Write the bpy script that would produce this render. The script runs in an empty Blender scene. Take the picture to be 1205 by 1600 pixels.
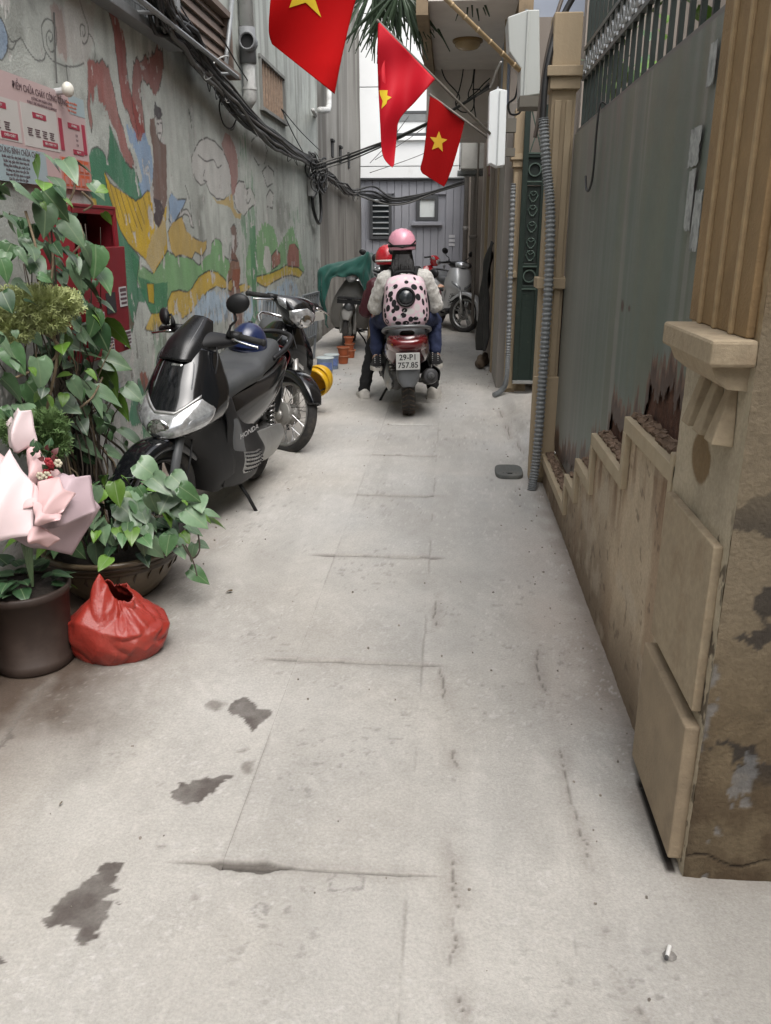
import bpy, bmesh, math, random
import numpy as np
from mathutils import Vector, Matrix, Euler
random.seed(7)
R = math.radians
SC = bpy.context.scene
COL = SC.collection

# ------------------------------------------------------------------ camera, sky, sun, exposure
CAM_H, PITCH, YAW, FPX = 1.45, R(18.6), R(4.36), 1280.0
cd = bpy.data.cameras.new('camera'); cam = bpy.data.objects.new('camera', cd); COL.objects.link(cam)
cam.location = (0, 0, CAM_H); cam.rotation_euler = (R(90) - PITCH, 0, YAW)
cd.sensor_fit = 'VERTICAL'; cd.sensor_height = 36.0; cd.lens = FPX / 1600 * 36.0
cd.clip_start = 0.05; cd.clip_end = 500
SC.camera = cam
W = bpy.data.worlds.new('World'); SC.world = W; W.use_nodes = True
wn = W.node_tree.nodes; wl = W.node_tree.links
SUN_EL, SUN_AZ = R(62), R(150)          # soft overcast light from high above, slightly from behind the camera's right
sky = wn.new('ShaderNodeTexSky'); sky.sky_type = 'NISHITA'; sky.sun_disc = False
sky.sun_elevation = SUN_EL; sky.sun_rotation = SUN_AZ; sky.dust_density = 3.0; sky.air_density = 1.0
hs = wn.new('ShaderNodeHueSaturation'); hs.inputs['Saturation'].default_value = 0.25
wl.new(sky.outputs[0], hs.inputs['Color']); wl.new(hs.outputs[0], wn['Background'].inputs['Color'])
wn['Background'].inputs['Strength'].default_value = 0.15
sd = bpy.data.lights.new('sun', 'SUN'); so = bpy.data.objects.new('sun', sd); COL.objects.link(so)
sd.energy = 0.9; sd.angle = R(50); sd.color = (1.0, 0.96, 0.9)
_d = Vector((math.sin(SUN_AZ) * math.cos(SUN_EL), math.cos(SUN_AZ) * math.cos(SUN_EL), math.sin(SUN_EL)))
so.rotation_euler = _d.to_track_quat('Z', 'Y').to_euler(); so.location = _d * 30
SC.view_settings.view_transform = 'Standard'; SC.view_settings.look = 'None'
SC.view_settings.gamma = 1.0; SC.view_settings.exposure = 1.18
SC.view_settings.use_curve_mapping = False
SC.cycles.max_bounces = 6; SC.cycles.diffuse_bounces = 4; SC.cycles.glossy_bounces = 3
SC.cycles.transmission_bounces = 4; SC.cycles.transparent_max_bounces = 8

# ------------------------------------------------------------------ survey of the place: the photo's sight lines met with known planes
_cp, _sp, _ca, _sa = math.cos(PITCH), math.sin(PITCH), math.cos(YAW), math.sin(YAW)
def _ray(px, py):
    u = (px - 602.5) / FPX; v = (800.0 - py) / FPX
    fh = _cp + v * _sp
    return (u * _ca - fh * _sa, u * _sa + fh * _ca, -_sp + v * _cp)
def atZ(px, py, z=0.0):
    d = _ray(px, py); t = (z - CAM_H) / d[2]; return (t * d[0], t * d[1], z)
def atX(px, py, x):
    d = _ray(px, py); t = x / d[0]; return (x, t * d[1], CAM_H + t * d[2])
def atY(px, py, y):
    d = _ray(px, py); t = y / d[1]; return (t * d[0], y, CAM_H + t * d[2])

# ------------------------------------------------------------------ numpy noise and polygon tests for painted and worn surfaces
def _hash(i, j, s):
    h = np.sin(i * 127.1 + j * 311.7 + s * 74.7) * 43758.5453
    return h - np.floor(h)
def vnoise(x, y, s=0):
    xi = np.floor(x); yi = np.floor(y); fx = x - xi; fy = y - yi
    fx = fx * fx * (3 - 2 * fx); fy = fy * fy * (3 - 2 * fy)
    a = _hash(xi, yi, s); b = _hash(xi + 1, yi, s); c = _hash(xi, yi + 1, s); d = _hash(xi + 1, yi + 1, s)
    return (a * (1 - fx) + b * fx) * (1 - fy) + (c * (1 - fx) + d * fx) * fy
def fbm(x, y, s=0, o=4):
    r = 0; a = 0.5; n = 0
    for k in range(o):
        r = r + a * vnoise(x, y, s + k * 13); n += a; a *= 0.5; x = x * 2.03; y = y * 2.03
    return r / n
def smooth(a, b, x):
    t = np.clip((x - a) / (b - a), 0, 1); return t * t * (3 - 2 * t)
def inpoly(x, y, poly):
    c = np.zeros(x.shape, bool); n = len(poly)
    for i in range(n):
        x1, y1 = poly[i]; x2, y2 = poly[(i + 1) % n]
        if y1 == y2: continue
        k = ((y1 > y) != (y2 > y)) & (x < (x2 - x1) * (y - y1) / (y2 - y1) + x1)
        c ^= k
    return c
def polydist(x, y, pts, closed=False):
    d = np.full(x.shape, 1e9); n = len(pts)
    for i in range(n if closed else n - 1):
        ax, ay = pts[i]; bx, by = pts[(i + 1) % n]
        vx, vy = bx - ax, by - ay; L = vx * vx + vy * vy + 1e-12
        t = np.clip(((x - ax) * vx + (y - ay) * vy) / L, 0, 1)
        d = np.minimum(d, np.hypot(x - ax - t * vx, y - ay - t * vy))
    return d
def lin(r, g, b):
    f = lambda c: ((c / 255 + 0.055) / 1.055) ** 2.4 if c > 10 else c / 255 / 12.92
    return (f(r), f(g), f(b))

# ------------------------------------------------------------------ materials
MATS = {}
def mat(name, col, rough=0.6, metal=0.0, var=0.12, scale=6.0, dirt=None, dirt_amt=0.0, dirt_scale=3.0, bump=0.0, bump_scale=40.0,
        coat=0.0, trans=0.0, alpha=1.0, emit=0.0, streak=False, spec=0.5, attr=None, sheen=0.0, sub=0.0, rvar=0.1):
    if name in MATS: return MATS[name]
    m = bpy.data.materials.new(name); m.use_nodes = True; MATS[name] = m
    n = m.node_tree.nodes; l = m.node_tree.links; b = n['Principled BSDF']
    tc = n.new('ShaderNodeTexCoord'); gm = n.new('ShaderNodeNewGeometry')
    src = gm.outputs['Position'] if streak else tc.outputs['Object']
    mp = n.new('ShaderNodeMapping'); l.new(src, mp.inputs[0])
    if streak: mp.inputs['Scale'].default_value = (1, 1, 0.12)
    n1 = n.new('ShaderNodeTexNoise'); n1.inputs['Scale'].default_value = scale; n1.inputs['Detail'].default_value = 6; n1.inputs['Roughness'].default_value = 0.6
    l.new(mp.outputs[0], n1.inputs['Vector'])
    if attr:
        at = n.new('ShaderNodeAttribute'); at.attribute_name = attr; base = at.outputs['Color']
    else:
        rg = n.new('ShaderNodeRGB'); rg.outputs[0].default_value = (*col, 1); base = rg.outputs[0]
    mr = n.new('ShaderNodeMapRange'); mr.inputs['From Min'].default_value = 0.25; mr.inputs['From Max'].default_value = 0.75
    mr.inputs['To Min'].default_value = 1 - var; mr.inputs['To Max'].default_value = 1 + var
    l.new(n1.outputs['Fac'], mr.inputs['Value'])
    mx = n.new('ShaderNodeMix'); mx.data_type = 'RGBA'; mx.blend_type = 'MULTIPLY'; mx.inputs['Factor'].default_value = 1
    l.new(base, mx.inputs['A']); l.new(mr.outputs[0], mx.inputs['B']); out = mx.outputs['Result']
    if dirt:
        n2 = n.new('ShaderNodeTexNoise'); n2.inputs['Scale'].default_value = dirt_scale; n2.inputs['Detail'].default_value = 8; n2.inputs['Roughness'].default_value = 0.68
        l.new(mp.outputs[0], n2.inputs['Vector'])
        m2 = n.new('ShaderNodeMapRange'); m2.inputs['From Min'].default_value = 0.62 - dirt_amt * 0.4; m2.inputs['From Max'].default_value = 0.8 - dirt_amt * 0.2
        m2.inputs['To Max'].default_value = min(1, 0.45 + dirt_amt)
        l.new(n2.outputs['Fac'], m2.inputs['Value'])
        mz = n.new('ShaderNodeMix'); mz.data_type = 'RGBA'; l.new(m2.outputs[0], mz.inputs['Factor']); l.new(out, mz.inputs['A'])
        mz.inputs['B'].default_value = (*dirt, 1); out = mz.outputs['Result']
    l.new(out, b.inputs['Base Color'])
    b.inputs['Metallic'].default_value = metal; b.inputs['Specular IOR Level'].default_value = spec
    rr = n.new('ShaderNodeMapRange'); rr.inputs['To Min'].default_value = max(0.02, rough - rvar); rr.inputs['To Max'].default_value = min(1, rough + rvar)
    l.new(n1.outputs['Fac'], rr.inputs['Value']); l.new(rr.outputs[0], b.inputs['Roughness'])
    if coat: b.inputs['Coat Weight'].default_value = coat; b.inputs['Coat Roughness'].default_value = 0.06
    if trans: b.inputs['Transmission Weight'].default_value = trans
    if sheen: b.inputs['Sheen Weight'].default_value = sheen
    if sub: b.inputs['Subsurface Weight'].default_value = sub; b.inputs['Subsurface Radius'].default_value = (0.02, 0.02, 0.02)
    if emit: l.new(out, b.inputs['Emission Color']); b.inputs['Emission Strength'].default_value = emit
    b.inputs['Alpha'].default_value = alpha
    if bump:
        n3 = n.new('ShaderNodeTexNoise'); n3.inputs['Scale'].default_value = bump_scale; n3.inputs['Detail'].default_value = 8; n3.inputs['Roughness'].default_value = 0.65
        l.new(src, n3.inputs['Vector'])
        bp = n.new('ShaderNodeBump'); bp.inputs['Strength'].default_value = bump; bp.inputs['Distance'].default_value = 0.01
        l.new(n3.outputs['Fac'], bp.inputs['Height']); l.new(bp.outputs[0], b.inputs['Normal'])
    return m

# ------------------------------------------------------------------ mesh helpers
class MB:
    """collects primitives; build() links them as ONE mesh object"""
    def __init__(s): s.v = []; s.f = []
    def add(s, vs, fs):
        o = len(s.v); s.v += [tuple(p) for p in vs]; s.f += [tuple(i + o for i in f) for f in fs]; return s
    def box(s, c, d, rot=None, taper=1.0):
        x, y, z = d[0] / 2, d[1] / 2, d[2] / 2; t = taper
        vs = [(-x, -y, -z), (x, -y, -z), (x, y, -z), (-x, y, -z), (-x * t, -y * t, z), (x * t, -y * t, z), (x * t, y * t, z), (-x * t, y * t, z)]
        M = (rot.to_matrix() if isinstance(rot, Euler) else rot) if rot is not None else None
        vs = [(M @ Vector(p) if M else Vector(p)) + Vector(c) for p in vs]
        return s.add(vs, [(0, 3, 2, 1), (4, 5, 6, 7), (0, 1, 5, 4), (1, 2, 6, 5), (2, 3, 7, 6), (3, 0, 4, 7)])
    def tube(s, pts, r, n=8, cap=True, flat=1.0):
        pts = [Vector(p) for p in pts]; m = len(pts)
        rs = r if isinstance(r, (list, tuple)) else [r] * m
        t0 = (pts[1] - pts[0]).normalized(); up = Vector((0, 0, 1)) if abs(t0.z) < 0.9 else Vector((1, 0, 0))
        a = t0.cross(up).normalized(); vs = []; fs = []
        for i in range(m):
            t = (pts[min(i + 1, m - 1)] - pts[max(i - 1, 0)]).normalized()
            a = (a - t * a.dot(t)); a = a.normalized() if a.length > 1e-6 else t.orthogonal().normalized()
            b = t.cross(a)
            for k in range(n):
                q = 2 * math.pi * k / n
                vs.append(pts[i] + (a * math.cos(q) + b * math.sin(q) * flat) * rs[i])
        for i in range(m - 1):
            for k in range(n):
                k2 = (k + 1) % n; fs.append((i * n + k, i * n + k2, (i + 1) * n + k2, (i + 1) * n + k))
        if cap: fs.append(tuple(range(n - 1, -1, -1))); fs.append(tuple((m - 1) * n + k for k in range(n)))
        return s.add(vs, fs)
    def cyl(s, p0, p1, r0, r1=None, n=16): return s.tube([p0, p1], [r0, r0 if r1 is None else r1], n)
    def lathe(s, prof, n=24, c=(0, 0, 0), axis='Z', a0=0.0, a1=2 * math.pi, closed_prof=False):
        vs = []; fs = []; full = abs(a1 - a0 - 2 * math.pi) < 1e-6; m = len(prof); nn = n if full else n + 1
        for k in range(nn):
            q = a0 + (a1 - a0) * k / n
            for (r, h) in prof:
                p = (r * math.cos(q), r * math.sin(q), h) if axis == 'Z' else ((h, r * math.cos(q), r * math.sin(q)) if axis == 'X' else (r * math.cos(q), h, r * math.sin(q)))
                vs.append((p[0] + c[0], p[1] + c[1], p[2] + c[2]))
        for k in range(n):
            k2 = (k + 1) % nn
            for j in range(m if closed_prof else m - 1):
                j2 = (j + 1) % m; fs.append((k * m + j, k2 * m + j, k2 * m + j2, k * m + j2))
        return s.add(vs, fs)
    def ell(s, c, r, n=14, m=9, rot=None, z0=-1.0, z1=1.0):
        vs = []; fs = []; a0 = math.asin(z0); a1 = math.asin(z1)
        for i in range(m + 1):
            a = a0 + (a1 - a0) * i / m
            for k in range(n):
                q = 2 * math.pi * k / n
                p = Vector((r[0] * math.cos(a) * math.cos(q), r[1] * math.cos(a) * math.sin(q), r[2] * math.sin(a)))
                if rot: p = rot.to_matrix() @ p
                vs.append(p + Vector(c))
        for i in range(m):
            for k in range(n):
                k2 = (k + 1) % n; fs.append((i * n + k, i * n + k2, (i + 1) * n + k2, (i + 1) * n + k))
        return s.add(vs, fs)
    def prism(s, poly, h, M=None, z0=0.0):
        """2-D polygon (x, y) extruded from z0 to z0+h, then moved by matrix M"""
        n = len(poly); vs = [Vector((x, y, z0)) for x, y in poly] + [Vector((x, y, z0 + h)) for x, y in poly]
        if M: vs = [M @ p for p in vs]
        return s.add(vs, [tuple(range(n - 1, -1, -1)), tuple(range(n, 2 * n))] + [(i, (i + 1) % n, n + (i + 1) % n, n + i) for i in range(n)])
    def ring(s, poly, inner, h, M=None, z0=0.0):
        """outline with a hole: two polygons of equal count"""
        n = len(poly); vs = [Vector((x, y, z)) for z in (z0, z0 + h) for q in (poly, inner) for x, y in q]
        if M: vs = [M @ p for p in vs]
        fs = []
        for i in range(n):
            j = (i + 1) % n
            fs += [(i, n + i, n + j, j), (2 * n + i, 2 * n + j, 3 * n + j, 3 * n + i), (i, j, 2 * n + j, 2 * n + i), (n + i, 3 * n + i, 3 * n + j, n + j)]
        return s.add(vs, fs)
    def build(s, name, m, parent=None, smooth=False, bevel=0.0, subsurf=0, solid=0.0, remesh=0.0, loc=None, fix=True, crumple=None):
        me = bpy.data.meshes.new(name); me.from_pydata(s.v, [], s.f); me.update()
        if fix:
            bm = bmesh.new(); bm.from_mesh(me)
            bmesh.ops.recalc_face_normals(bm, faces=bm.faces); bm.to_mesh(me); bm.free()
        return link(name, me, m, parent, smooth, bevel, subsurf, solid, remesh, loc, crumple)
def link(name, me, m, parent=None, smooth=False, bevel=0.0, subsurf=0, solid=0.0, remesh=0.0, loc=None, crumple=None):
    if m is not None and not me.materials: me.materials.append(m)
    if smooth: me.shade_smooth()
    o = bpy.data.objects.new(name, me); COL.objects.link(o)
    if parent: o.parent = parent
    if loc: o.location = loc
    if remesh:
        d = o.modifiers.new('Remesh', 'REMESH'); d.mode = 'VOXEL'; d.voxel_size = remesh; d.use_smooth_shade = True
        d = o.modifiers.new('Smooth', 'SMOOTH'); d.iterations = 6; d.factor = 0.5
    if crumple:
        tx = bpy.data.textures.new('folds', 'CLOUDS'); tx.noise_scale = crumple[1]; tx.noise_depth = 2
        d = o.modifiers.new('Displace', 'DISPLACE'); d.texture = tx; d.strength = crumple[0]; d.mid_level = 0.5; d.texture_coords = 'LOCAL'
    if solid: d = o.modifiers.new('Solidify', 'SOLIDIFY'); d.thickness = solid; d.offset = 0
    if bevel:
        d = o.modifiers.new('Bevel', 'BEVEL'); d.width = bevel; d.segments = 2; d.limit_method = 'ANGLE'; d.angle_limit = R(40)
    if subsurf: d = o.modifiers.new('Subsurf', 'SUBSURF'); d.levels = d.render_levels = subsurf
    return o
def tag(o, label, cat, group=None, kind=None):
    if label: o['label'] = label
    if cat: o['category'] = cat
    if group: o['group'] = group
    if kind: o['kind'] = kind
    return o
def thing(name, label, cat, loc=(0, 0, 0), rot=(0, 0, 0), group=None):
    o = bpy.data.objects.new(name, None); COL.objects.link(o); o.location = loc; o.rotation_euler = rot; o.empty_display_size = 0.1
    return tag(o, label, cat, group)
def crom(p0, p1, p2, p3, t):
    return 0.5 * ((2 * p1) + (-p0 + p2) * t + (2 * p0 - 5 * p1 + 4 * p2 - p3) * t * t + (-p0 + 3 * p1 - 3 * p2 + p3) * t ** 3)
def spline(pts, n):
    """smooth path through points, n samples"""
    P = [Vector(p) for p in pts]; m = len(P); out = []
    for i in range(n):
        s = i / (n - 1) * (m - 1); k = min(int(s), m - 2); t = s - k
        out.append(crom(P[max(k - 1, 0)], P[k], P[k + 1], P[min(k + 2, m - 1)], t))
    return out
class Net:
    """smooth surface through rows of control points; mirror=True reflects each row (given for x >= 0, first point on x = 0)"""
    def __init__(s, rows, mirror=True):
        s.r = [[Vector(p) for p in r] for r in rows]
        if mirror: s.r = [[Vector((-p.x, p.y, p.z)) for p in reversed(r[1:])] + r for r in s.r]
        s.m = len(s.r); s.n = len(s.r[0])
    def P(s, u, v):
        """u across a row 0..1, v along rows 0..1"""
        a = min(max(v, 0), 1) * (s.m - 1); i = min(int(a), s.m - 2); t = a - i
        b = min(max(u, 0), 1) * (s.n - 1); j = min(int(b), s.n - 2); w = b - j
        q = []
        for k in (i - 1, i, i + 1, i + 2):
            r = s.r[min(max(k, 0), s.m - 1)]
            q.append(crom(r[max(j - 1, 0)], r[j], r[j + 1], r[min(j + 2, s.n - 1)], w))
        return crom(*q, t)
    def N(s, u, v):
        e = 0.01; a = s.P(min(u + e, 1), v) - s.P(max(u - e, 0), v); b = s.P(u, min(v + e, 1)) - s.P(u, max(v - e, 0))
        c = a.cross(b); return c.normalized() if c.length > 1e-9 else Vector((0, 0, 1))
    def mesh(s, mb, nu=24, nv=24, closed=False, caps=False):
        vs = [s.P(i / nu, j / nv) for j in range(nv + 1) for i in range(nu + 1)]; w = nu + 1
        fs = [(j * w + i, j * w + i + 1, (j + 1) * w + i + 1, (j + 1) * w + i) for j in range(nv) for i in range(nu)]
        if caps: fs += [tuple(range(w)), tuple(nv * w + i for i in range(w - 1, -1, -1))]
        return mb.add(vs, fs)
    def patch(s, mb, lo, hi, u0, u1, nu=16, nv=6, off=0.004, skirt=True, flip=1):
        """strip between v = lo(u) and v = hi(u), raised off along the normal"""
        top = []; bot = []
        for j in range(nv + 1):
            for i in range(nu + 1):
                u = u0 + (u1 - u0) * i / nu; a = lo(u); b = hi(u); v = a + (b - a) * j / nv
                p = s.P(u, v); n = s.N(u, v) * flip
                e = 0.35 if (i in (0, nu) or j in (0, nv)) else 1.0
                top.append(p + n * off * e); bot.append(p - n * off)
        w = nu + 1; fs = [(j * w + i, j * w + i + 1, (j + 1) * w + i + 1, (j + 1) * w + i) for j in range(nv) for i in range(nu)]
        return mb.add(top, fs)
def gridmesh(name, X, Y, Z, color, m, parent=None, keep=None, smooth=True):
    """regular grid arrays (ny, nx) to one mesh with a painted colour attribute; keep = face mask"""
    ny, nx = X.shape; n = nx * ny
    co = np.stack([X, Y, Z], -1).reshape(-1).astype(np.float32)
    idx = np.arange(n).reshape(ny, nx)
    q = np.stack([idx[:-1, :-1], idx[:-1, 1:], idx[1:, 1:], idx[1:, :-1]], -1).reshape(-1, 4)
    if keep is not None: q = q[keep.reshape(-1)]
    me = bpy.data.meshes.new(name); me.vertices.add(n); me.vertices.foreach_set('co', co)
    k = len(q); me.loops.add(k * 4); me.loops.foreach_set('vertex_index', q.reshape(-1).astype(np.int32))
    me.polygons.add(k); me.polygons.foreach_set('loop_start', np.arange(0, k * 4, 4, dtype=np.int32))
    me.update(calc_edges=True)
    if color is not None:
        a = me.color_attributes.new('Col', 'FLOAT_COLOR', 'POINT')
        c = np.concatenate([color.reshape(-1, 3), np.ones((n, 1))], 1).astype(np.float32); a.data.foreach_set('color', c.reshape(-1))
    me.validate()
    return link(name, me, m, parent, smooth)
def text(body, name, size, m, loc, rot, parent=None, extrude=0.0004, align='CENTER', sx=1.0, offset=0.0):
    c = bpy.data.curves.new(name, 'FONT'); c.body = body; c.size = size; c.extrude = extrude; c.align_x = align; c.align_y = 'CENTER'
    c.resolution_u = 2; c.offset = offset; c.materials.append(m)
    o = bpy.data.objects.new(name, c); COL.objects.link(o); o.location = loc; o.rotation_euler = rot; o.scale = (sx, 1, 1)
    me = bpy.data.meshes.new_from_object(o.evaluated_get(bpy.context.evaluated_depsgraph_get())); me.name = name
    p = bpy.data.objects.new(name, me); COL.objects.link(p); p.location = loc; p.rotation_euler = rot; p.scale = (sx, 1, 1)
    bpy.data.objects.remove(o); bpy.data.curves.remove(c); p.name = name
    if not me.materials: me.materials.append(m)
    if parent: p.parent = parent
    return p
def copy_tree(o, parent=None):
    c = o.copy(); COL.objects.link(c)
    if parent: c.parent = parent
    for ch in list(o.children): copy_tree(ch, c)
    return c

# ================================================================== SETTING: the concrete lane
def col3(c): return np.array(c)
def mixc(a, b, t): return a * (1 - t[..., None]) + b * t[..., None]
G2 = lambda pts: [atZ(*p)[:2] for p in pts]
STAINS = [G2(p) for p in (
    [(357, 1105), (365, 1095), (385, 1090), (400, 1098), (405, 1108), (424, 1115), (415, 1130), (398, 1145), (383, 1140), (380, 1125), (370, 1118), (360, 1118)],
    [(270, 1238), (285, 1225), (320, 1217), (335, 1220), (345, 1212), (363, 1211), (362, 1220), (345, 1228), (330, 1240), (310, 1258), (295, 1260), (275, 1250)],
    [(70, 1445), (68, 1435), (85, 1425), (80, 1415), (110, 1395), (130, 1375), (150, 1365), (160, 1350), (190, 1346), (185, 1365), (175, 1380), (190, 1392),
     (165, 1408), (185, 1415), (165, 1430), (155, 1460), (135, 1475), (118, 1470), (120, 1450), (100, 1452), (95, 1440), (80, 1450)],
    [(-10, 1488), (3, 1485), (9, 1495), (4, 1505), (-10, 1508)], [(0, 1168), (12, 1145), (25, 1130), (20, 1150), (6, 1170)])]
SOFT = [G2(p) for p in (
    [(320, 1100), (333, 1092), (352, 1096), (355, 1105), (345, 1114), (325, 1113)], [(366, 1170), (385, 1164), (390, 1172), (370, 1180)],
    [(372, 1195), (395, 1188), (405, 1200), (390, 1210), (375, 1206)], [(238, 1226), (262, 1222), (258, 1231), (242, 1233)],
    [(240, 1322), (262, 1317), (266, 1328), (246, 1332)], [(715, 1560), (735, 1575), (738, 1605), (722, 1610)], [(290, 1398), (312, 1396), (315, 1408), (295, 1410)])]
PALE = [G2(p) for p in ([(505, 1372), (545, 1362), (565, 1372), (555, 1392), (520, 1394)], [(390, 1415), (410, 1410), (418, 1425), (402, 1433)])]
LONG = [G2(p) for p in ([(678, 905), (680, 1000), (690, 1050), (697, 1130), (706, 1170), (718, 1200)],
                        [(822, 935), (850, 1080), (870, 1150), (905, 1290), (945, 1400), (975, 1500), (1003, 1590)],
                        [(780, 640), (800, 690), (835, 735)], [(700, 1300), (712, 1420), (705, 1500), (722, 1580)], [(0, 1165), (30, 1122), (75, 1062)])]
JOINTS = [0.58, 1.583, 2.602, 3.63, 4.60, 5.535, 6.52, 7.5, 8.5, 9.5, 10.6, 12.0, 14.0, 16.0, 18.6]
SX0, SX1 = -0.520, -0.066
def floor_fn(x, y):
    """height and colour of the trodden concrete"""
    wx = x + 0.034 * (fbm(x * 20, y * 20, 3, 4) - 0.5) + 0.016 * (vnoise(x * 75, y * 75, 4) - 0.5); wy = y + 0.034 * (fbm(x * 20, y * 20, 9, 4) - 0.5) + 0.016 * (vnoise(x * 75, y * 75, 10) - 0.5)
    n = fbm(x * 2.2, y * 2.2, 1, 5); f = fbm(x * 18, y * 18, 5, 4); g = fbm(x * 70, y * 70, 8, 3)
    base = col3((0.428, 0.408, 0.378))
    c = np.ones(x.shape + (3,)) * base
    c = c * (0.86 + 0.28 * n)[..., None] * (0.92 + 0.16 * f)[..., None] * (0.93 + 0.14 * g)[..., None]
    z = 0.010 * (fbm(x * 1.3, y * 1.3, 21) - 0.5) + 0.0028 * (f - 0.5) + 0.0012 * (g - 0.5)
    zt = fbm(x * 0.9 + 5, y * 0.7, 25, 4); c = c * (1 + (zt - 0.5)[..., None] * np.array([0.10, 0.0, -0.14])) * (0.86 + 0.28 * fbm(x * 1.1, y * 0.8, 26, 5))[..., None]
    pk_ = smooth(0.15, 0.45, x) * smooth(2.0, 2.6, y) * smooth(4.6, 3.4, y) * (0.4 + fbm(x * 4, y * 3, 27)); c = mixc(c, col3((0.43, 0.36, 0.315)), np.clip(pk_ * 0.45, 0, 0.6))
    # coarse worn patches, lighter laitance and grey-green trodden bands
    band = smooth(0.52, 0.70, fbm(x * 5 + 3, y * 1.1, 31, 5)); c = mixc(c, col3((0.30, 0.288, 0.265)), band * 0.28)
    pale = smooth(0.56, 0.72, fbm(x * 3.1, y * 2.3 + 7, 41, 6)); c = mixc(c, col3((0.50, 0.475, 0.44)), pale * 0.30)
    scr = smooth(0.64, 0.76, fbm(x * 26 + y * 16, y * 5 - x * 7, 51, 4)) * smooth(0.45, 0.65, fbm(x * 2.5, y * 2.5, 52)); c = mixc(c, col3((0.56, 0.53, 0.50)), scr * 0.28)
    # brown dirt along both walls; round the pots, darker dirt with shade painted in
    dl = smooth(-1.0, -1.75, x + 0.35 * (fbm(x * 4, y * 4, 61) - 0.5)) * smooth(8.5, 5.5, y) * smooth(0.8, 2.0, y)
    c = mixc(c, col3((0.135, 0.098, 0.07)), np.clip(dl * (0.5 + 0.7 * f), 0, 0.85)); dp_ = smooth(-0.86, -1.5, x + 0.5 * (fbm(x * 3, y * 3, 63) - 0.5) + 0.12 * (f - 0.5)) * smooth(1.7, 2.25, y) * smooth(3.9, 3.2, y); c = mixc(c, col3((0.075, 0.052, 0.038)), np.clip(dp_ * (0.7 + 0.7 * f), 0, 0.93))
    dr = smooth(0.47, 0.60, x + 0.10 * (fbm(x * 9, y * 9, 62) - 0.5)) * smooth(5.4, 4.6, y) * smooth(1.5, 1.75, y); c = mixc(c, col3((0.17, 0.135, 0.105)), np.clip(dr * 0.6, 0, 0.8)); gap = smooth(0.014, 0.010, np.abs(x - 0.566)) * smooth(2.02, 1.97, y) * smooth(1.63, 1.65, y); c = mixc(c, col3((0.025, 0.02, 0.017)), gap)  # last, the shadow gap below the lower plate, painted dark on the floor
    # dark grit pits
    pit = smooth(0.70, 0.76, fbm(x * 42, y * 42, 71, 3)) * smooth(0.5, 0.7, fbm(x * 3, y * 3, 72)); c = mixc(c, col3((0.14, 0.128, 0.115)), pit * 0.35); z -= pit * 0.0015
    chips = smooth(0.74, 0.79, fbm(x * 75 + y * 13, y * 75 - x * 21, 73, 2)) * smooth(0.45, 0.6, fbm(x * 4, y * 4, 74)); c = mixc(c, col3((0.58, 0.56, 0.54)), chips * 0.4 * (1 - np.clip(dp_, 0, 1)))
    for P in STAINS:
        k = inpoly(wx, wy, P).astype(float)
        d = polydist(wx, wy, P, True)
        k = np.where(k > 0, smooth(0.0, 0.004, d), 0) * (0.84 + 0.55 * (fbm(x * 25, y * 25, 81) - 0.5)); c = mixc(c, col3((0.082, 0.067, 0.060)), np.clip(k, 0, 0.93))
    for P in SOFT:
        k = np.where(inpoly(wx, wy, P), smooth(0, 0.02, polydist(wx, wy, P, True)), 0) * 0.7; c = mixc(c, col3((0.15, 0.13, 0.115)), k)
    for P in PALE:
        k = np.where(inpoly(wx, wy, P), 0.35, 0); d = polydist(wx, wy, P, True); c = mixc(c, col3((0.44, 0.42, 0.395)), k); c = mixc(c, col3((0.16, 0.15, 0.14)), 0.5 * smooth(0.005, 0.001, d))
    for i, P in enumerate(LONG):
        on = smooth(0.42, 0.55, fbm(x * 9, y * 5, 90 + i)); wd = 0.002 + 0.008 * np.clip(fbm(x * 7, y * 7, 95 + i) - 0.35, 0, 1)
        d = polydist(x + 0.03 * (fbm(x * 18, y * 18, 97) - 0.5), y, P); k = smooth(1, 0.5, d / wd) * on
        c = mixc(c, col3((0.09, 0.078, 0.068)), k * 0.85); z -= 0.006 * k
        c = mixc(c, col3((0.25, 0.225, 0.2)), smooth(0.06, 0.0, d) * 0.3 * (0.4 + on))
    # broken edges beside the cover-slab joints
    for jy in JOINTS[1:6]:
        xin = smooth(SX0 - 0.16, SX0 - 0.02, x) * smooth(SX1 + 0.1, SX1, x)
        d = np.abs(y - jy - 0.012 * (fbm(x * 12, x * 0 + jy, 101) - 0.5)); wd = 0.002 + 0.013 * np.clip(fbm(x * 7 + jy * 3, x * 0 + jy, 103) - 0.42, 0, 1)
        if jy < 1.7: wd = wd + (0.010 + 0.022 * fbm(x * 26, y * 0 + 2.0, 107)) * smooth(-0.56, -0.50, x) * smooth(-0.33, -0.42, x)
        k = smooth(1.0, 0.6, d / wd) * xin; c = mixc(c, col3((0.06, 0.052, 0.046)), k * 0.95); z -= 0.011 * k
        c = mixc(c, col3((0.26, 0.235, 0.21)), smooth(0.05, 0, d) * xin * 0.35)
    for sx, am in ((SX0, 0.13), (SX1, 0.22)):
        d = np.abs(x - sx - 0.012 * (fbm(x * 0 + sx, y * 9, 105) - 0.5)); k = smooth(0.007, 0.001, d) * smooth(0.42, 0.6, fbm(x * 0 + sx * 7, y * 3.5, 106)); c = mixc(c, col3((0.14, 0.125, 0.11)), k * am * 1.6); z -= 0.002 * k
    mid = smooth(SX0, SX0 + 0.01, x) * smooth(SX1, SX1 - 0.01, x); c = c * (1 - 0.05 * mid)[..., None]
    # slightly darker towards the far end
    c = c * (1 - 0.06 * smooth(6, 12, y))[..., None]
    return z, c
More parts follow.
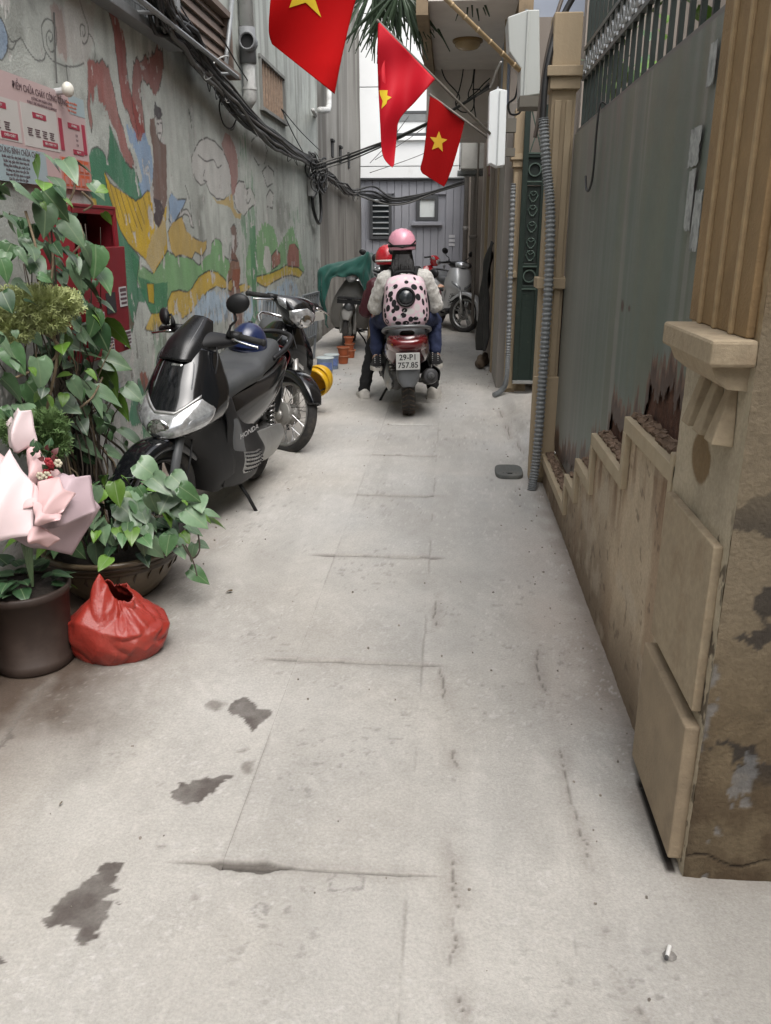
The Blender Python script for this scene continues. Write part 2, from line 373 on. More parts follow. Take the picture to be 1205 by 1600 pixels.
M_FLOOR = mat('lane_concrete', (0.4, 0.4, 0.4), rough=0.86, var=0.17, scale=120, attr='Col', bump=0.35, bump_scale=200, spec=0.3)
ground = MB().box((0, 20, -0.08), (60, 80, 0.1)).build('ground', mat('packed_dirt', (0.075, 0.066, 0.058), rough=0.95, var=0.25, scale=20, bump=0.5)); tag(ground, 'dark packed earth under the concrete lane', None, kind='structure')
def ylines(y0, y1, k=0.0026, lo=0.004, hi=0.06):
    out = [y0]
    while out[-1] < y1:
        y = out[-1]; out.append(y + (0.08 if y < 0.9 else min(hi, max(lo, k * y * y / 1.45))))
    out[-1] = y1; return np.array(out)
def floor_piece(name, xs, ys, parent=None, edge=None, lift=0.0, zf=None):
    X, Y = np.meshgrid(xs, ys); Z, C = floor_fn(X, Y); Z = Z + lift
    if zf: Z = Z + zf(X, Y)
    if edge:
        ex = np.minimum(X - xs[0], xs[-1] - X); ey = np.minimum(Y - ys[0], ys[-1] - Y)
        Z = Z - 0.003 * smooth(0.005, 0.0, ey); Z[0, :] = Z[-1, :] = -0.025
    return gridmesh(name, X, Y, Z, C, M_FLOOR, parent)
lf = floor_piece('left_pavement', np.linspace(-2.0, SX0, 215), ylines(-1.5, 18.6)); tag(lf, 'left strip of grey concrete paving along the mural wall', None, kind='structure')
def ramp(x, y):
    e = smooth(0.44, 0.60, x + 0.12 * (fbm(x * 6, y * 4, 111) - 0.5)) * smooth(5.05, 5.5, y) * smooth(8.05, 7.3, y)
    return e * (0.05 + 0.26 * np.clip(x - 0.5, 0, 1)) + 0.02 * e * (fbm(x * 7, y * 7, 112) - 0.5)
rf = floor_piece('right_pavement', np.concatenate([np.linspace(SX1, 0.68, 120), np.linspace(0.70, 1.9, 30)]), ylines(-1.5, 18.6), zf=ramp); tag(rf, 'right strip of grey concrete paving rising in a ramp at the green gate', None, kind='structure')
for i in range(len(JOINTS) - 1):
    a, b = JOINTS[i] + 0.002, JOINTS[i + 1] - 0.002
    ys = ylines(a, b); ys = np.concatenate([[a, a + 0.002], ys[(ys > a + 0.004) & (ys < b - 0.004)], [b - 0.002, b]])
    floor_piece('concrete_slab', np.concatenate([[SX0, SX0 + 0.003], np.linspace(SX0 + 0.008, SX1 - 0.008, 64), [SX1 - 0.003, SX1]]), ys, ground, edge=True, lift=0.0015 * math.sin(i * 5.1))

# ================================================================== LEFT: the mural wall
WX = -1.9
Wp = lambda pts: [atX(px, py, WX)[1:] for px, py in pts]
def wall_lines():
    ys = [-1.5]
    while ys[-1] < 12.42:
        y = ys[-1]; ys.append(y + (0.12 if y < 3.2 else max(0.005, 0.00042 * y * y)))
    ys[-1] = 12.42
    return np.array(ys), np.concatenate([np.arange(0, 3.3, 0.0065), np.arange(3.3, 5.3, 0.15)])
GREEN, DGREEN, LGREEN = (0.095, 0.22, 0.115), (0.045, 0.175, 0.095), (0.15, 0.32, 0.125)
RED, MAROON, BROWN, DKBR = (0.27, 0.042, 0.036), (0.30, 0.12, 0.105), (0.15, 0.085, 0.07), (0.06, 0.052, 0.06)
BLUE, LBLUE, YEL, OCHRE, CREAM, WHITE, PINK = (0.22, 0.32, 0.47), (0.36, 0.46, 0.56), (0.50, 0.33, 0.03), (0.44, 0.31, 0.10), (0.42, 0.37, 0.28), (0.50, 0.48, 0.46), (0.42, 0.33, 0.31)
MURAL = [  # colour, opacity, outline, rag, polygon in sight lines of the wall
 (PINK, .28, 0, 1, [(80, 0), (150, 0), (146, 60), (140, 98), (105, 98), (88, 80), (84, 30)]), ((0.24, 0.13, 0.11), .42, 0, 1, [(78, 0), (95, 10), (101, 50), (105, 88), (94, 92), (87, 60)]),
 (BLUE, .62, 1, 0, [(-6, 22), (0, 26), (7, 38), (13, 55), (14, 66), (13, 80), (5, 92), (-6, 94)]),
 (LGREEN, .75, 0, 1, [(385, 410), (388, 385), (400, 372), (410, 352), (420, 348), (430, 362), (435, 385), (446, 368), (456, 352), (466, 380), (470, 400), (476, 424), (470, 430), (455, 424), (440, 430), (420, 436), (400, 446), (384, 450)]),
 (GREEN, .55, 0, 2, [(374, 225), (385, 205), (392, 250), (398, 290), (402, 340), (400, 380), (382, 380), (376, 340), (380, 300), (372, 260)]),
 (GREEN, .35, 0, 2, [(380, 330), (402, 330), (404, 430), (378, 430)]), (GREEN, .45, 0, 2, [(448, 325), (455, 318), (468, 330), (470, 352), (460, 350)]),
 (LGREEN, .8, 1, 0, [(205, 395), (222, 415), (238, 428), (255, 402), (262, 392), (275, 400), (290, 402), (300, 405), (312, 415), (322, 400), (329, 396), (331, 380), (336, 373), (343, 374), (349, 385), (350, 400), (357, 405), (362, 420), (358, 442), (345, 432), (330, 424), (318, 428), (305, 445), (295, 457), (280, 453), (270, 458), (258, 484), (245, 494), (235, 489), (225, 465), (215, 440), (208, 420)]),
 (DGREEN, .75, 0, 0, [(215, 430), (240, 442), (262, 440), (262, 478), (246, 494), (234, 488), (224, 462)]),
 (DGREEN, .86, 1, 0, [(137, 245), (142, 233), (152, 229), (162, 238), (168, 250), (170, 240), (171, 195), (180, 215), (187, 235), (200, 258), (212, 265), (220, 290), (223, 308), (212, 316), (195, 302), (180, 287), (165, 267), (170, 292), (180, 332), (195, 372), (218, 402), (214, 440), (216, 470), (206, 520), (196, 512), (190, 450), (180, 390), (172, 330), (150, 320), (140, 300), (136, 270)]),
 ((0.25, 0.055, 0.048), .82, 1, 1, [(163, -10), (180, -10), (182, 20), (187, 35), (193, 60), (198, 85), (199, 110), (203, 140), (208, 160), (214, 175), (222, 190), (228, 215), (215, 225), (205, 195), (192, 160), (187, 130), (184, 100), (181, 80), (176, 50), (172, 30), (166, 10)]),
 ((0.25, 0.06, 0.052), .74, 1, 1, [(137, 105), (140, 98), (152, 93), (163, 98), (170, 110), (176, 130), (180, 150), (184, 170), (190, 195), (200, 225), (214, 262), (205, 260), (190, 237), (183, 217), (176, 197), (168, 180), (163, 181), (166, 172), (159, 158), (154, 160), (152, 137), (149, 150), (147, 168), (143, 150), (141, 165), (145, 190), (143, 207), (138, 185), (135, 165), (137, 140)]),
 ((0.25, 0.06, 0.052), .74, 1, 1, [(209, 100), (215, 88), (228, 90), (232, 99), (235, 74), (238, 86), (245, 71), (248, 82), (254, 76), (256, 105), (251, 125), (245, 146), (238, 142), (230, 132), (222, 125), (219, 140), (222, 165), (226, 200), (228, 222), (215, 205), (208, 175), (206, 150), (207, 125)]),
 (BLUE, .8, 0, 1, [(196, 190), (205, 203), (215, 215), (228, 212), (235, 225), (239, 250), (240, 278), (236, 302), (222, 306), (216, 290), (222, 270), (213, 245), (203, 220)]),
 (YEL, .92, 1, 0, [(162, 265), (172, 285), (185, 295), (200, 305), (212, 314), (222, 308), (231, 296), (238, 305), (240, 340), (244, 360), (252, 335), (262, 318), (259, 350), (262, 390), (256, 402), (240, 428), (228, 407), (212, 392), (200, 380), (188, 360), (178, 330), (168, 295)]),
 (CREAM, .55, 0, 1, [(236, 365), (258, 330), (260, 380), (255, 402), (240, 426), (226, 405)]),
 (BROWN, .85, 0, 0, [(234, 185), (241, 184), (245, 210), (252, 222), (260, 225), (261, 260), (262, 310), (258, 330), (252, 350), (248, 356), (242, 350), (238, 320), (238, 290), (240, 250), (238, 230), (234, 205)]),
 (DKBR, .8, 0, 0, [(238, 308), (250, 312), (258, 330), (248, 357), (240, 345)]), (WHITE, .9, 0, 0, [(236, 325), (239, 330), (241, 358), (237, 360)]),
 (DKBR, .85, 0, 0, [(242, 156), (245, 165), (251, 168), (254, 180), (250, 187), (241, 185), (240, 170)]), (WHITE, .95, 1, 0, [(243, 186), (253, 186), (254, 205), (250, 222), (246, 213)]), (WHITE, .8, 0, 0, [(252, 215), (257, 212), (258, 226), (254, 225)]),
 (BLUE, .8, 1, 0, [(264, 310), (268, 300), (278, 312), (292, 311), (286, 325), (278, 337), (272, 352), (265, 346)]),
 (WHITE, .75, 1, 0, [(263, 342), (268, 350), (274, 350), (280, 336), (287, 327), (294, 328), (300, 340), (303, 356), (299, 354), (296, 338), (288, 334), (280, 346), (275, 356), (267, 356)]),
 (OCHRE, .9, 1, 0, [(262, 362), (270, 347), (285, 338), (292, 360), (305, 373), (318, 378), (323, 375), (323, 388), (316, 400), (305, 394), (300, 405), (285, 398), (275, 402), (268, 392)]),
 (YEL, .8, 1, 0, [(226, 515), (232, 500), (237, 490), (250, 488), (262, 485), (262, 470), (268, 456), (280, 453), (292, 457), (300, 450), (310, 432), (325, 423), (340, 425), (352, 436), (358, 449), (350, 451), (338, 447), (325, 455), (315, 465), (305, 480), (295, 492), (285, 498), (275, 491), (262, 500), (250, 510), (240, 519)]),
 (LBLUE, .8, 0, 1, [(296, 495), (310, 470), (325, 457), (350, 452), (362, 460), (374, 455), (390, 462), (410, 455), (430, 452), (446, 436), (462, 440), (470, 470), (465, 500), (400, 505), (350, 500), (320, 512), (298, 510)]),
 ((0.22, 0.12, 0.085), .9, 0, 1, [(361, 395), (372, 400), (376, 420), (374, 450), (380, 480), (384, 522), (371, 527), (364, 490), (358, 460), (356, 430)]),
 ((0.24, 0.085, 0.05), .8, 0, 0, [(364, 420), (376, 420), (374, 452), (362, 455)]), (OCHRE, .8, 1, 0, [(357, 440), (362, 436), (365, 446), (362, 456), (357, 453)]), (WHITE, .8, 0, 1, [(354, 430), (357, 428), (357, 452), (353, 450)]),
 (GREEN, .85, 0, 0, [(391, 352), (400, 352), (402, 420), (405, 500), (406, 522), (390, 524), (392, 500), (396, 490), (394, 460), (392, 400)]),
 (YEL, .75, 1, 0, [(401, 432), (420, 428), (438, 420), (448, 414), (465, 417), (474, 426), (468, 434), (455, 430), (445, 432), (428, 440), (416, 449), (408, 446), (401, 440)]), (YEL, .75, 1, 0, [(374, 446), (385, 442), (392, 448), (386, 455), (376, 458)]),
 (WHITE, .85, 0, 0, [(414, 383), (420, 385), (424, 400), (423, 425), (417, 427), (411, 412)]), (MAROON, .85, 1, 0, [(424, 400), (432, 390), (438, 396), (438, 412), (425, 422)]), (MAROON, .9, 1, 0, [(448, 404), (452, 382), (460, 380), (467, 390), (468, 418), (450, 416)]),
 (WHITE, .6, 1, 0, [(300, 245), (304, 235), (312, 220), (322, 215), (335, 220), (348, 235), (357, 255), (362, 275), (360, 300), (350, 312), (338, 310), (328, 300), (322, 285), (314, 290), (306, 280), (300, 262)]),
 (WHITE, .72, 1, 0, [(367, 292), (374, 283), (382, 284), (384, 296), (392, 293), (398, 305), (399, 320), (390, 326), (382, 337), (372, 330), (366, 315)]),
 (WHITE, .3, 1, 0, [(393, 222), (400, 212), (412, 215), (418, 235), (414, 255), (404, 258), (396, 244)]), (WHITE, .3, 1, 0, [(410, 268), (418, 258), (428, 268), (428, 286), (418, 292)]), (WHITE, .45, 1, 0, [(417, 306), (422, 296), (428, 304), (426, 326), (418, 322)]),
 (MAROON, .65, 0, 0, [(346, 225), (352, 207), (360, 212), (368, 230), (372, 250), (372, 280), (368, 300), (362, 310), (361, 280), (357, 255), (350, 238)]),
 (OCHRE, .75, 0, 0, [(328, 303), (340, 314), (350, 312), (362, 302), (364, 310), (366, 325), (372, 334), (378, 332), (376, 343), (368, 341), (360, 325), (350, 321), (340, 319)]),
 (BROWN, .8, 1, 0, [(360, 356), (366, 350), (371, 360), (372, 382), (368, 398), (372, 408), (360, 406), (362, 390), (364, 376)]), (WHITE, .8, 0, 0, [(363, 366), (367, 368), (366, 396), (362, 386)]),
 (BROWN, .8, 0, 1, [(186, 430), (192, 440), (202, 480), (210, 514), (203, 516), (195, 480)]), (DGREEN, .8, 0, 1, [(200, 600), (225, 590), (238, 640), (224, 680), (195, 655)]), (BLUE, .5, 0, 1, [(172, 600), (192, 604), (186, 622), (174, 622)]),
 ((0.22, 0.06, 0.04), .85, 0, 1, [(218, 580), (227, 585), (236, 615), (226, 622)]), (GREEN, .7, 0, 1, [(222, 640), (240, 636), (246, 690), (226, 690)]), (YEL, .85, 1, 0, [(229, 443), (240, 443), (241, 475), (232, 472)]), (DGREEN, .85, 0, 0, [(213, 447), (228, 453), (226, 474), (215, 472)]),
 (YEL, .7, 0, 0, [(140, 305), (150, 312), (153, 335), (143, 325)]), (GREEN, .4, 0, 2, [(240, 505), (262, 520), (258, 560), (242, 580)]), (BLUE, .35, 0, 2, [(255, 530), (300, 520), (330, 530), (330, 640), (260, 640)]), (GREEN, .35, 0, 2, [(385, 560), (430, 540), (430, 640), (390, 640)])]
INK = [[(0, 26), (7, 38), (13, 55), (20, 65), (28, 63), (34, 60), (42, 75), (55, 92), (68, 94), (72, 83)], [(12, 72), (20, 77), (26, 66)],
 [(66, 52), (66, 40), (72, 30), (80, 32), (87, 42), (89, 58), (87, 75), (82, 81), (76, 75), (73, 62), (74, 52), (78, 48), (82, 54), (82, 62), (79, 65), (77, 58)], [(66, 52), (70, 75), (80, 92), (92, 100), (108, 104), (122, 103), (132, 98)],
 [(124, 0), (130, 20), (137, 40), (138, 55), (135, 66), (130, 68), (126, 55), (125, 42), (128, 38), (132, 42), (133, 52), (130, 57), (129, 50)], [(138, 52), (144, 60), (148, 75), (148, 92)], [(104, 103), (106, 125), (107, 150)],
 [(310, 242), (322, 252), (334, 250), (340, 262), (346, 258)], [(320, 266), (318, 280), (324, 284)], [(388, 300), (385, 310), (388, 318), (392, 310)], [(290, 290), (296, 310), (300, 340)],
 [(172, 287), (186, 340)], [(180, 293), (196, 350)], [(188, 298), (206, 362)], [(197, 304), (214, 355)], [(205, 309), (222, 360)], [(214, 314), (226, 350)], [(224, 307), (232, 340)], [(231, 298), (237, 330)],
 [(244, 192), (248, 194)], [(250, 192), (253, 193)], [(247, 208), (251, 208)], [(300, 200), (295, 170), (300, 188)], [(346, 145), (343, 168), (348, 190), (358, 202), (366, 200), (370, 180)]]
def mural_fn(y, z):
    s = np.maximum(y / 4.5, 0.7)                      # strokes get broader where the wall runs away
    n = fbm(y * 1.6, z * 1.6, 1, 5); f = fbm(y * 14, z * 14, 2, 4); st = fbm(y * 9, z * 0.9, 3, 4)
    c = np.ones(y.shape + (3,)) * col3((0.42, 0.44, 0.405))
    c = c * (0.72 + 0.56 * n)[..., None] * (0.85 + 0.3 * f)[..., None]
    c = mixc(c, col3((0.20, 0.20, 0.182)), smooth(0.50, 0.72, st) * (0.35 + 0.3 * smooth(2.2, 3.2, z)))
    c = mixc(c, col3((0.42, 0.43, 0.40)), smooth(0.56, 0.75, fbm(y * 3, z * 1.4, 4, 5)) * 0.4)
    c = mixc(c, col3((0.10, 0.10, 0.085)), smooth(0.62, 0.74, fbm(y * 2.3, z * 2.3, 5, 6)) * 0.4)
    for i, (k, op, ol, rag, P) in enumerate(MURAL):
        P = Wp(P); a = np.array(P); mrg = 0.12
        b = (y > a[:, 0].min() - mrg) & (y < a[:, 0].max() + mrg) & (z > a[:, 1].min() - mrg) & (z < a[:, 1].max() + mrg)
        if not b.any(): continue
        yy, zz = y[b], z[b]
        w = (0.012, 0.05, 0.14)[rag]
        wy = yy + w * 0.8 * (fbm(yy * 16, zz * 5, 200 + i) - 0.5); wz = zz + w * (fbm(yy * 22, zz * 4, 230 + i) - 0.5) * (2.2 if rag else 1)
        ins = inpoly(wy, wz, P); d = polydist(wy, wz, P, True); op2 = op * (0.90 + 0.25 * fbm(yy * 24, zz * 5, 260 + i, 4))
        if rag == 2: op2 = op2 * smooth(0.42, 0.58, fbm(yy * 18, zz * 4, 290 + i))
        al = np.where(ins, np.clip(op2, 0, 0.97) * smooth(0, 0.006, d), 0)
        tone = (0.75 + 0.5 * fbm(yy * 8, zz * 5, 300 + i, 4))[..., None]
        cc = c[b]; cc = cc * (1 - al[:, None]) + col3(k) * tone * al[:, None]
        if ol:
            o = smooth(1, 0.35, d / (0.0065 * s[b])) * smooth(0.3, 0.5, fbm(yy * 6, zz * 6, 330 + i)) * 0.8
            cc = cc * (1 - o[:, None]) + col3((0.045, 0.042, 0.04)) * o[:, None]
        c[b] = cc
    for i, P in enumerate(INK):
        P = [tuple(q)[1:] for q in spline([(0, *p) for p in Wp(P)], len(P) * 4)]; a = np.array(P)
        b = (y > a[:, 0].min() - .05) & (y < a[:, 0].max() + .05) & (z > a[:, 1].min() - .05) & (z < a[:, 1].max() + .05)
        if not b.any(): continue
        d = polydist(y[b], z[b], P); o = smooth(1, 0.3, d / (0.0062 * s[b])) * 0.8
        c[b] = c[b] * (1 - o[:, None]) + col3((0.05, 0.05, 0.05)) * o[:, None]
    # peeling: lime plaster laid bare, most of all low down
    pz = fbm(y * 16, z * 7, 400, 6); low = smooth(1.15, 0.55, z + 0.5 * (fbm(y * 2, z * 2, 401) - 0.5))
    pl = smooth(0.715, 0.735, pz + 0.185 * low) * smooth(2.9, 2.4, z)
    z_ = np.zeros_like(z)
    c = mixc(c, col3((0.47, 0.455, 0.43)) * (0.7 + 0.5 * f)[..., None], pl * 0.88)
    dk = smooth(0.60, 0.66, fbm(y * 26, z * 9, 402, 5)) * low; c = mixc(c, col3((0.115, 0.105, 0.095)), dk * 0.75)
    fl = smooth(0.745, 0.765, fbm(y * 30, z * 16, 403, 4)) * (0.25 + 0.75 * low) * smooth(2.6, 2.2, z); c = mixc(c, col3((0.46, 0.45, 0.43)), fl * 0.5)
    drip = smooth(0.62, 0.72, fbm(y * 7, z * 0.45, 404, 4)) * smooth(9.2, 10.5, y); c = mixc(c, col3((0.40, 0.395, 0.375)), drip * 0.6)
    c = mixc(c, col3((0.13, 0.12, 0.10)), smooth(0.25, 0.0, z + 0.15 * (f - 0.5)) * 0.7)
    return -0.0025 * pl - 0.002 * fl + 0.010 * (fbm(y * 1.1, z * 1.1, 405) - 0.5) + 0.003 * (f - 0.5), c
M_MURAL = mat('painted_plaster', (0.3, 0.3, 0.3), rough=0.88, var=0.16, scale=90, attr='Col', bump=0.5, bump_scale=90, spec=0.25)
ys, zs = wall_lines(); Yg, Zg = np.meshgrid(ys, zs)
dx, Cg = mural_fn(Yg, Zg)
yc = (Yg[:-1, :-1] + Yg[1:, 1:]) / 2; zc = (Zg[:-1, :-1] + Zg[1:, 1:]) / 2
HOLES = [(8.80, 9.98, 2.655, 3.09), (6.12, 7.55, 2.74, 3.15)]
keep = np.ones(yc.shape, bool)
for a, b, c0, d0 in HOLES: keep &= ~((yc > a) & (yc < b) & (zc > c0) & (zc < d0))
mural_house = thing('painted_house', 'long grey house wall covered with a faded peeling mural of red feathers, clouds and hills', 'building', (WX, 4, 0))
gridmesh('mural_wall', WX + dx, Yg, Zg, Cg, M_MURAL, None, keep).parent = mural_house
mural_house.children[0].location = (-WX, -4, 0)
PAR = {}
def part(mb, name, m, root, **k):
    """build in world coordinates, then hang under a thing that stands unrotated at root.location"""
    o = mb.build(name, m, root, **k); o.location = Vector((0, 0, 0)) - root.location if not k.get('loc') else o.location
    return o
M_GREYWALL = mat('weathered_render', (0.21, 0.21, 0.195), rough=0.9, var=0.22, scale=5, dirt=(0.11, 0.108, 0.098), dirt_amt=0.35, dirt_scale=3, streak=True, bump=0.5, bump_scale=60)
M_DARK = mat('dark_interior', (0.02, 0.02, 0.02), rough=0.9)
M_RUSTY = mat('rusty_bars', (0.27, 0.19, 0.135), rough=0.8, var=0.3, scale=30, dirt=(0.30, 0.23, 0.17), dirt_amt=0.3, dirt_scale=20)
M_GREYMET = mat('grey_metal', (0.25, 0.26, 0.265), rough=0.5, metal=0.3, var=0.15, scale=20, dirt=(0.17, 0.16, 0.15), dirt_amt=0.2)
M_BRWOOD = mat('brown_wood', (0.17, 0.125, 0.10), rough=0.75, var=0.2, scale=14, dirt=(0.10, 0.08, 0.07), dirt_amt=0.25)
part(MB().box((WX - 0.16, 5.4, 2.55), (0.25, 14, 5.1)), 'wall_core', M_GREYWALL, mural_house)
part(MB().box((1.0, -4.6, 2.6), (7.0, 0.3, 5.2)), 'sky_blocker', M_GREYWALL, mural_house)  # unseen wall added behind the camera to block low sky light
# barred window
a, b, c0, d0 = HOLES[0]
w = MB(); t = 0.03
w.box((WX - 0.01, (a + b) / 2, d0 + t / 2), (0.07, b - a + 0.08, t)).box((WX - 0.005, (a + b) / 2, c0 - t / 2), (0.09, b - a + 0.1, t)).box((WX - 0.01, a - t / 2, (c0 + d0) / 2), (0.07, t, d0 - c0)).box((WX - 0.01, b + t / 2, (c0 + d0) / 2), (0.07, t, d0 - c0))
wf = part(w, 'window_frame', M_GREYWALL, mural_house)
for k in range(9):
    y = a + (k + 0.5) * (b - a) / 9; g = MB().cyl((WX - 0.012, y, c0), (WX - 0.012, y, d0), 0.020, n=6); o = g.build('window_bar', M_RUSTY, wf)
for zz in (c0 + 0.1, c0 + 0.24, c0 + 0.36):
    MB().box((WX - 0.024, (a + b) / 2, zz), (0.008, b - a, 0.03)).build('cross_bar', M_RUSTY, wf)
MB().box((WX - 0.031, (a + b) / 2, (c0 + d0) / 2), (0.006, b - a, d0 - c0)).build('shutter', mat('brown_shutter', (0.022, 0.014, 0.011), rough=0.8), wf)
# brown shuttered opening above the cables
a, b, c0, d0 = HOLES[1]
w = MB().box((WX + 0.03, (a + b) / 2, c0 - 0.02), (0.14, b - a + 0.1, 0.045)).box((WX, (a + b) / 2, d0 + 0.02), (0.09, b - a + 0.1, 0.045)).box((WX, a - 0.02, (c0 + d0) / 2), (0.09, 0.045, d0 - c0)).box((WX, b + 0.02, (c0 + d0) / 2), (0.09, 0.045, d0 - c0))
wf = part(w, 'shutter_frame', M_BRWOOD, mural_house)
for k in range(5): MB().box((WX - 0.02, (a + b) / 2, c0 + 0.04 + k * 0.085), (0.012, b - a, 0.075), Euler((0, R(-22), 0))).build('slat', M_BRWOOD, wf)
# caged vent, top left
cg = thing('window_cage', 'grey steel framed mesh cage fixed high on the mural wall', 'window cage', (WX + 0.05, 5.1, 2.6))
part(MB().box((WX + 0.05, 4.9, 2.635), (0.10, 2.2, 0.05)).box((WX + 0.05, 5.98, 2.9), (0.10, 0.05, 0.5)).box((WX + 0.05, 3.85, 2.9), (0.1, 0.05, 0.5)), 'cage_frame', M_GREYMET, cg, bevel=0.004)
part(MB().box((WX + 0.02, 4.9, 3.1), (0.03, 2.1, 0.9)), 'back_panel', mat('pale_grey_panel', (0.22, 0.23, 0.23), rough=0.7, var=0.3, scale=40), cg)
for k in range(26): part(MB().cyl((WX + 0.085, 3.9 + k * 0.08, 2.66), (WX + 0.085, 3.9 + k * 0.08, 3.3), 0.0035, n=5), 'mesh_wire', M_GREYMET, cg)
for k in range(8): part(MB().cyl((WX + 0.09, 3.88, 2.7 + k * 0.08), (WX + 0.09, 5.98, 2.7 + k * 0.08), 0.0035, n=5), 'mesh_wire', M_GREYMET, cg)
rl = MB(); rl.tube([(-1.70, 4.6, 2.66), (-1.70, 7.05, 2.63)], 0.016, n=8).tube([(-1.70, 5.2, 2.655), (-1.9, 5.2, 2.66)], 0.012, n=6).tube([(-1.70, 6.9, 2.63), (-1.9, 6.9, 2.63)], 0.012, n=6)
tag(rl.build('wall_rail', M_GREYMET), 'thin grey steel rail bracketed to the mural wall below the caged vent', 'rail')
# ================================================================== LEFT, beyond: older stained wall
ys = np.concatenate([np.linspace(12.52, 20.4, 150)]); zs = np.concatenate([np.arange(0, 4, 0.03), np.arange(4, 6.9, 0.2)])
Yg, Zg = np.meshgrid(ys, zs)
n = fbm(Yg * 1.2, Zg * 1.2, 500, 5); st = fbm(Yg * 4, Zg * 0.35, 501, 5)
C = np.ones(Yg.shape + (3,)) * col3((0.215, 0.205, 0.185)) * (0.7 + 0.6 * n)[..., None]
C = mixc(C, col3((0.10, 0.092, 0.08)), smooth(0.48, 0.66, st) * 0.75); C = mixc(C, col3((0.33, 0.32, 0.295)), smooth(0.6, 0.72, fbm(Yg * 5, Zg * 0.6, 502)) * 0.5)
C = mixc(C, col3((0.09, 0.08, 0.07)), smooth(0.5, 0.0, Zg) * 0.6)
old = thing('stained_house', 'tall older house wall with dark rain streaks beyond the mural', 'building', (-1.9, 12.5, 0))
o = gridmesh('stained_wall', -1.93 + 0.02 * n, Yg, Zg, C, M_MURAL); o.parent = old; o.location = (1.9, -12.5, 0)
part(MB().box((-2.1, 16.45, 3.4), (0.3, 7.9, 6.8)), 'wall_core', M_GREYWALL, old)
for y in (14.0, 15.0, 16.2): part(MB().box((-1.915, y, 2.75), (0.03, 0.22, 0.22)).box((-1.905, y, 2.88), (0.05, 0.28, 0.03)), 'vent_hole', M_DARK, old)
part(MB().box((-1.86, 19.6, 3.0), (0.16, 0.5, 6.0)), 'corner_pier', M_GREYWALL, old, bevel=0.01)

# ================================================================== END: grey clad house across the lane
YB = 18.4
M_CLAD = mat('grey_cladding', (0.30, 0.305, 0.335), rough=0.6, var=0.08, scale=3, dirt=(0.24, 0.24, 0.26), dirt_amt=0.15, bump=0.1)
M_WHITE = mat('white_cladding', (0.84, 0.85, 0.845), rough=0.55, var=0.04, scale=2, dirt=(0.6, 0.6, 0.58), dirt_amt=0.1)
M_FRAME = mat('charcoal_frame', (0.07, 0.073, 0.078), rough=0.5, var=0.1)
M_GLASS = mat('dark_glass', (0.035, 0.045, 0.05), rough=0.08, spec=0.7, var=0.05, rvar=0.02)
M_FROST = mat('frosted_glass', (0.72, 0.76, 0.75), rough=0.3, var=0.04)
end = thing('clad_house', 'grey board clad house with white upper storey closing off the lane', 'building', (-0.8, YB, 0))
part(MB().box((-0.8, YB + 0.5, 3.2), (3.4, 0.9, 6.4)), 'house_core', M_CLAD, end)
x = -2.3; k = 0
while x < 0.36:
    wd = 0.155; lo, hi = 0.0, 2.565
    for (xa, xb, za, zb) in ((-1.74, -1.26, 1.38, 2.30), (-0.76, -0.26, 1.72, 2.28)):
        pass
    segs = [(0.0, 2.565)]
    for (xa, xb, za, zb) in ((-1.74, -1.26, 1.38, 2.30), (-0.76, -0.26, 1.72, 2.28)):
        if x + wd > xa + 0.02 and x < xb - 0.02: segs = [(0.0, za), (zb, 2.565)]
    for za, zb in segs: part(MB().box((x + wd / 2, YB - 0.0 + 0.02 + 0.004 * (k % 2), (za + zb) / 2), (wd - 0.008, 0.05, zb - za)), 'board', M_CLAD, end, bevel=0.004)
    x += wd; k += 1
for za, zb in ((2.60, 2.82), (2.83, 4.3), (4.31, 5.6), (5.61, 6.4)):
    part(MB().box((-0.8, YB - 0.02, (za + zb) / 2), (3.0, 0.10, zb - za - 0.006)), 'white_panel', M_WHITE, end, bevel=0.004)
part(MB().box((-0.8, YB - 0.03, 2.585), (3.0, 0.13, 0.025)), 'drip_edge', M_FRAME, end)
def window(xa, xb, za, zb, m, root, y, fr=0.05, sill=None):
    f = part(MB().box((xa + fr / 2, y, (za + zb) / 2), (fr, 0.08, zb - za)).box((xb - fr / 2, y, (za + zb) / 2), (fr, 0.08, zb - za)).box(((xa + xb) / 2, y, zb - fr / 2), (xb - xa - 2 * fr, 0.08, fr)).box(((xa + xb) / 2, y, za + fr / 2), (xb - xa - 2 * fr, 0.08, fr)), 'window', M_FRAME, root, bevel=0.004)
    MB().box(((xa + xb) / 2, y + 0.01, (za + zb) / 2), (xb - xa - 2 * fr, 0.02, zb - za - 2 * fr)).build('pane', m, f)
    if sill: MB().box(((xa + xb) / 2, y - 0.03, za - 0.06), (xb - xa + 0.2, 0.10, 0.06)).box(((xa + xb) / 2, y + 0.0, za - 0.03), (xb - xa + 0.14, 0.06, 0.05)).build('sill', sill, f, bevel=0.004)
    return f
window(-0.75, -0.29, 1.76, 2.26, M_FROST, end, YB - 0.03, 0.075, M_CLAD)
f = window(-1.20, -0.52, 3.40, 3.86, M_GLASS, end, YB - 0.06, 0.05, M_WHITE)
MB().box((-0.86, YB - 0.075, 3.73), (0.6, 0.03, 0.12)).build('blind', mat('grey_blind', (0.22, 0.23, 0.23), rough=0.7), f)
f = window(-1.73, -1.27, 1.39, 2.29, M_GLASS, end, YB - 0.03, 0.06)
for k in range(7): MB().box((-1.5, YB - 0.06, 1.5 + k * 0.112), (0.34, 0.05, 0.012), Euler((R(25), 0, 0))).build('louvre', mat('louvre_grey', (0.34, 0.36, 0.37), rough=0.5), f)
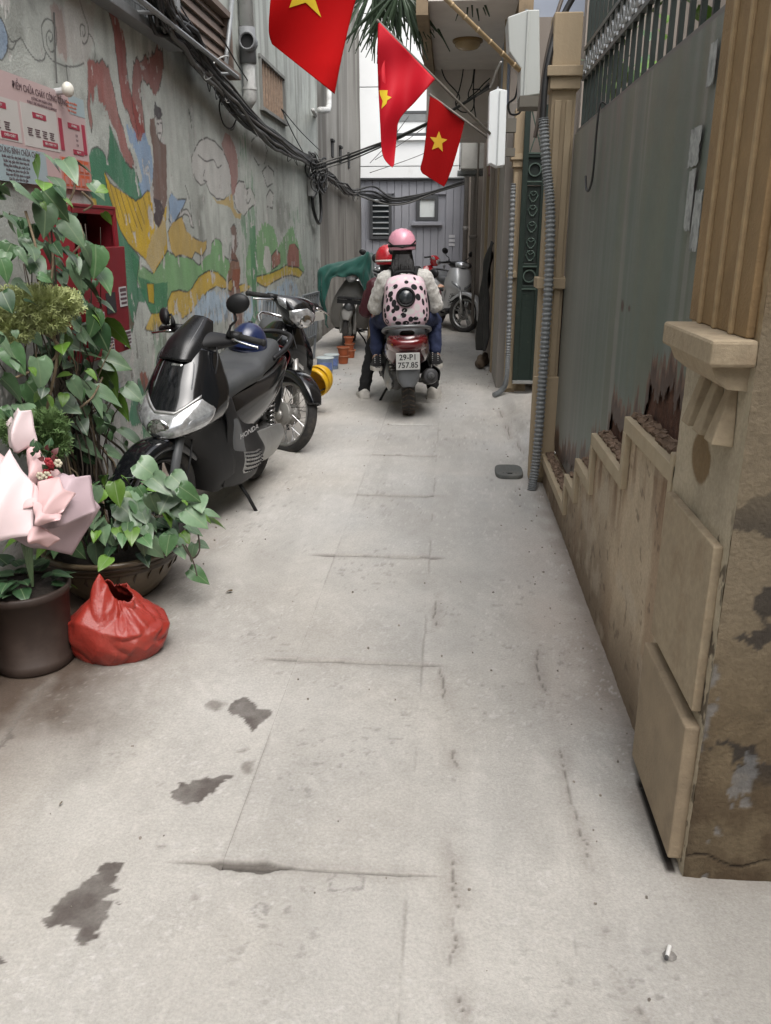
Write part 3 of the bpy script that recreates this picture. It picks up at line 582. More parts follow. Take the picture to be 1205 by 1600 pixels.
for k in range(3):
    tag(MB().box((0.01, YB - 0.012, 1.28 + k * 0.085), (0.13, 0.004, 0.055)).build('paper_notice', mat('white_paper', (0.55, 0.55, 0.57), rough=0.8, var=0.15, scale=60)), 'small white paper notice on the grey boards, %s of three' % ('lowest', 'middle', 'topmost')[k], 'notice', 'paper notices on the grey boards')
tag(MB().cyl((-0.14, 17.9, 0), (-0.14, 17.9, 0.86), 0.02, n=8).lathe([(0.0, 0.9), (0.028, 0.885), (0.028, 0.86), (0.02, 0.85)], 10, (-0.14, 17.9, 0)).lathe([(0.02, 0.02), (0.07, 0.01), (0.07, 0)], 10, (-0.14, 17.9, 0)).build('bollard', M_GREYMET), 'thin grey steel post standing before the grey clad house', 'bollard')

# ================================================================== RIGHT, beyond: houses with porch roof
M_CREAM = mat('cream_render', (0.37, 0.29, 0.19), rough=0.85, var=0.16, scale=6, dirt=(0.17, 0.11, 0.07), dirt_amt=0.22, streak=True, bump=0.25)
M_TAUPE = mat('taupe_render', (0.35, 0.305, 0.265), rough=0.85, var=0.14, scale=5, dirt=(0.18, 0.15, 0.13), dirt_amt=0.25, streak=True, bump=0.2)
M_SOFFIT = mat('soffit_render', (0.66, 0.61, 0.565), rough=0.9, var=0.08, scale=4, dirt=(0.52, 0.47, 0.42), dirt_amt=0.15)
M_BLUEWALL = mat('pale_blue_render', (0.42, 0.47, 0.56), rough=0.85, var=0.08, scale=4)
ph = thing('porch_house', 'brownish house with a porch slab over the lane and iron window grilles', 'building', (0.5, 8.3, 0))
part(MB().box((0.95, 13.4, 1.65), (0.9, 10.0, 3.3)), 'house_core', M_TAUPE, ph)
part(MB().box((0.14, 9.3, 3.40), (0.78, 3.0, 0.2)), 'porch_slab', M_SOFFIT, ph)
part(MB().box((-0.29, 9.3, 3.37), (0.10, 3.0, 0.34)), 'porch_fascia', mat('brown_fascia', (0.27, 0.2, 0.125), rough=0.85, var=0.2, scale=5, dirt=(0.10, 0.075, 0.05), dirt_amt=0.4), ph)
part(MB().box((0.57, 9.3, 3.345), (0.12, 3.0, 0.35)), 'porch_beam', mat('brown_fascia', (0.3, 0.2, 0.1)), ph)
part(MB().box((0.14, 10.95, 3.12), (0.95, 0.28, 0.75)), 'cross_beam', M_SOFFIT, ph)
part(MB().box((0.10, 11.3, 2.84), (0.62, 0.5, 0.5)), 'lower_beam', M_SOFFIT, ph)
part(MB().box((-0.25, 10.9, 2.95), (0.12, 0.2, 0.55)), 'beam_post', M_SOFFIT, ph)
lamp = thing('ceiling_lamp', 'round amber glass ceiling lamp, unlit, under the porch slab', 'lamp', (0.115, 9.24, 3.3))
MB().lathe([(0.0, 0.0), (0.15, 0.0), (0.15, -0.025), (0.135, -0.03)], 24).build('lamp_base', mat('lamp_brass', (0.30, 0.20, 0.09), rough=0.45, metal=0.4), lamp, smooth=True, bevel=0.003)
MB().lathe([(0.128, -0.028), (0.125, -0.055), (0.10, -0.078), (0.06, -0.09), (0, -0.094)], 24).build('lamp_shade', mat('amber_glass', (0.42, 0.30, 0.15), rough=0.15, spec=0.6), lamp, smooth=True)
# facade pieces facing the lane: cream jamb with mouldings, cloth-hung doorway, door frames, grilles
M_DOOR = mat('brown_door', (0.17, 0.125, 0.09), rough=0.6, var=0.15, scale=8)
fx = lambda y: 0.52 - (y - 7.8) * 0.020
for (y, d, wd, m, nm, z1) in ((8.75, 0.16, 0.9, mat('pale_jamb', (0.30, 0.275, 0.245), rough=0.8, var=0.15, scale=8, dirt=(0.15, 0.13, 0.11), dirt_amt=0.2, streak=True), 'pale_pier', 2.6),
                        (9.35, 0.10, 0.16, M_CREAM, 'door_jamb', 2.5), (10.6, 0.12, 0.2, M_TAUPE, 'door_jamb', 2.6), (11.3, 0.10, 0.12, M_CREAM, 'door_jamb', 2.5), (12.1, 0.13, 0.3, M_TAUPE, 'wall_pier', 2.9), (14.0, 0.12, 0.25, M_TAUPE, 'wall_pier', 2.9), (16.4, 0.12, 0.3, M_TAUPE, 'wall_pier', 3.2), (18.1, 0.10, 0.3, M_TAUPE, 'wall_pier', 3.2)):
    part(MB().box((fx(y) + d / 2 - 0.02, y, z1 / 2), (d, wd, z1)), nm, m, ph, bevel=0.006)
part(MB().box((0.51, 9.97, 1.25), (0.04, 1.1, 2.5)), 'door_panel', M_DOOR, ph)
part(MB().box((0.505, 10.95, 1.3), (0.03, 0.5, 2.6)), 'glass_door', mat('dull_door_glass', (0.12, 0.10, 0.085), rough=0.25, var=0.2, scale=3), ph)
part(MB().box((0.47, 11.7, 1.3), (0.03, 0.7, 2.6)), 'side_door', mat('dull_door_glass', (0.12, 0.1, 0.085)), ph)
part(MB().box((0.483, 10.95, 1.62), (0.008, 0.42, 0.36)), 'green_reflection', mat('reflected_green', (0.09, 0.16, 0.06), rough=0.3, var=0.3, scale=8), ph)  # green reflection on the door glass, painted as a thin coloured panel
part(MB().box((0.455, 11.0, 2.3), (0.02, 0.9, 0.26)), 'red_fanlight', mat('dull_red', (0.22, 0.06, 0.05), rough=0.6, var=0.3, scale=6), ph)
for y0, y1 in ((12.3, 13.85), (14.15, 16.2)):
    gr = part(MB().box((fx(13) - 0.07, (y0 + y1) / 2, 2.72), (0.03, y1 - y0, 0.04)).box((fx(13) - 0.07, (y0 + y1) / 2, 0.25), (0.03, y1 - y0, 0.04)).box((fx(13) - 0.07, (y0 + y1) / 2, 1.45), (0.03, y1 - y0, 0.03)), 'window_grille', mat('grille_brown', (0.10, 0.085, 0.07), rough=0.6, var=0.2), ph)
    kk = int((y1 - y0) / 0.15)
    for k in range(kk + 1):
        y = y0 + (y1 - y0) * k / kk; MB().cyl((fx(13) - 0.07, y, 0.25), (fx(13) - 0.07, y, 2.9), 0.012, n=6).ell((fx(13) - 0.07, y, 1.45), (0.02, 0.02, 0.03), 6, 4).build('bar', mat('grille_brown', (0.1, 0.1, 0.1)), gr)
bw = thing('blue_house', 'pale blue painted house wall rising behind the white meter boxes', 'building', (0.8, 8.6, 0))
part(MB().box((0.83, 9.1, 3.7), (0.7, 1.2, 2.2)), 'blue_wall', M_BLUEWALL, bw)
part(MB().box((0.455, 8.48, 3.7), (0.035, 0.06, 2.2)), 'corner_strip', M_CREAM, bw)
for x in (0.56, 0.60): part(MB().cyl((x, 8.47, 2.6), (x, 8.47, 5.6), 0.012, n=6), 'wall_pipe', M_BLUEWALL, bw)
# rain pipe, air conditioner at the far right
pp = MB().tube([(0.28, 17.6, 0), (0.28, 17.6, 2.9), (0.22, 17.3, 3.2), (0.22, 17.3, 4.5)], 0.05, n=10)
for z in (0.6, 1.6, 2.6): pp.lathe([(0.05, -0.04), (0.06, -0.03), (0.06, 0.03), (0.05, 0.04)], 10, (0.28, 17.6, z))
tag(pp.build('drain_pipe', mat('grey_pvc', (0.20, 0.19, 0.175), rough=0.6, var=0.2, scale=8), smooth=True), 'grey plastic rain pipe beside the far iron grilles', 'pipe')
ac = thing('air_conditioner', 'dusty white air conditioner outdoor unit under the porch beams', 'air conditioner', (0.29, 13.0, 2.42))
MB().box((0, 0, 0.16), (0.36, 0.8, 0.46)).build('casing', mat('dusty_white', (0.42, 0.41, 0.38), rough=0.6, var=0.15, dirt=(0.2, 0.18, 0.15), dirt_amt=0.3), ac, bevel=0.015)
g = MB()
for r in (0.04, 0.08, 0.12, 0.16, 0.2): g.lathe([(r - 0.004, -0.19), (r + 0.004, -0.19), (r + 0.004, -0.2), (r - 0.004, -0.2)], 18, (0, 0.1, 0.16), 'X', closed_prof=True)
g.build('fan_guard', M_FRAME, ac)
MB().lathe([(0.0, -0.183), (0.2, -0.183)], 18, (0, 0.1, 0.16), 'X').build('fan_opening', M_DARK, ac)
MB().box((0.0, -0.3, -0.1), (0.45, 0.04, 0.04)).box((0, 0.3, -0.1), (0.45, 0.04, 0.04)).build('bracket', M_GREYMET, ac)

# ================================================================== RIGHT, near: gatehouse pillar, steel gate, stepped base wall
M_OCHRE = mat('ochre_render', (0.275, 0.18, 0.088), rough=0.88, var=0.16, scale=9, dirt=(0.17, 0.105, 0.05), dirt_amt=0.3, dirt_scale=4, bump=0.4, bump_scale=110)
M_BEIGE = mat('beige_render', (0.345, 0.275, 0.185), rough=0.86, var=0.17, scale=40, dirt=(0.22, 0.15, 0.09), dirt_amt=0.30, dirt_scale=9, bump=0.35, bump_scale=90)
def paint_face(name, P0, U, V, nu, nv, fn, root, m=None, keepfn=None):
    """plane P0 + u U + v V with painted colour and relief along the normal"""
    U = np.array(U, float); V = np.array(V, float); Nn = np.cross(U, V); Nn /= np.linalg.norm(Nn)
    lu, lv = np.linalg.norm(U), np.linalg.norm(V)
    u, v = np.meshgrid(np.linspace(0, lu, nu), np.linspace(0, lv, nv)); h, c = fn(u, v)
    P = np.array(P0)[None, None] + u[..., None] * U / lu + v[..., None] * V / lv + h[..., None] * Nn
    kp = None
    if keepfn is not None: kp = keepfn((u[:-1, :-1] + u[1:, 1:]) / 2, (v[:-1, :-1] + v[1:, 1:]) / 2)
    P = P - np.array(root.location)[None, None]
    return gridmesh(name, P[..., 0], P[..., 1], P[..., 2], c, m or M_MURAL, root, kp)
gp = thing('gate_pillar', 'large ochre rendered gate pillar with stained brown side, nearest on the right', 'pillar', (0.62, 1.9, 0))
def side_fn(u, v):                                     # the face towards the camera: brown, scuffed, black flakes
    n = fbm(u * 3, v * 3, 600, 5); f = fbm(u * 30, v * 30, 601, 4)
    c = np.ones(u.shape + (3,)) * col3((0.165, 0.125, 0.078)) * (0.7 + 0.5 * n)[..., None] * (0.85 + 0.3 * f)[..., None]
    c = mixc(c, col3((0.235, 0.195, 0.14)), smooth(0.4, 0.8, v) * 0.55); c = mixc(c, col3((0.16, 0.10, 0.045)), smooth(1.25, 1.4, v) * 0.6)
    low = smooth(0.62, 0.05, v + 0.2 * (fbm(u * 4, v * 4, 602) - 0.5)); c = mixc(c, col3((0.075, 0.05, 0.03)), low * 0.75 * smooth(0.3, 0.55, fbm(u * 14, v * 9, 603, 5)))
    c = mixc(c, col3((0.03, 0.027, 0.027)), smooth(0.635, 0.655, fbm(u * 11, v * 11, 604, 6)) * 0.8 * smooth(0.2, 0.35, v) * smooth(1.1, 0.8, v))
    fl = smooth(0.68, 0.70, fbm(u * 18 + 4, v * 9, 605, 5)) * smooth(0.9, 0.6, v) ; c = mixc(c, col3((0.22, 0.22, 0.22)), fl * 0.6)
    wave = 0.055 + 0.012 * np.sin(u * 40) + 0.02 * (fbm(u * 12, u * 0, 606) - 0.5); ck = smooth(0.004, 0.001, np.abs(v - wave)); c = mixc(c, col3((0.02, 0.015, 0.012)), ck * 0.9)
    c = mixc(c, col3((0.05, 0.033, 0.022)), smooth(0.03, 0.0, u) * 0.4 * smooth(0.5, 0.2, v))
    return 0.004 * (f - 0.5) + 0.004 * (n - 0.5) - 0.003 * fl - 0.004 * ck, c
PX, PY0, PY1 = 0.588, 1.625, 2.085
paint_face('side_face', (PX, PY0, 0.0), (1.0, 0, 0), (0, 0, 2.7), 150, 480, side_fn, gp)
def front_fn(u, v):                                    # face to the lane; u runs away from the camera
    n = fbm(u * 4, v * 4, 610, 5); f = fbm(u * 40, v * 40, 611, 4)
    c = np.ones(u.shape + (3,)) * col3((0.45, 0.385, 0.285)) * (0.80 + 0.36 * n)[..., None] * (0.88 + 0.24 * f)[..., None]
    c = mixc(c, col3((0.29, 0.185, 0.085)), smooth(1.19, 1.30, v)); c = c * (1 - 0.18 * smooth(0.40, 0.80, fbm(u * 5, v * 1.5, 612)))[..., None]
    ov = ((u - 0.26) / 0.075) ** 2 + ((v - 0.965 + 0.0 * u) / 0.062) ** 2; c = mixc(c, col3((0.17, 0.105, 0.045)), smooth(1.1, 0.75, ov + 0.4 * (f - 0.5)) * 0.85)
    ed = smooth(0.028, 0.02, u); c = mixc(c, col3((0.42, 0.36, 0.26)), ed * smooth(0.4, 0.5, v) * 0.4)
    pt = smooth(0.62, 0.66, fbm(u * 40, v * 18, 613, 4)) * smooth(0.06, 0.03, np.abs(u - 0.045)) * smooth(1.0, 0.8, v); c = mixc(c, col3((0.05, 0.035, 0.025)), pt * 0.8)
    return 0.004 * (f - 0.5) + 0.004 * (n - 0.5), c
paint_face('front_face', (PX, PY1, 0), (0, PY0 - PY1, 0), (0, 0, 2.7), 90, 450, lambda u, v: front_fn(PY1 - PY0 - u, v), gp)
part(MB().box((PX + 0.50, (PY0 + PY1) / 2 + 0.02, 1.35), (0.97, PY1 - PY0 - 0.03, 2.7)), 'pillar_core', M_OCHRE, gp)
ymid, yl = (PY0 + PY1) / 2, PY1 - PY0
for k, yy in enumerate((1.735, 1.845, 1.955)):          # raised ribs of the shaft above the capital
    part(MB().box((PX - 0.0205, yy, 1.961), (0.010, 0.016, 1.398)), 'rib', mat('pale_ochre', (0.36, 0.255, 0.14), rough=0.85, var=0.2, scale=30), gp, bevel=0.003)
part(MB().box((PX - 0.008, 1.855, 1.961), (0.017, 0.40, 1.397)), 'shaft_panel', M_OCHRE, gp, bevel=0.003)
part(MB().box((PX - 0.043, 1.815, 1.236), (0.088, 0.38, 0.052)), 'ledge', M_BEIGE, gp, bevel=0.007)
part(MB().prism([(0, 0), (-0.075, 0), (-0.062, -0.028), (-0.038, -0.047), (0, -0.05)], 0.32, Matrix.Translation((PX, 1.655, 1.210)) @ Matrix(((1, 0, 0, 0), (0, 0, 1, 0), (0, 1, 0, 0), (0, 0, 0, 1)))), 'ledge_moulding', M_BEIGE, gp)
for k, yy in enumerate((1.72, 1.81, 1.90)):
    part(MB().add([(PX, yy - .018, 1.162), (PX, yy + .018, 1.162), (PX - .012, yy + .018, 1.162), (PX - .012, yy - .018, 1.162), (PX, yy - .034, 1.038), (PX, yy + .034, 1.038), (PX - .044, yy + .028, 1.042), (PX - .044, yy - .028, 1.042)], [(0, 1, 2, 3), (7, 6, 5, 4), (0, 3, 7, 4), (1, 5, 6, 2), (3, 2, 6, 7), (0, 4, 5, 1)]), 'drop_ornament', M_BEIGE, gp, bevel=0.003)
part(MB().box((PX - 0.010, 1.86, 0.63), (0.022, 0.40, 0.40)), 'upper_plate', M_BEIGE, gp, bevel=0.004)
part(MB().box((PX - 0.016, 1.855, 0.215), (0.036, 0.415, 0.365)), 'lower_plate', mat('worn_beige', (0.29, 0.225, 0.15), rough=0.85, var=0.18, scale=9, dirt=(0.14, 0.10, 0.07), dirt_amt=0.4, bump=0.4, bump_scale=90), gp, bevel=0.005)

# stepped base wall under the gate
STEPS = [(2.085, 2.70, 0.89), (2.70, 3.28, 0.70), (3.28, 3.64, 0.50), (3.64, 3.93, 0.345), (3.93, 4.955, 0.19)]
bwall = thing('stepped_wall', 'beige dwarf wall with a stepped zigzag top under the steel gate', 'wall', (0.6, 3.5, 0))
def step_top(y):
    z = np.full(np.shape(y), 0.19)
    for a, b, h in STEPS: z = np.where((y >= a) & (y < b), h, z)
    return z
def base_fn(u, v):
    y = u + 2.085; n = fbm(y * 3, v * 3, 620, 5); f = fbm(y * 30, v * 30, 621, 4); st = fbm(y * 9, v * 1.3, 622, 5); top = step_top(y)
    c = np.ones(u.shape + (3,)) * col3((0.47, 0.38, 0.275)) * (0.76 + 0.42 * n)[..., None] * (0.88 + 0.24 * f)[..., None]
    c = mixc(c, col3((0.29, 0.185, 0.115)), smooth(0.44, 0.72, st) * 0.5)
    c = mixc(c, col3((0.17, 0.095, 0.055)), smooth(0.48, 0.68, fbm(y * 16, v * 2, 623, 4)) * smooth(0.32, 0.05, top - v) * 0.75)
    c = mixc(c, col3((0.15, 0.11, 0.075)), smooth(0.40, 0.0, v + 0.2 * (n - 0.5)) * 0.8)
    c = mixc(c, col3((0.10, 0.075, 0.055)), smooth(0.71, 0.74, fbm(y * 26, v * 24, 624, 4)) * 0.5); c = mixc(c, col3((0.50, 0.43, 0.34)), smooth(0.55, 0.7, fbm(y * 5, v * 6, 625, 5)) * 0.45)
    return 0.005 * (f - 0.5) + 0.006 * (n - 0.5), c
# normal must face the lane (-X): U = -Y would flip, so use U = +Y, V = +Z with x offset sign handled by relief only
paint_face('wall_face', (0.600, 2.085, 0), (0, 2.868, 0), (0, 0, 0.89), 420, 130, base_fn, bwall, keepfn=lambda u, v: v < step_top(u + 2.085) - 0.004)
w = MB()
for a, b, h in STEPS: w.box((0.665, (a + b) / 2, h / 2 - 0.004), (0.12, b - a, h - 0.002))
part(w, 'wall_body', M_BEIGE, bwall)
M_TRIM = mat('beige_trim', (0.385, 0.315, 0.215), rough=0.85, var=0.12, scale=9, dirt=(0.28, 0.2, 0.12), dirt_amt=0.25, bump=0.25, bump_scale=80)
prev = None
for i, (a, b, h) in enumerate(STEPS):
    part(MB().box((0.592, (a + b) / 2, h - 0.024), (0.022, b - a, 0.05)), 'trim', M_TRIM, bwall, bevel=0.003)
    if prev is not None: part(MB().box((0.5905, a - 0.022, (h + prev) / 2 - 0.048), (0.022, 0.044, prev - h)), 'trim', M_TRIM, bwall, bevel=0.003)
    prev = h
part(MB().box((0.597, 2.102, 0.80), (0.03, 0.034, 0.24)), 'trim', M_TRIM, bwall, bevel=0.003)
cr = MB()                                              # crumbled mortar on the ledges behind the trim
for a, b, h in STEPS:
    for k in range(int((b - a) * 900)):
        q = random.uniform(0.002, 0.006) * random.choice((1, 1, 1, 1.8)); cr.box((random.uniform(0.612, 0.65), random.uniform(a + 0.02, b - 0.01), h + q * 0.5), (q * 1.6, q * 2, q * 1.5), Euler((random.random() * 3, random.random() * 3, random.random() * 3)))
o = part(cr, 'mortar_crumbs', mat('mortar', (0.17, 0.115, 0.08), rough=0.95, var=0.5, scale=30), bwall); o['kind'] = 'stuff'

# steel gate
gate = thing('steel_gate', 'grey sheet steel gate rusted away along its bottom edge, with bars above', 'gate', (0.66, 3.5, 0))
M_GRMET = mat('dark_green_bars', (0.030, 0.040, 0.036), rough=0.5, var=0.2, scale=20, metal=0.2)
GT = 1.975
def rust_edge(y):
    sd = np.maximum(np.maximum(step_top(y - 0.06), step_top(y + 0.03)), step_top(y)); sd = np.where(sd > 0.6, np.maximum(sd, step_top(y)), sd)
    return 0.55 * sd + 0.45 * np.maximum(step_top(y - 0.02), step_top(y)) + 0.025 + 0.20 * np.clip(fbm(y * 6, y * 0 + 3.0, 630, 3) - 0.36, 0, 1) + 0.16 * np.clip(fbm(y * 30, y * 0 + 9, 631, 3) - 0.36, 0, 1)
def gate_fn(u, v):
    y = u + 2.09; z = v + 0.15
    n = fbm(y * 1.3, z * 1.3, 640, 4); st = fbm(y * 16, z * 0.5, 641, 5); st2 = fbm(y * 5, z * 0.25, 642, 4); f = fbm(y * 50, z * 50, 643, 3)
    c = np.ones(u.shape + (3,)) * col3((0.135, 0.155, 0.122)) * (0.75 + 0.5 * n)[..., None] * (0.92 + 0.16 * f)[..., None]
    c = mixc(c, col3((0.27, 0.265, 0.25)), smooth(0.46, 0.66, st) * 0.5); c = mixc(c, col3((0.115, 0.155, 0.138)), smooth(0.45, 0.6, st2) * 0.5)
    c = mixc(c, col3((0.28, 0.265, 0.245)), smooth(3.6, 4.8, y) * 0.55); c = mixc(c, col3((0.22, 0.165, 0.16)), smooth(0.55, 0.68, fbm(y * 6, z * 0.7, 644)) * 0.4 * smooth(1.3, 1.9, z))
    d = z - rust_edge(y); rz = d + 0.13 * (fbm(y * 34, z * 9, 645, 5) - 0.5)
    c = mixc(c, col3((0.135, 0.062, 0.036)), smooth(0.115, 0.09, rz) * 0.9); c = mixc(c, col3((0.052, 0.025, 0.016)), smooth(0.08, 0.06, rz) * 0.97)
    for (yy, zz, a, b) in ((3.25, 1.2, 0.03, 0.022), (3.13, 1.2, 0.02, 0.012)):
        c = mixc(c, col3((0.07, 0.035, 0.025)), smooth(1.2, 0.6, np.hypot((y - yy) / a, (z - zz) / b) + 0.5 * (f - 0.5)) * 0.9)
    seam = smooth(0.03, 0.0, np.abs(z - (0.42 + (y - 3.9) * 0.0)) ) * smooth(3.85, 3.95, y) * 0
    return 0.008 * (fbm(y * 1.2, z * 0.8, 646) - 0.5) + 0.004 * seam, c
M_SHEET = mat('painted_sheet_steel', (0.1, 0.1, 0.1), rough=0.46, var=0.12, scale=25, attr='Col', bump=0.12, bump_scale=160, spec=0.5)
paint_face('steel_sheet', (0.655, 2.09, 0.15), (0, 2.86, 0), (0, 0, GT - 0.15), 520, 330, gate_fn, gate, M_SHEET, keepfn=lambda u, v: (v + 0.15) > rust_edge(u + 2.09))
part(MB().box((0.662, 4.4, 0.33), (0.004, 0.95, 0.22)), 'patch_plate', M_SHEET if False else mat('old_patch_plate', (0.13, 0.125, 0.115), rough=0.6, var=0.25, scale=12, dirt=(0.12, 0.055, 0.03), dirt_amt=0.35), gate)
part(MB().box((0.676, 3.59, 0.70), (0.02, 3.02, 1.0)), 'rusty_backing', mat('rust_dark', (0.105, 0.048, 0.03), rough=0.95, var=0.6, scale=25, bump=1, bump_scale=50), gate)
part(MB().box((0.672, 3.49, GT + 0.004), (0.03, 2.8, 0.022)), 'top_edge', mat('bare_edge', (0.17, 0.17, 0.165), rough=0.5, metal=0.3), gate)
for k in range(23):
    y = 2.16 + k * 0.122; part(MB().box((0.68, y, GT + 0.41), (0.016, 0.016, 0.80)), 'bar', M_GRMET, gate)
for z in (2.235, 2.375, 2.76): part(MB().box((0.68, 3.49, z), (0.024, 2.8, 0.018)), 'rail', mat('grey_rail', (0.13, 0.14, 0.14), rough=0.45, metal=0.4), gate)
scroll = MB()
for k in range(23):
    y = 2.10 + k * 0.122; s1 = [(0.675, y + 0.061 + 0.05 * math.cos(q) * (0.3 + 0.12 * q), 2.305 + 0.055 * math.sin(q) * (0.3 + 0.12 * q)) for q in [i * 0.5 for i in range(13)]]
    scroll = MB().tube([(0.675, y + 0.02, 2.245)] + s1, 0.007, n=5).tube([(0.675, y + 0.1, 2.245), (0.675, y + 0.105, 2.33), (0.675, y + 0.085, 2.36)], 0.007, n=5)
    part(scroll, 'scroll', mat('silver_scroll', (0.30, 0.31, 0.31), rough=0.4, metal=0.5), gate)
hk = MB().tube(spline([(0.668, 4.05, GT + 0.02), (0.640, 4.05, GT + 0.03), (0.632, 4.05, 1.90), (0.632, 4.06, 1.72), (0.630, 4.12, 1.655), (0.628, 4.2, 1.66), (0.628, 4.25, 1.72)], 26), 0.005, n=6)
tag(hk.build('wire_hook', mat('black_wire', (0.02, 0.02, 0.02), rough=0.5)), 'bent black wire hook hanging over the top of the steel gate', 'hook')
for (px, py, wd, hg, lab) in ((1086, 230, 0.10, 0.10, 'torn white bill pasted on the steel gate, second from the top'), (1078, 313, 0.06, 0.16, 'narrow grey peeling bill with specks on the steel gate'), (1088, 345, 0.075, 0.155, 'white torn bill with dark gaps low on the steel gate'), (1113, 100, 0.06, 0.10, 'small pale bill by the fluted shaft, topmost on the steel gate')):
    _, y, z = atX(px, py, 0.646); rg = random.Random(int(py)); w = MB(); nn = 14
    poly = [(wd / 2 * a_ * (1 - 0.28 * rg.random() ** 4), hg / 2 * b_ * (1 - 0.16 * rg.random() ** 4)) for a_, b_ in [(-1 + 2 * i / 6, -1) for i in range(6)] + [(1, -1 + 2 * i / 8) for i in range(8)] + [(1 - 2 * i / 6, 1) for i in range(6)] + [(-1, 1 - 2 * i / 8) for i in range(8)]]
    w.prism([(-a, b) for a, b in poly], 0.0015, Matrix.Translation((0.6445, y, z)) @ Matrix(((0, 0, 1, 0), (1, 0, 0, 0), (0, 1, 0, 0), (0, 0, 0, 1))))
    tag(w.build('paper_bill', mat('torn_paper', (0.36, 0.37, 0.36), rough=0.9, var=0.25, scale=50, dirt=(0.12, 0.13, 0.13), dirt_amt=0.4, dirt_scale=22)), lab, 'bill', 'bills pasted on the steel gate')
# second gate post behind the sheet, and the jamb beyond the green gate
def classic_post(x, y, lab, zc, H, wd=0.15, dp=0.14):
    t = thing('gate_post', lab, 'post', (x, y, 0))
    MB().box((0, 0, zc / 2), (dp, wd, zc)).build('shaft', M_CREAM, t, bevel=0.006)
    for s in (-0.03, 0.03): MB().box((s, -wd / 2 - 0.008, zc * 0.62), (0.035, 0.02, zc * 0.66)).build('fillet', M_CREAM, t, bevel=0.003)
    MB().box((0, -0.01, zc + 0.025), (dp + 0.07, wd + 0.08, 0.05)).box((0, -0.01, zc - 0.03), (dp + 0.03, wd + 0.04, 0.06)).build('capital', M_CREAM, t, bevel=0.004)
    MB().box((0, 0, (zc + 0.05 + H) / 2), (dp + 0.02, wd + 0.02, H - zc - 0.05)).build('upper_block', M_CREAM, t, bevel=0.006)
    MB().box((0.0, -wd / 2 - 0.012, 0.35), (dp + 0.02, 0.024, 0.62)).build('base_plate', M_CREAM, t, bevel=0.003)
    MB().box((0.0, -0.015, zc * 0.53), (dp + 0.05, wd + 0.05, 0.06)).build('mid_ledge', M_CREAM, t, bevel=0.004)
    return t
classic_post(0.585, 5.02, 'stained cream gate post with capital behind the ribbed conduit', 2.255, 2.56, 0.15, 0.13)
classic_post(0.60, 8.12, 'narrow cream post with mouldings left of the dark green iron gate', 2.10, 2.52, 0.12, 0.10)
# courtyard seen through the bars
yard = thing('courtyard_house', 'shaded beige house wall in the yard behind the gate bars', 'building', (2.3, 4.5, 0))
part(MB().box((2.4, 3.2, 2.6), (0.2, 9.2, 5.2)), 'yard_wall', M_BEIGE, yard)
part(MB().box((1.85, 7.75, 2.6), (1.6, 0.15, 5.2)), 'rear_wall', M_TAUPE, yard)
part(MB().box((2.22, 3.4, 2.35), (0.06, 0.9, 0.9)), 'dark_window', M_DARK, yard)
tag(MB().box((1.7, 4.9, -0.012), (2.1, 5.5, 0.03)).build('yard_floor', M_TAUPE), 'plain paved yard floor behind the gate', None, kind='structure')
# dark green iron gate leaf, standing open across the recess
gg = thing('green_gate', 'narrow dark green iron gate leaf with round holes and scroll panel', 'gate', (0.73, 8.0, 0.10))
M_GGATE = mat('old_green_paint', (0.009, 0.021, 0.015), rough=0.5, var=0.2, scale=9, dirt=(0.12, 0.14, 0.12), dirt_amt=0.03, dirt_scale=22, bump=0.2)
M_GLIGHT = mat('worn_green_edge', (0.07, 0.105, 0.085), rough=0.5, var=0.3, scale=30)
MB().box((-0.085, 0, 1.22), (0.05, 0.04, 2.44)).box((0.085, 0, 1.22), (0.05, 0.04, 2.44)).box((0, 0, 2.42), (0.12, 0.036, 0.05)).box((0, 0, 2.03), (0.12, 0.036, 0.03)).box((0, 0, 1.80), (0.12, 0.036, 0.03)).box((0, 0, 1.10), (0.12, 0.036, 0.03)).box((0, 0, 0.90), (0.12, 0.036, 0.03)).build('gate_frame', M_GGATE, gg, bevel=0.003)
MB().box((0, 0.002, 0.45), (0.12, 0.016, 0.87)).build('lower_panel', M_GGATE, gg)
MB().box((0, 0.012, 1.45), (0.12, 0.01, 0.66)).box((0, 0.012, 1.915), (0.12, 0.01, 0.2)).box((0, 0.012, 1.0), (0.12, 0.01, 0.17)).build('back_sheet', mat('gate_shadow_green', (0.010, 0.018, 0.014), rough=0.6), gg)
for z in (1.915, 1.0): MB().lathe([(0.048, -0.014), (0.058, -0.014), (0.058, 0.008), (0.048, 0.008)], 24, (0, -0.004, z), 'Y', closed_prof=True).build('round_hole', M_GLIGHT, gg, smooth=False)
for z in (2.05, 1.815, 1.085, 0.885): MB().box((0, -0.02, z), (0.13, 0.01, 0.012)).build('strip', M_GLIGHT, gg)
for k, z in enumerate((1.70, 1.58, 1.44, 1.30, 1.19)):
    s = MB()
    for sg in (-1, 1):
        s.tube([(sg * (0.004 + 0.034 * math.sin(q * 0.62)), -0.004, z + 0.045 * math.cos(q * 0.55) - 0.01) for q in range(7)], 0.005, n=5)
        s.tube([(sg * 0.004, -0.004, z), (sg * 0.03, -0.004, z + 0.022), (sg * 0.042, -0.004, z - 0.004), (sg * 0.03, -0.004, z - 0.02)], 0.005, n=5)
    s.build('scroll', M_GLIGHT, gg)
for a, b in (((-0.05, 2.06), (0.05, 2.39)), ((0.05, 2.06), (-0.05, 2.39))): MB().tube([(a[0], 0, a[1]), (b[0], 0, b[1])], 0.006, n=6).build('cross_rod', M_GLIGHT, gg)
MB().box((0.155, -0.06, 1.1), (0.05, 0.16, 2.2), Euler((0, 0, R(20)))).build('folded_leaf', M_GGATE, gg, bevel=0.003)
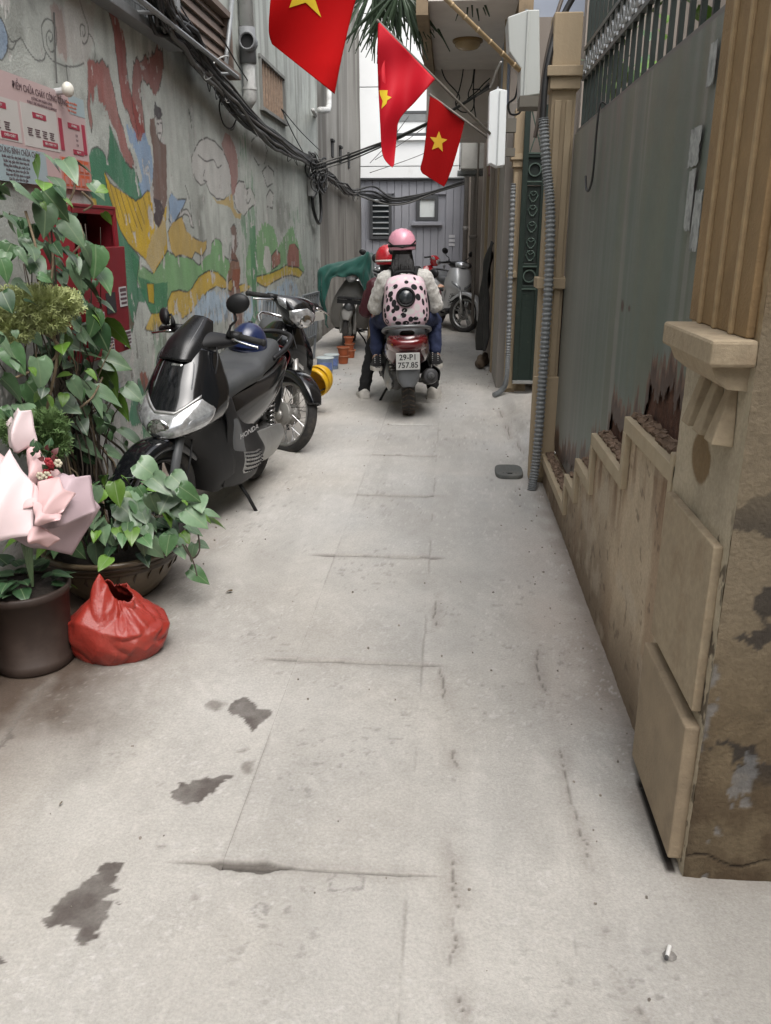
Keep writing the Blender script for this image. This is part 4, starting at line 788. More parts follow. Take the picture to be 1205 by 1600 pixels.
MB().box((0.02, -0.03, 0.02), (0.26, 0.10, 0.022)).build('bottom_rail', mat('pale_steel', (0.30, 0.30, 0.29), rough=0.5, metal=0.2), gg)
tag(MB().box((0.69, 8.22, 0.045), (0.14, 0.2, 0.09)).box((0.9, 8.25, 0.05), (0.1, 0.2, 0.10)).build('door_sill', M_BEIGE), 'low beige sill under the dark green iron gate', 'sill')
part(MB().box((1.35, 8.3, 1.5), (1.0, 0.3, 3.0)), 'side_wall', M_TAUPE, bw)

# ================================================================== VEHICLES (local axes: X right, Y forward, Z up)
M_BLACK = mat('black_gloss_paint', (0.006, 0.0065, 0.008), rough=0.16, coat=0.7, spec=0.4, var=0.2, scale=5, dirt=(0.03, 0.028, 0.026), dirt_amt=0.05, dirt_scale=6)
M_PLAST = mat('black_plastic', (0.011, 0.011, 0.012), rough=0.5, var=0.25, scale=9, dirt=(0.04, 0.037, 0.034), dirt_amt=0.12, dirt_scale=9, spec=0.35)
M_GPLAST = mat('grey_plastic', (0.10, 0.105, 0.11), rough=0.45, var=0.15, scale=8, dirt=(0.16, 0.15, 0.14), dirt_amt=0.2)
M_TYRE = mat('tyre_rubber', (0.028, 0.027, 0.026), rough=0.85, var=0.25, scale=30, dirt=(0.10, 0.085, 0.07), dirt_amt=0.3, dirt_scale=14, bump=0.2, bump_scale=200)
M_ALLOY = mat('dull_alloy', (0.42, 0.42, 0.41), rough=0.38, metal=0.85, var=0.15, scale=20, dirt=(0.14, 0.12, 0.10), dirt_amt=0.3, dirt_scale=12)
M_CHROME = mat('chrome', (0.65, 0.65, 0.65), rough=0.14, metal=1.0, var=0.08, dirt=(0.3, 0.28, 0.26), dirt_amt=0.1)
M_DRIM = mat('black_rim', (0.02, 0.02, 0.021), rough=0.4, metal=0.2, var=0.2)
M_ENGINE = mat('engine_metal', (0.16, 0.16, 0.155), rough=0.55, metal=0.5, var=0.3, scale=16, dirt=(0.06, 0.05, 0.04), dirt_amt=0.4, dirt_scale=12)
M_LENS = mat('headlight_lens', (0.50, 0.51, 0.52), rough=0.12, metal=0.55, coat=1.0, var=0.55, scale=26, spec=0.8)
M_LENS2 = mat('smoked_lens', (0.30, 0.31, 0.32), rough=0.10, metal=0.4, coat=1.0, var=0.5, scale=30)
M_REFL = mat('reflector', (0.72, 0.72, 0.72), rough=0.1, metal=1.0, var=0.3, scale=30)
M_SEAT = mat('seat_vinyl', (0.052, 0.055, 0.058), rough=0.55, var=0.12, scale=8, dirt=(0.10, 0.10, 0.10), dirt_amt=0.25, bump=0.25, bump_scale=250)
M_REDL = mat('tail_lens', (0.13, 0.008, 0.010), rough=0.12, coat=1.0, var=0.2)
M_PRINT = mat('white_print', (0.55, 0.55, 0.55), rough=0.5, var=0.05)
M_INK = mat('dark_print', (0.03, 0.03, 0.032), rough=0.6, var=0.05)
def put(o, loc=(0, 0, 0), rot=(0, 0, 0)): o.location = loc; o.rotation_euler = rot; return o
def wheel(root, name, y, r, w, steer=0.0, px=0.0, spokes='cast', rim_m=None, pivot=None):
    """tyre (part) > rim, hub, spokes (sub-parts); turns with the fork about the pivot"""
    rim_m = rim_m or M_ALLOY; pivot = y if pivot is None else pivot; dy = y - pivot
    rr = r - w * 0.80; h = w / 2; c = (0, dy, r)
    prof = [(rr, -h * 0.62), (rr + w * 0.2, -h * 0.92), (r - w * 0.34, -h), (r - w * 0.1, -h * 0.72), (r, -h * 0.2), (r, h * 0.2), (r - w * 0.1, h * 0.72), (r - w * 0.34, h), (rr + w * 0.2, h * 0.92), (rr, h * 0.62)]
    t = put(MB().lathe(prof, 44, c, 'X').build(name, M_TYRE, root, smooth=True), (0, pivot, 0), (0, 0, steer))
    MB().lathe([(rr + 0.004, -h * 0.66), (rr + 0.008, -h * 0.72), (rr - 0.012, -h * 0.62), (rr - 0.022, -h * 0.3), (rr - 0.022, h * 0.3), (rr - 0.012, h * 0.62), (rr + 0.008, h * 0.72), (rr + 0.004, h * 0.66)], 40, c, 'X', closed_prof=True).build('rim', rim_m, t, smooth=True)
    if spokes == 'cast':
        sp = MB()
        for k in range(5):
            q = 2 * math.pi * k / 5 + 0.3
            for dq, off in ((-0.15, -0.006), (0.15, 0.006)):
                p0 = Vector((0, dy + 0.035 * math.cos(q), r + 0.035 * math.sin(q))); p1 = Vector((off, dy + (rr - 0.012) * math.cos(q + dq), r + (rr - 0.012) * math.sin(q + dq)))
                sp = MB().tube([p0, p1], [0.02, 0.013], 6); sp.build('spoke', rim_m, t, smooth=True)
        MB().lathe([(0.0, -0.05), (0.035, -0.05), (0.045, -0.02), (0.045, 0.02), (0.035, 0.05), (0.0, 0.05)], 18, c, 'X').build('hub', M_ENGINE, t, smooth=True, bevel=0.003)
        MB().lathe([(0.05, h * 0.8), (0.105, h * 0.8), (0.105, h * 0.8 + 0.004), (0.05, h * 0.8 + 0.004)], 26, c, 'X', closed_prof=True).build('brake_disc', M_CHROME, t)
    else:
        for k in range(36):
            q = 2 * math.pi * k / 36; s = 1 if k % 2 else -1; q2 = q + (0.55 if (k // 2) % 2 else -0.55)
            MB().tube([(s * 0.03, dy + 0.06 * math.cos(q2), r + 0.06 * math.sin(q2)), (0, dy + (rr - 0.016) * math.cos(q), r + (rr - 0.016) * math.sin(q))], 0.0022, 4, cap=False).build('spoke', M_CHROME, t)
        MB().lathe([(0.0, -0.055), (0.05, -0.055), (0.075, -0.045), (0.075, -0.03), (0.05, -0.015), (0.05, 0.02), (0.08, 0.03), (0.08, 0.06), (0.03, 0.066), (0.0, 0.066)], 26, c, 'X').build('hub', mat('cast_hub', (0.40, 0.39, 0.37), rough=0.5, metal=0.6, var=0.2, dirt=(0.15, 0.13, 0.11), dirt_amt=0.3), t, smooth=True, bevel=0.003)
    return t
def turn(o, pv, steer):
    P = Vector((0, pv, 0)); o.location = P - Matrix.Rotation(steer, 3, 'Z') @ P; o.rotation_euler = (0, 0, steer); return o
def on(root, p):
    return root.rotation_euler.to_matrix() @ Vector(p) + root.location
def mirror(root, x, y, z, hx, hy, hz, turn=0.0, size=1.0, pivot=0.0, steer=0.0):
    s = 1 if hx > 0 else -1
    st = put(MB().tube(spline([(x, y - pivot, z), (x + s * 0.015, y - pivot, z + 0.05), ((x + hx) / 2 + s * 0.02, (y + hy) / 2 - pivot, (z + hz) / 2 + 0.01), (hx - s * 0.03, hy - pivot, hz - 0.02)], 10), [0.013, 0.013] + [0.0065] * 8, 8).build('mirror_stem', M_PLAST, root, smooth=True), (0, pivot, 0), (0, 0, steer))
    h = put(MB().ell((hx, hy - pivot, hz + 0.015), (0.062 * size, 0.026, 0.045 * size), 18, 10, Euler((0, R(-14 * s), R(turn)))).build('mirror_head', M_PLAST, root, smooth=True), (0, pivot, 0), (0, 0, steer))
    return h
def plate_text(l1, l2): return l1, l2
def body_net(secs):
    """half sections (y, z top, half width, z bottom, widest height fraction) to a closed ring net"""
    rows = []
    for (y, zt, w, zb, f) in secs:
        zm = zb + (zt - zb) * f
        rows.append([(0, y, zt), (w * 0.55, y, zt - (zt - zb) * 0.02), (w * 0.92, y, zt - (zt - zm) * 0.42), (w, y, zm), (w * 0.9, y, zb + (zm - zb) * 0.4), (w * 0.6, y, zb + 0.004), (0, y, zb)])
    return Net(rows)
def grips(root, xg, y, z, steer, pivot, lever=True, drop=0.02, back=0.03):
    for s in (-1, 1):
        g = put(MB().tube([(s * (xg - 0.12), y + back * 0.4 - pivot, z), (s * xg, y - back - pivot, z - drop)], [0.016, 0.0165], 12).ell((s * (xg + 0.004), y - back - 0.001 - pivot, z - drop), (0.012, 0.019, 0.019), 10, 6).build('grip', mat('grip_rubber', (0.02, 0.02, 0.02), rough=0.8, bump=0.3, bump_scale=300), root, smooth=True), (0, pivot, 0), (0, 0, steer))
        if lever: put(MB().tube(spline([(s * (xg - 0.14), y + 0.05 - pivot, z - 0.01), (s * (xg - 0.10), y + 0.065 - pivot, z - 0.014), (s * (xg - 0.02), y + 0.045 - pivot, z - 0.03), (s * (xg + 0.012), y + 0.03 - pivot, z - 0.036)], 10), [0.009] * 3 + [0.006] * 6 + [0.009], 8).build('brake_lever', M_CHROME, root, smooth=True), (0, pivot, 0), (0, 0, steer))
        put(MB().tube([(s * (xg - 0.19), y + back * 0.6 - pivot, z + 0.002), (s * (xg - 0.115), y + back * 0.4 - pivot, z)], 0.024, 10).build('switch_box', M_PLAST, root, smooth=True), (0, pivot, 0), (0, 0, steer))
def rear_kit(root, paint, rack=True, plate=None, tail_y=-0.98, big_tail=False):
    """swing unit, exhaust, shock, rear fender and lamp shared by the scooters"""
    MB().box((-0.10, -0.40, 0.30), (0.10, 0.62, 0.17)).box((-0.05, -0.15, 0.33), (0.2, 0.28, 0.2)).build('engine_case', M_ENGINE, root, bevel=0.035)
    cv = Net([[(-0.155, -0.10, 0.30), (-0.175, -0.10, 0.36), (-0.16, -0.10, 0.40)], [(-0.16, -0.3, 0.22), (-0.19, -0.3, 0.31), (-0.16, -0.3, 0.40)], [(-0.16, -0.55, 0.20), (-0.195, -0.55, 0.29), (-0.16, -0.55, 0.375)], [(-0.15, -0.74, 0.23), (-0.175, -0.74, 0.29), (-0.15, -0.74, 0.345)], [(-0.13, -0.78, 0.27), (-0.14, -0.78, 0.29), (-0.13, -0.78, 0.31)]], mirror=False)
    m = MB(); cv.mesh(m, 12, 20); m.build('drive_cover', mat('cover_silver', (0.34, 0.34, 0.33), rough=0.42, metal=0.6, var=0.2, dirt=(0.10, 0.09, 0.08), dirt_amt=0.3), root, smooth=True, solid=0.02)
    ex = MB().tube(spline([(0.05, 0.02, 0.24), (0.11, -0.12, 0.20), (0.15, -0.3, 0.23)], 10), 0.02, 10).build('exhaust_pipe', M_ENGINE, root, smooth=True)
    ex = MB().tube([(0.165, -0.30, 0.25), (0.175, -0.40, 0.265), (0.185, -0.80, 0.345), (0.187, -0.86, 0.355)], [0.035, 0.06, 0.068, 0.058], 20).build('muffler', mat('muffler_grey', (0.06, 0.06, 0.062), rough=0.4, metal=0.3, var=0.2), root, smooth=True, bevel=0.006)
    MB().tube([(0.187, -0.855, 0.355), (0.190, -0.90, 0.363)], [0.028, 0.026], 14).lathe([(0.012, 0), (0.02, 0)], 12, (0.19, -0.90, 0.363), 'Y').build('outlet', M_GPLAST, ex, smooth=True)
    MB().tube([(0.187, -0.902, 0.363), (0.190, -0.903, 0.3632)], 0.013, 10).build('outlet_hole', M_DARK, ex)
    gu = Net([[(0.20, -0.42, 0.35), (0.245, -0.42, 0.31), (0.24, -0.42, 0.25)], [(0.21, -0.6, 0.39), (0.262, -0.6, 0.34), (0.25, -0.6, 0.27)], [(0.20, -0.82, 0.44), (0.262, -0.82, 0.39), (0.255, -0.82, 0.31)]], mirror=False); m = MB(); gu.mesh(m, 8, 10); m.build('heat_guard', M_PLAST, ex, smooth=True, solid=0.008)
    sp = MB()
    for k in range(60): pass
    sp.tube([(-0.13 + 0.028 * math.cos(q * 1.3), -0.60 - q * 0.0016 + 0.0, 0.38 + q * 0.0052 + 0.0) if False else (-0.13 + 0.027 * math.cos(q * 0.9), -0.61 + 0.027 * math.sin(q * 0.9), 0.36 + q * 0.0042) for q in range(50)], 0.0055, 5); sp.build('shock_spring', M_CHROME, root, smooth=True)
    MB().tube([(-0.13, -0.61, 0.32), (-0.13, -0.61, 0.60)], 0.014, 8).build('shock_rod', M_ENGINE, root)
def scooter(name, label, loc, yaw, lean, paint, style, plate=None, steer=0.0, group=None, drop=0.0, rim_m=None, mz=(1.155, 1.155)):
    t = thing(name, label, 'scooter', (*loc, 0), (0, lean, yaw), group)
    rw, tw = {'blade': (0.265, 0.10), 'tall': (0.30, 0.095)}[style]
    up = (0.0 if style == 'blade' else 0.03) - drop
    fy, ry = 0.64, -0.64
    wheel(t, 'front_wheel', fy, rw, 0.085 if style == 'blade' else 0.095, steer, pivot=0.50, rim_m=rim_m); wheel(t, 'rear_wheel', ry, rw, tw + 0.012, rim_m=rim_m)
    pv = 0.50
    for s in (-1, 1):
        put(MB().tube([(s * 0.075, fy - pv, rw), (s * 0.075, fy - pv - 0.10, rw + 0.33)], [0.021, 0.026], 12).build('fork_leg', M_GPLAST if style == 'blade' else M_ALLOY, t, smooth=True), (0, pv, 0), (0, 0, steer))
    # front mudguard: beaked arc over the wheel
    rows = []
    for k in range(9):
        a = R(150 - k * 21); rg = rw + 0.03 + (0.03 if k == 0 else 0); wd = 0.055 + 0.016 * math.sin(math.pi * k / 8) - (0.03 if k == 8 else 0)
        cy, cz = fy - pv + rg * math.cos(a), rw + rg * math.sin(a)
        if k == 8: cy += 0.03; cz += 0.02
        iy, iz = fy - pv + (rg - 0.05) * math.cos(a), rw + (rg - 0.05) * math.sin(a)
        rows.append([(0, cy, cz), (wd * 0.7, cy * 0.995, cz - 0.004), (wd, (cy * 0.7 + iy * 0.3), (cz * 0.7 + iz * 0.3)), (wd * 1.04, iy, iz)])
    m = MB(); Net(rows).mesh(m, 16, 30); put(m.build('front_mudguard', paint if style == 'tall' else M_BLACK, t, smooth=True, solid=0.006), (0, pv, 0), (0, 0, steer))
    if style == 'blade':
        cow = Net([[(0, .395, .965), (.05, .39, .96), (.105, .36, .945), (.145, .28, .925)], [(0, .455, .885), (.085, .44, .88), (.145, .385, .865), (.178, .29, .85)], [(0, .515, .805), (.10, .495, .80), (.172, .42, .79), (.207, .30, .785)],
                   [(0, .565, .73), (.105, .545, .728), (.185, .46, .73), (.222, .32, .74)], [(0, .625, .655), (.11, .60, .655), (.195, .50, .665), (.225, .34, .68)], [(0, .655, .60), (.085, .632, .60), (.165, .53, .61), (.20, .36, .62)], [(0, .645, .565), (.05, .63, .565), (.11, .54, .57), (.15, .38, .57)]])
        m = MB(); cow.mesh(m, 36, 36); m.build('front_cowl', paint, t, smooth=True, solid=0.006)
        au = lambda u: abs(u - 0.5) * 2
        hl = MB(); cow.patch(hl, lambda u: 0.99 - 0.45 * max(0, au(u) - 0.3) ** 1.2, lambda u: 0.62 - 0.42 * max(0, au(u) - 0.15) if au(u) < 0.50 else 0.473 + 0.55 * (au(u) - 0.50), 0.13, 0.87, 40, 12, 0.007)
        hl = hl.build('headlight', M_LENS, t, smooth=True)
        for s in (-1, 1):
            m = MB(); cow.patch(m, lambda u: 0.86 - 0.30 * max(0, au(u) - 0.35), lambda u: 0.70 - 0.25 * max(0, au(u) - 0.3), 0.5 + s * 0.19, 0.5 + s * 0.36, 10, 4, 0.010, flip=1); m.build('signal_lens', M_LENS2, hl, smooth=True)
            if s > 0: m = MB(); c = cow.P(0.53, 0.80); n = cow.N(0.53, 0.80); n = n if n.y > 0 else -n; m.ell(c - n * 0.001, (0.062, 0.012, 0.046), 22, 10); m.build('bulb_reflector', M_REFL, hl, smooth=True)
        m = MB(); cow.patch(m, lambda u: 0.635 - 0.42 * max(0, au(u) - 0.15), lambda u: 0.60 - 0.46 * max(0, au(u) - 0.15), 0.25, 0.75, 40, 3, 0.0105); m.build('chrome_brow', M_ALLOY, t, smooth=True)
        for s in (-1, 1):
            m = MB(); cow.patch(m, lambda u: 0.14, lambda u: 0.40, 0.5 + s * 0.155, 0.5 + s * 0.17, 2, 10, 0.006); m.build('hood_crease', M_GPLAST, t, smooth=True)
        for s in (-1, 1):
            m = MB(); cow.patch(m, lambda u: 0.02 + .9 * (abs(u - .5) - .30), lambda u: 0.05 + .9 * (abs(u - .5) - .30), 0.5 + s * 0.30, 0.5 + s * 0.47, 8, 1, 0.0012); m.build('panel_gap', M_DARK, t, smooth=True)
        m = MB(); cow.patch(m, lambda u: 0.16, lambda u: 0.20, 0.44, 0.56, 8, 2, 0.005); m.build('badge', M_CHROME, t, smooth=True)
        # dark inner apron under the lamp, down to the wheel
        ap = Net([[(0, .60, .575), (.08, .57, .575), (.15, .44, .60), (.19, .34, .64)], [(0, .50, .50), (.08, .48, .50), (.15, .40, .50), (.21, .28, .52)], [(0, .40, .40), (.09, .39, .40), (.16, .34, .39), (.215, .22, .40)], [(0, .34, .30), (.09, .33, .29), (.15, .29, .28), (.20, .18, .30)], [(0, .30, .22), (.08, .29, .21), (.12, .25, .20), (.16, .15, .22)]])
        m = MB(); ap.mesh(m, 24, 24); m.build('inner_apron', M_PLAST, t, smooth=True, solid=0.006)
        for s in (-1, 1):
            sk = Net([[(s * .205, .36, .69), (s * .215, .33, .60), (s * .20, .30, .50), (s * .18, .26, .36), (s * .15, .24, .22)], [(s * .20, .24, .70), (s * .235, .24, .58), (s * .225, .22, .46), (s * .22, .16, .34), (s * .17, .14, .20)], [(s * .16, .12, .62), (s * .20, .10, .52), (s * .225, .08, .42), (s * .235, .04, .31), (s * .19, .02, .19)], [(s * .13, -.02, .56), (s * .17, -.04, .48), (s * .21, -.08, .38), (s * .235, -.12, .29), (s * .20, -.14, .20)], [(s * .13, -.18, .52), (s * .16, -.2, .46), (s * .19, -.24, .38), (s * .21, -.28, .31), (s * .18, -.3, .25)]], mirror=False)
            m = MB(); sk.mesh(m, 20, 20); side = m.build('side_skirt', M_PLAST, t, smooth=True, solid=0.008)
            m = MB(); sk.patch(m, lambda u: 0.14 if u > 0.2 else 0.22, lambda u: 0.52 - 0.1 * u, 0.20, 0.62, 10, 8, 0.006 * s, flip=-1); m.build('side_panel', M_GPLAST, side, smooth=True)
            m = MB(); sk.patch(m, lambda u: 0.34 + 0.1 * (0.9 - u), lambda u: 0.84, 0.60, 0.86, 8, 10, 0.010 * s, flip=-1); fp = m.build('foot_plate', M_ALLOY, side, smooth=True)
            st = MB()
            for i in range(5):
                for j in range(9):
                    u, v = 0.635 + 0.048 * i, 0.40 + 0.048 * j; p = sk.P(u, v); n = sk.N(u, v); n = n if n.x * s > 0 else -n
                    st.ell(p + n * 0.0125, (0.006, 0.010, 0.005), 6, 4, Euler((0, 0, 0.8 if (i + j) % 2 else -0.8)))
            o = st.build('tread_studs', M_PLAST, side); o['kind'] = 'stuff'
        for s, rot in ((-1, (R(90), R(-2), R(-90))), ):
            text('HONDA', 'lettering', 0.042, M_PRINT, (-0.262, 0.115, 0.50), (R(97), R(-8), R(-104)), t, sx=1.15)
        # handlebar cowl with small dark screen
        hc = Net([[(0, .16, 1.0), (.07, .15, .998), (.15, .12, .99), (.20, .11, .985)], [(0, .28, 1.02), (.08, .25, 1.015), (.16, .18, 1.0), (.205, .14, .985)], [(0, .37, .985), (.085, .335, .98), (.16, .23, .97), (.20, .16, .962)], [(0, .40, .945), (.08, .36, .945), (.13, .26, .945), (.15, .19, .945)], [(0, .30, .92), (.06, .28, .92), (.10, .2, .93), (.12, .14, .94)]])
        m = MB(); hc.mesh(m, 30, 20); turn(m.build('handlebar_cowl', M_PLAST, t, smooth=True, solid=0.006), 0.30, steer)
        sc = Net([[(0, .23, 1.085), (.042, .222, 1.08), (.062, .19, 1.06)], [(0, .325, 1.035), (.066, .305, 1.025), (.098, .24, 1.0)], [(0, .41, .975), (.080, .385, .968), (.122, .30, .945)], [(0, .465, .90), (.078, .45, .895), (.122, .37, .89)]])
        for s_ in (-1, 1):
            m = MB(); sc.patch(m, lambda u: .04, lambda u: .96, .5 + s_ * .20, .5 + s_ * .225, 2, 12, .004); turn(m.build('screen_ridge', M_GPLAST, t, smooth=True), 0.30, steer)
        m = MB(); sc.mesh(m, 20, 14); turn(m.build('fly_screen', mat('smoked_screen', (0.010, 0.010, 0.011), rough=0.28, var=0.2, dirt=(0.04, 0.037, 0.035), dirt_amt=0.12), t, smooth=True, solid=0.006), 0.30, steer)
        m = MB(); cow.patch(m, lambda u: 0.0, lambda u: 0.06, 0.47, 0.53, 4, 2, 0.008); m.build('position_lamp', M_LENS, t, smooth=True)
        grips(t, 0.345, 0.16, 1.00, steer, 0.30)
        mirror(t, 0.20, 0.20, 1.02, 0.27, 0.19, mz[0], -35, 0.95, 0.30, steer); mirror(t, -0.17, 0.20, 1.0, -0.225, 0.19, mz[1], 20, 1.05, 0.30, steer)
    else:
        cow = Net([[(0, .40, .98), (.08, .39, .975), (.14, .34, .965), (.17, .27, .95)], [(0, .47, .88), (.09, .455, .88), (.165, .385, .875), (.20, .28, .865)], [(0, .525, .76), (.095, .505, .765), (.175, .42, .77), (.215, .30, .77)], [(0, .56, .66), (.085, .535, .665), (.165, .44, .67), (.21, .30, .67)], [(0, .535, .59), (.06, .515, .59), (.13, .42, .58), (.19, .28, .56)], [(0, .43, .50), (.07, .42, .50), (.13, .35, .46), (.18, .24, .44)], [(0, .36, .36), (.08, .35, .36), (.13, .30, .33), (.16, .2, .32)]])
        m = MB(); cow.mesh(m, 36, 36); m.build('front_cowl', paint, t, smooth=True, solid=0.006)
        for s in (-1, 1):
            m = MB(); cow.patch(m, lambda u: 0.30 + 0.5 * (0.34 - abs(u - 0.5)) , lambda u: 0.36 + 0.62 * (0.34 - abs(u - 0.5)), 0.5 + s * 0.05, 0.5 + s * 0.30, 12, 4, 0.007); m.build('signal_lens', M_LENS2, t, smooth=True)
            m = MB(); cow.patch(m, lambda u: 0.62, lambda u: 0.99, 0.5 + s * 0.0, 0.5 + s * 0.40, 10, 8, 0.003); m.build('dark_apron', M_PLAST, t, smooth=True)
            sk = Net([[(s * .19, .30, .80), (s * .20, .28, .66), (s * .19, .24, .50), (s * .16, .2, .32)], [(s * .20, .20, .80), (s * .21, .17, .64), (s * .205, .13, .46), (s * .18, .1, .28)], [(s * .13, .12, .58), (s * .17, .06, .46), (s * .21, .0, .36), (s * .20, .0, .25)], [(s * .14, -.15, .52), (s * .18, -.16, .44), (s * .21, -.18, .36), (s * .20, -.18, .26)]], mirror=False); m = MB(); sk.mesh(m, 14, 14); m.build('side_skirt', paint, t, smooth=True, solid=0.008)
        hc = Net([[(0, .16, 1.06), (.10, .14, 1.05), (.2, .12, 1.04)], [(0, .34, 1.09), (.11, .30, 1.07), (.21, .2, 1.045)], [(0, .43, 1.03), (.11, .37, 1.02), (.2, .23, 1.015)], [(0, .40, .96), (.09, .35, .965), (.15, .22, .98)], [(0, .25, .95), (.07, .23, .955), (.11, .16, .97)]])
        m = MB(); hc.mesh(m, 24, 20); put(m.build('handlebar_cowl', M_PLAST, t, smooth=True, solid=0.006), (0, 0, 0))
        m = MB(); hc.patch(m, lambda u: 0.36, lambda u: 0.66, 0.24, 0.76, 16, 6, 0.008); m.build('headlight', M_LENS, t, smooth=True)
        grips(t, 0.36, 0.18, 1.04, steer, 0.3); mirror(t, .2, .2, 1.06, .33, .2, 1.19, -10, 1.0, 0.3, steer); mirror(t, -.2, .2, 1.06, -.33, .2, 1.19, 10, 1.0, 0.3, steer)
    # body, seat, tail
    bd = body_net([(0.20, .56 + up, .09, .36, .5), (0.06, .66 + up, .14, .36, .45), (-0.2, .70 + up, .175, .40, .5), (-0.5, .735 + up, .195, .46 + up * .5, .55), (-0.75, .775 + up, .18, .55 + up, .6), (-0.92, .80 + up, .135, .64 + up, .6), (-1.0, .805 + up, .08, .70 + up, .6)])
    m = MB(); bd.mesh(m, 40, 40, caps=True); m.build('tail_body', paint, t, smooth=True)
    for s in (-1, 1):
        m = MB(); bd.patch(m, lambda u: 0.34, lambda u: 0.92, 0.5 + s * (0.5 - 0.5 / 12 * 3.4), 0.5 + s * (0.5 - 0.5 / 12 * 3.1), 2, 20, 0.004, flip=1); m.build('pin_stripe', M_GPLAST, t, smooth=True)
    if style == 'tall': tunnel = None
    m = MB().box((0, 0.12, 0.40 if style == 'blade' else 0.30), (0.17 if style == 'blade' else 0.34, 0.44, 0.26 if style == 'blade' else 0.08)); m.build('floor_tunnel', M_PLAST, t, bevel=0.04)
    st = Net([[(0, .165, .62 + up), (.045, .165, .62 + up), (.06, .165, .60 + up), (.05, .165, .585 + up)], [(0, .10, .70 + up), (.07, .10, .695 + up), (.10, .10, .665 + up), (.09, .10, .63 + up)], [(0, -.10, .765 + up), (.11, -.10, .76 + up), (.15, -.10, .725 + up), (.14, -.10, .68 + up)], [(0, -.30, .775 + up), (.13, -.30, .77 + up), (.175, -.30, .735 + up), (.165, -.30, .70 + up)], [(0, -.40, .81 + up), (.12, -.40, .805 + up), (.165, -.40, .77 + up), (.16, -.40, .72 + up)], [(0, -.62, .845 + up), (.11, -.62, .84 + up), (.15, -.62, .80 + up), (.15, -.62, .745 + up)], [(0, -.80, .855 + up), (.08, -.80, .85 + up), (.11, -.80, .82 + up), (.11, -.80, .78 + up)], [(0, -.86, .83 + up), (.04, -.86, .83 + up), (.06, -.86, .81 + up), (.06, -.86, .79 + up)]])
    m = MB(); st.mesh(m, 30, 40); m.build('seat', M_SEAT, t, smooth=True, solid=0.01)
    gr = MB().tube(spline([(.165, -.55, .78 + up), (.19, -.72, .82 + up), (.15, -.93, .865 + up), (0, -1.0, .88 + up), (-.15, -.93, .865 + up), (-.19, -.72, .82 + up), (-.165, -.55, .78 + up)], 40), 0.018, 10, flat=0.8); gr.build('grab_rail', mat('rail_grey', (0.17, 0.175, 0.18), rough=0.4, metal=0.5, var=0.12) if plate else M_PLAST, t, smooth=True)
    rear_kit(t, paint)
    tl = MB(); bd.patch(tl, lambda u: 0.84, lambda u: 0.995, 0.16, 0.84, 30, 8, 0.006); tl.build('tail_light', M_REDL, t, smooth=True)
    tl = Net([[(0, -.93, .80 + up), (.09, -.92, .80 + up), (.145, -.86, .795 + up)], [(0, -1.015, .765 + up), (.11, -.99, .765 + up), (.165, -.89, .76 + up)], [(0, -1.01, .71 + up), (.10, -.985, .71 + up), (.155, -.87, .70 + up)], [(0, -.95, .655 + up), (.08, -.93, .655 + up), (.13, -.83, .645 + up)]]); m = MB(); tl.mesh(m, 24, 14); m.build('lamp_cluster', M_REDL if style == 'blade' else M_LENS, t, smooth=True, solid=0.006)
    fd = Net([[(0, -.94, .66 + up), (.07, -.935, .66 + up), (.09, -.90, .66 + up)], [(0, -.985, .56 + up), (.075, -.98, .56 + up), (.095, -.94, .56 + up)], [(0, -1.0, .46 + up), (.07, -.99, .46 + up), (.088, -.95, .46 + up)], [(0, -1.01, .36 + up * .6), (.04, -1.0, .355 + up * .6), (.06, -.965, .37 + up * .6)]]); m = MB(); fd.mesh(m, 16, 16); m.build('rear_mudguard', M_GPLAST, t, smooth=True, solid=0.006)
    MB().tube([(0.10, -0.0, 0.20), (0.22, -0.02, 0.16)], 0.012, 8).build('foot_peg', M_ENGINE, t)
    if plate:
        pl = MB().box((0, 0, 0), (0.19, 0.006, 0.14)).build('number_plate', mat('plate_white', (0.62, 0.63, 0.61), rough=0.4, var=0.06, dirt=(0.4, 0.38, 0.35), dirt_amt=0.1), t, bevel=0.002); put(pl, (0, -1.03, 0.61 + up), (R(12), 0, 0))
        o = text(plate[0], 'lettering', 0.066, M_INK, (0, -0.0036, 0.033), (R(90), 0, 0), pl, sx=0.92, offset=0.0012); o = text(plate[1], 'lettering', 0.066, M_INK, (0, -0.0036, -0.033), (R(90), 0, 0), pl, sx=0.92, offset=0.0012)
    # side stand
    MB().tube([(-0.10, -0.02, 0.22), (-0.20, -0.02, 0.10), (-0.262, -0.03, -0.005 + 0.26 * math.sin(-lean) * 0)], 0.011, 8).build('side_stand', M_PLAST, t, smooth=True) if lean else None
    return t

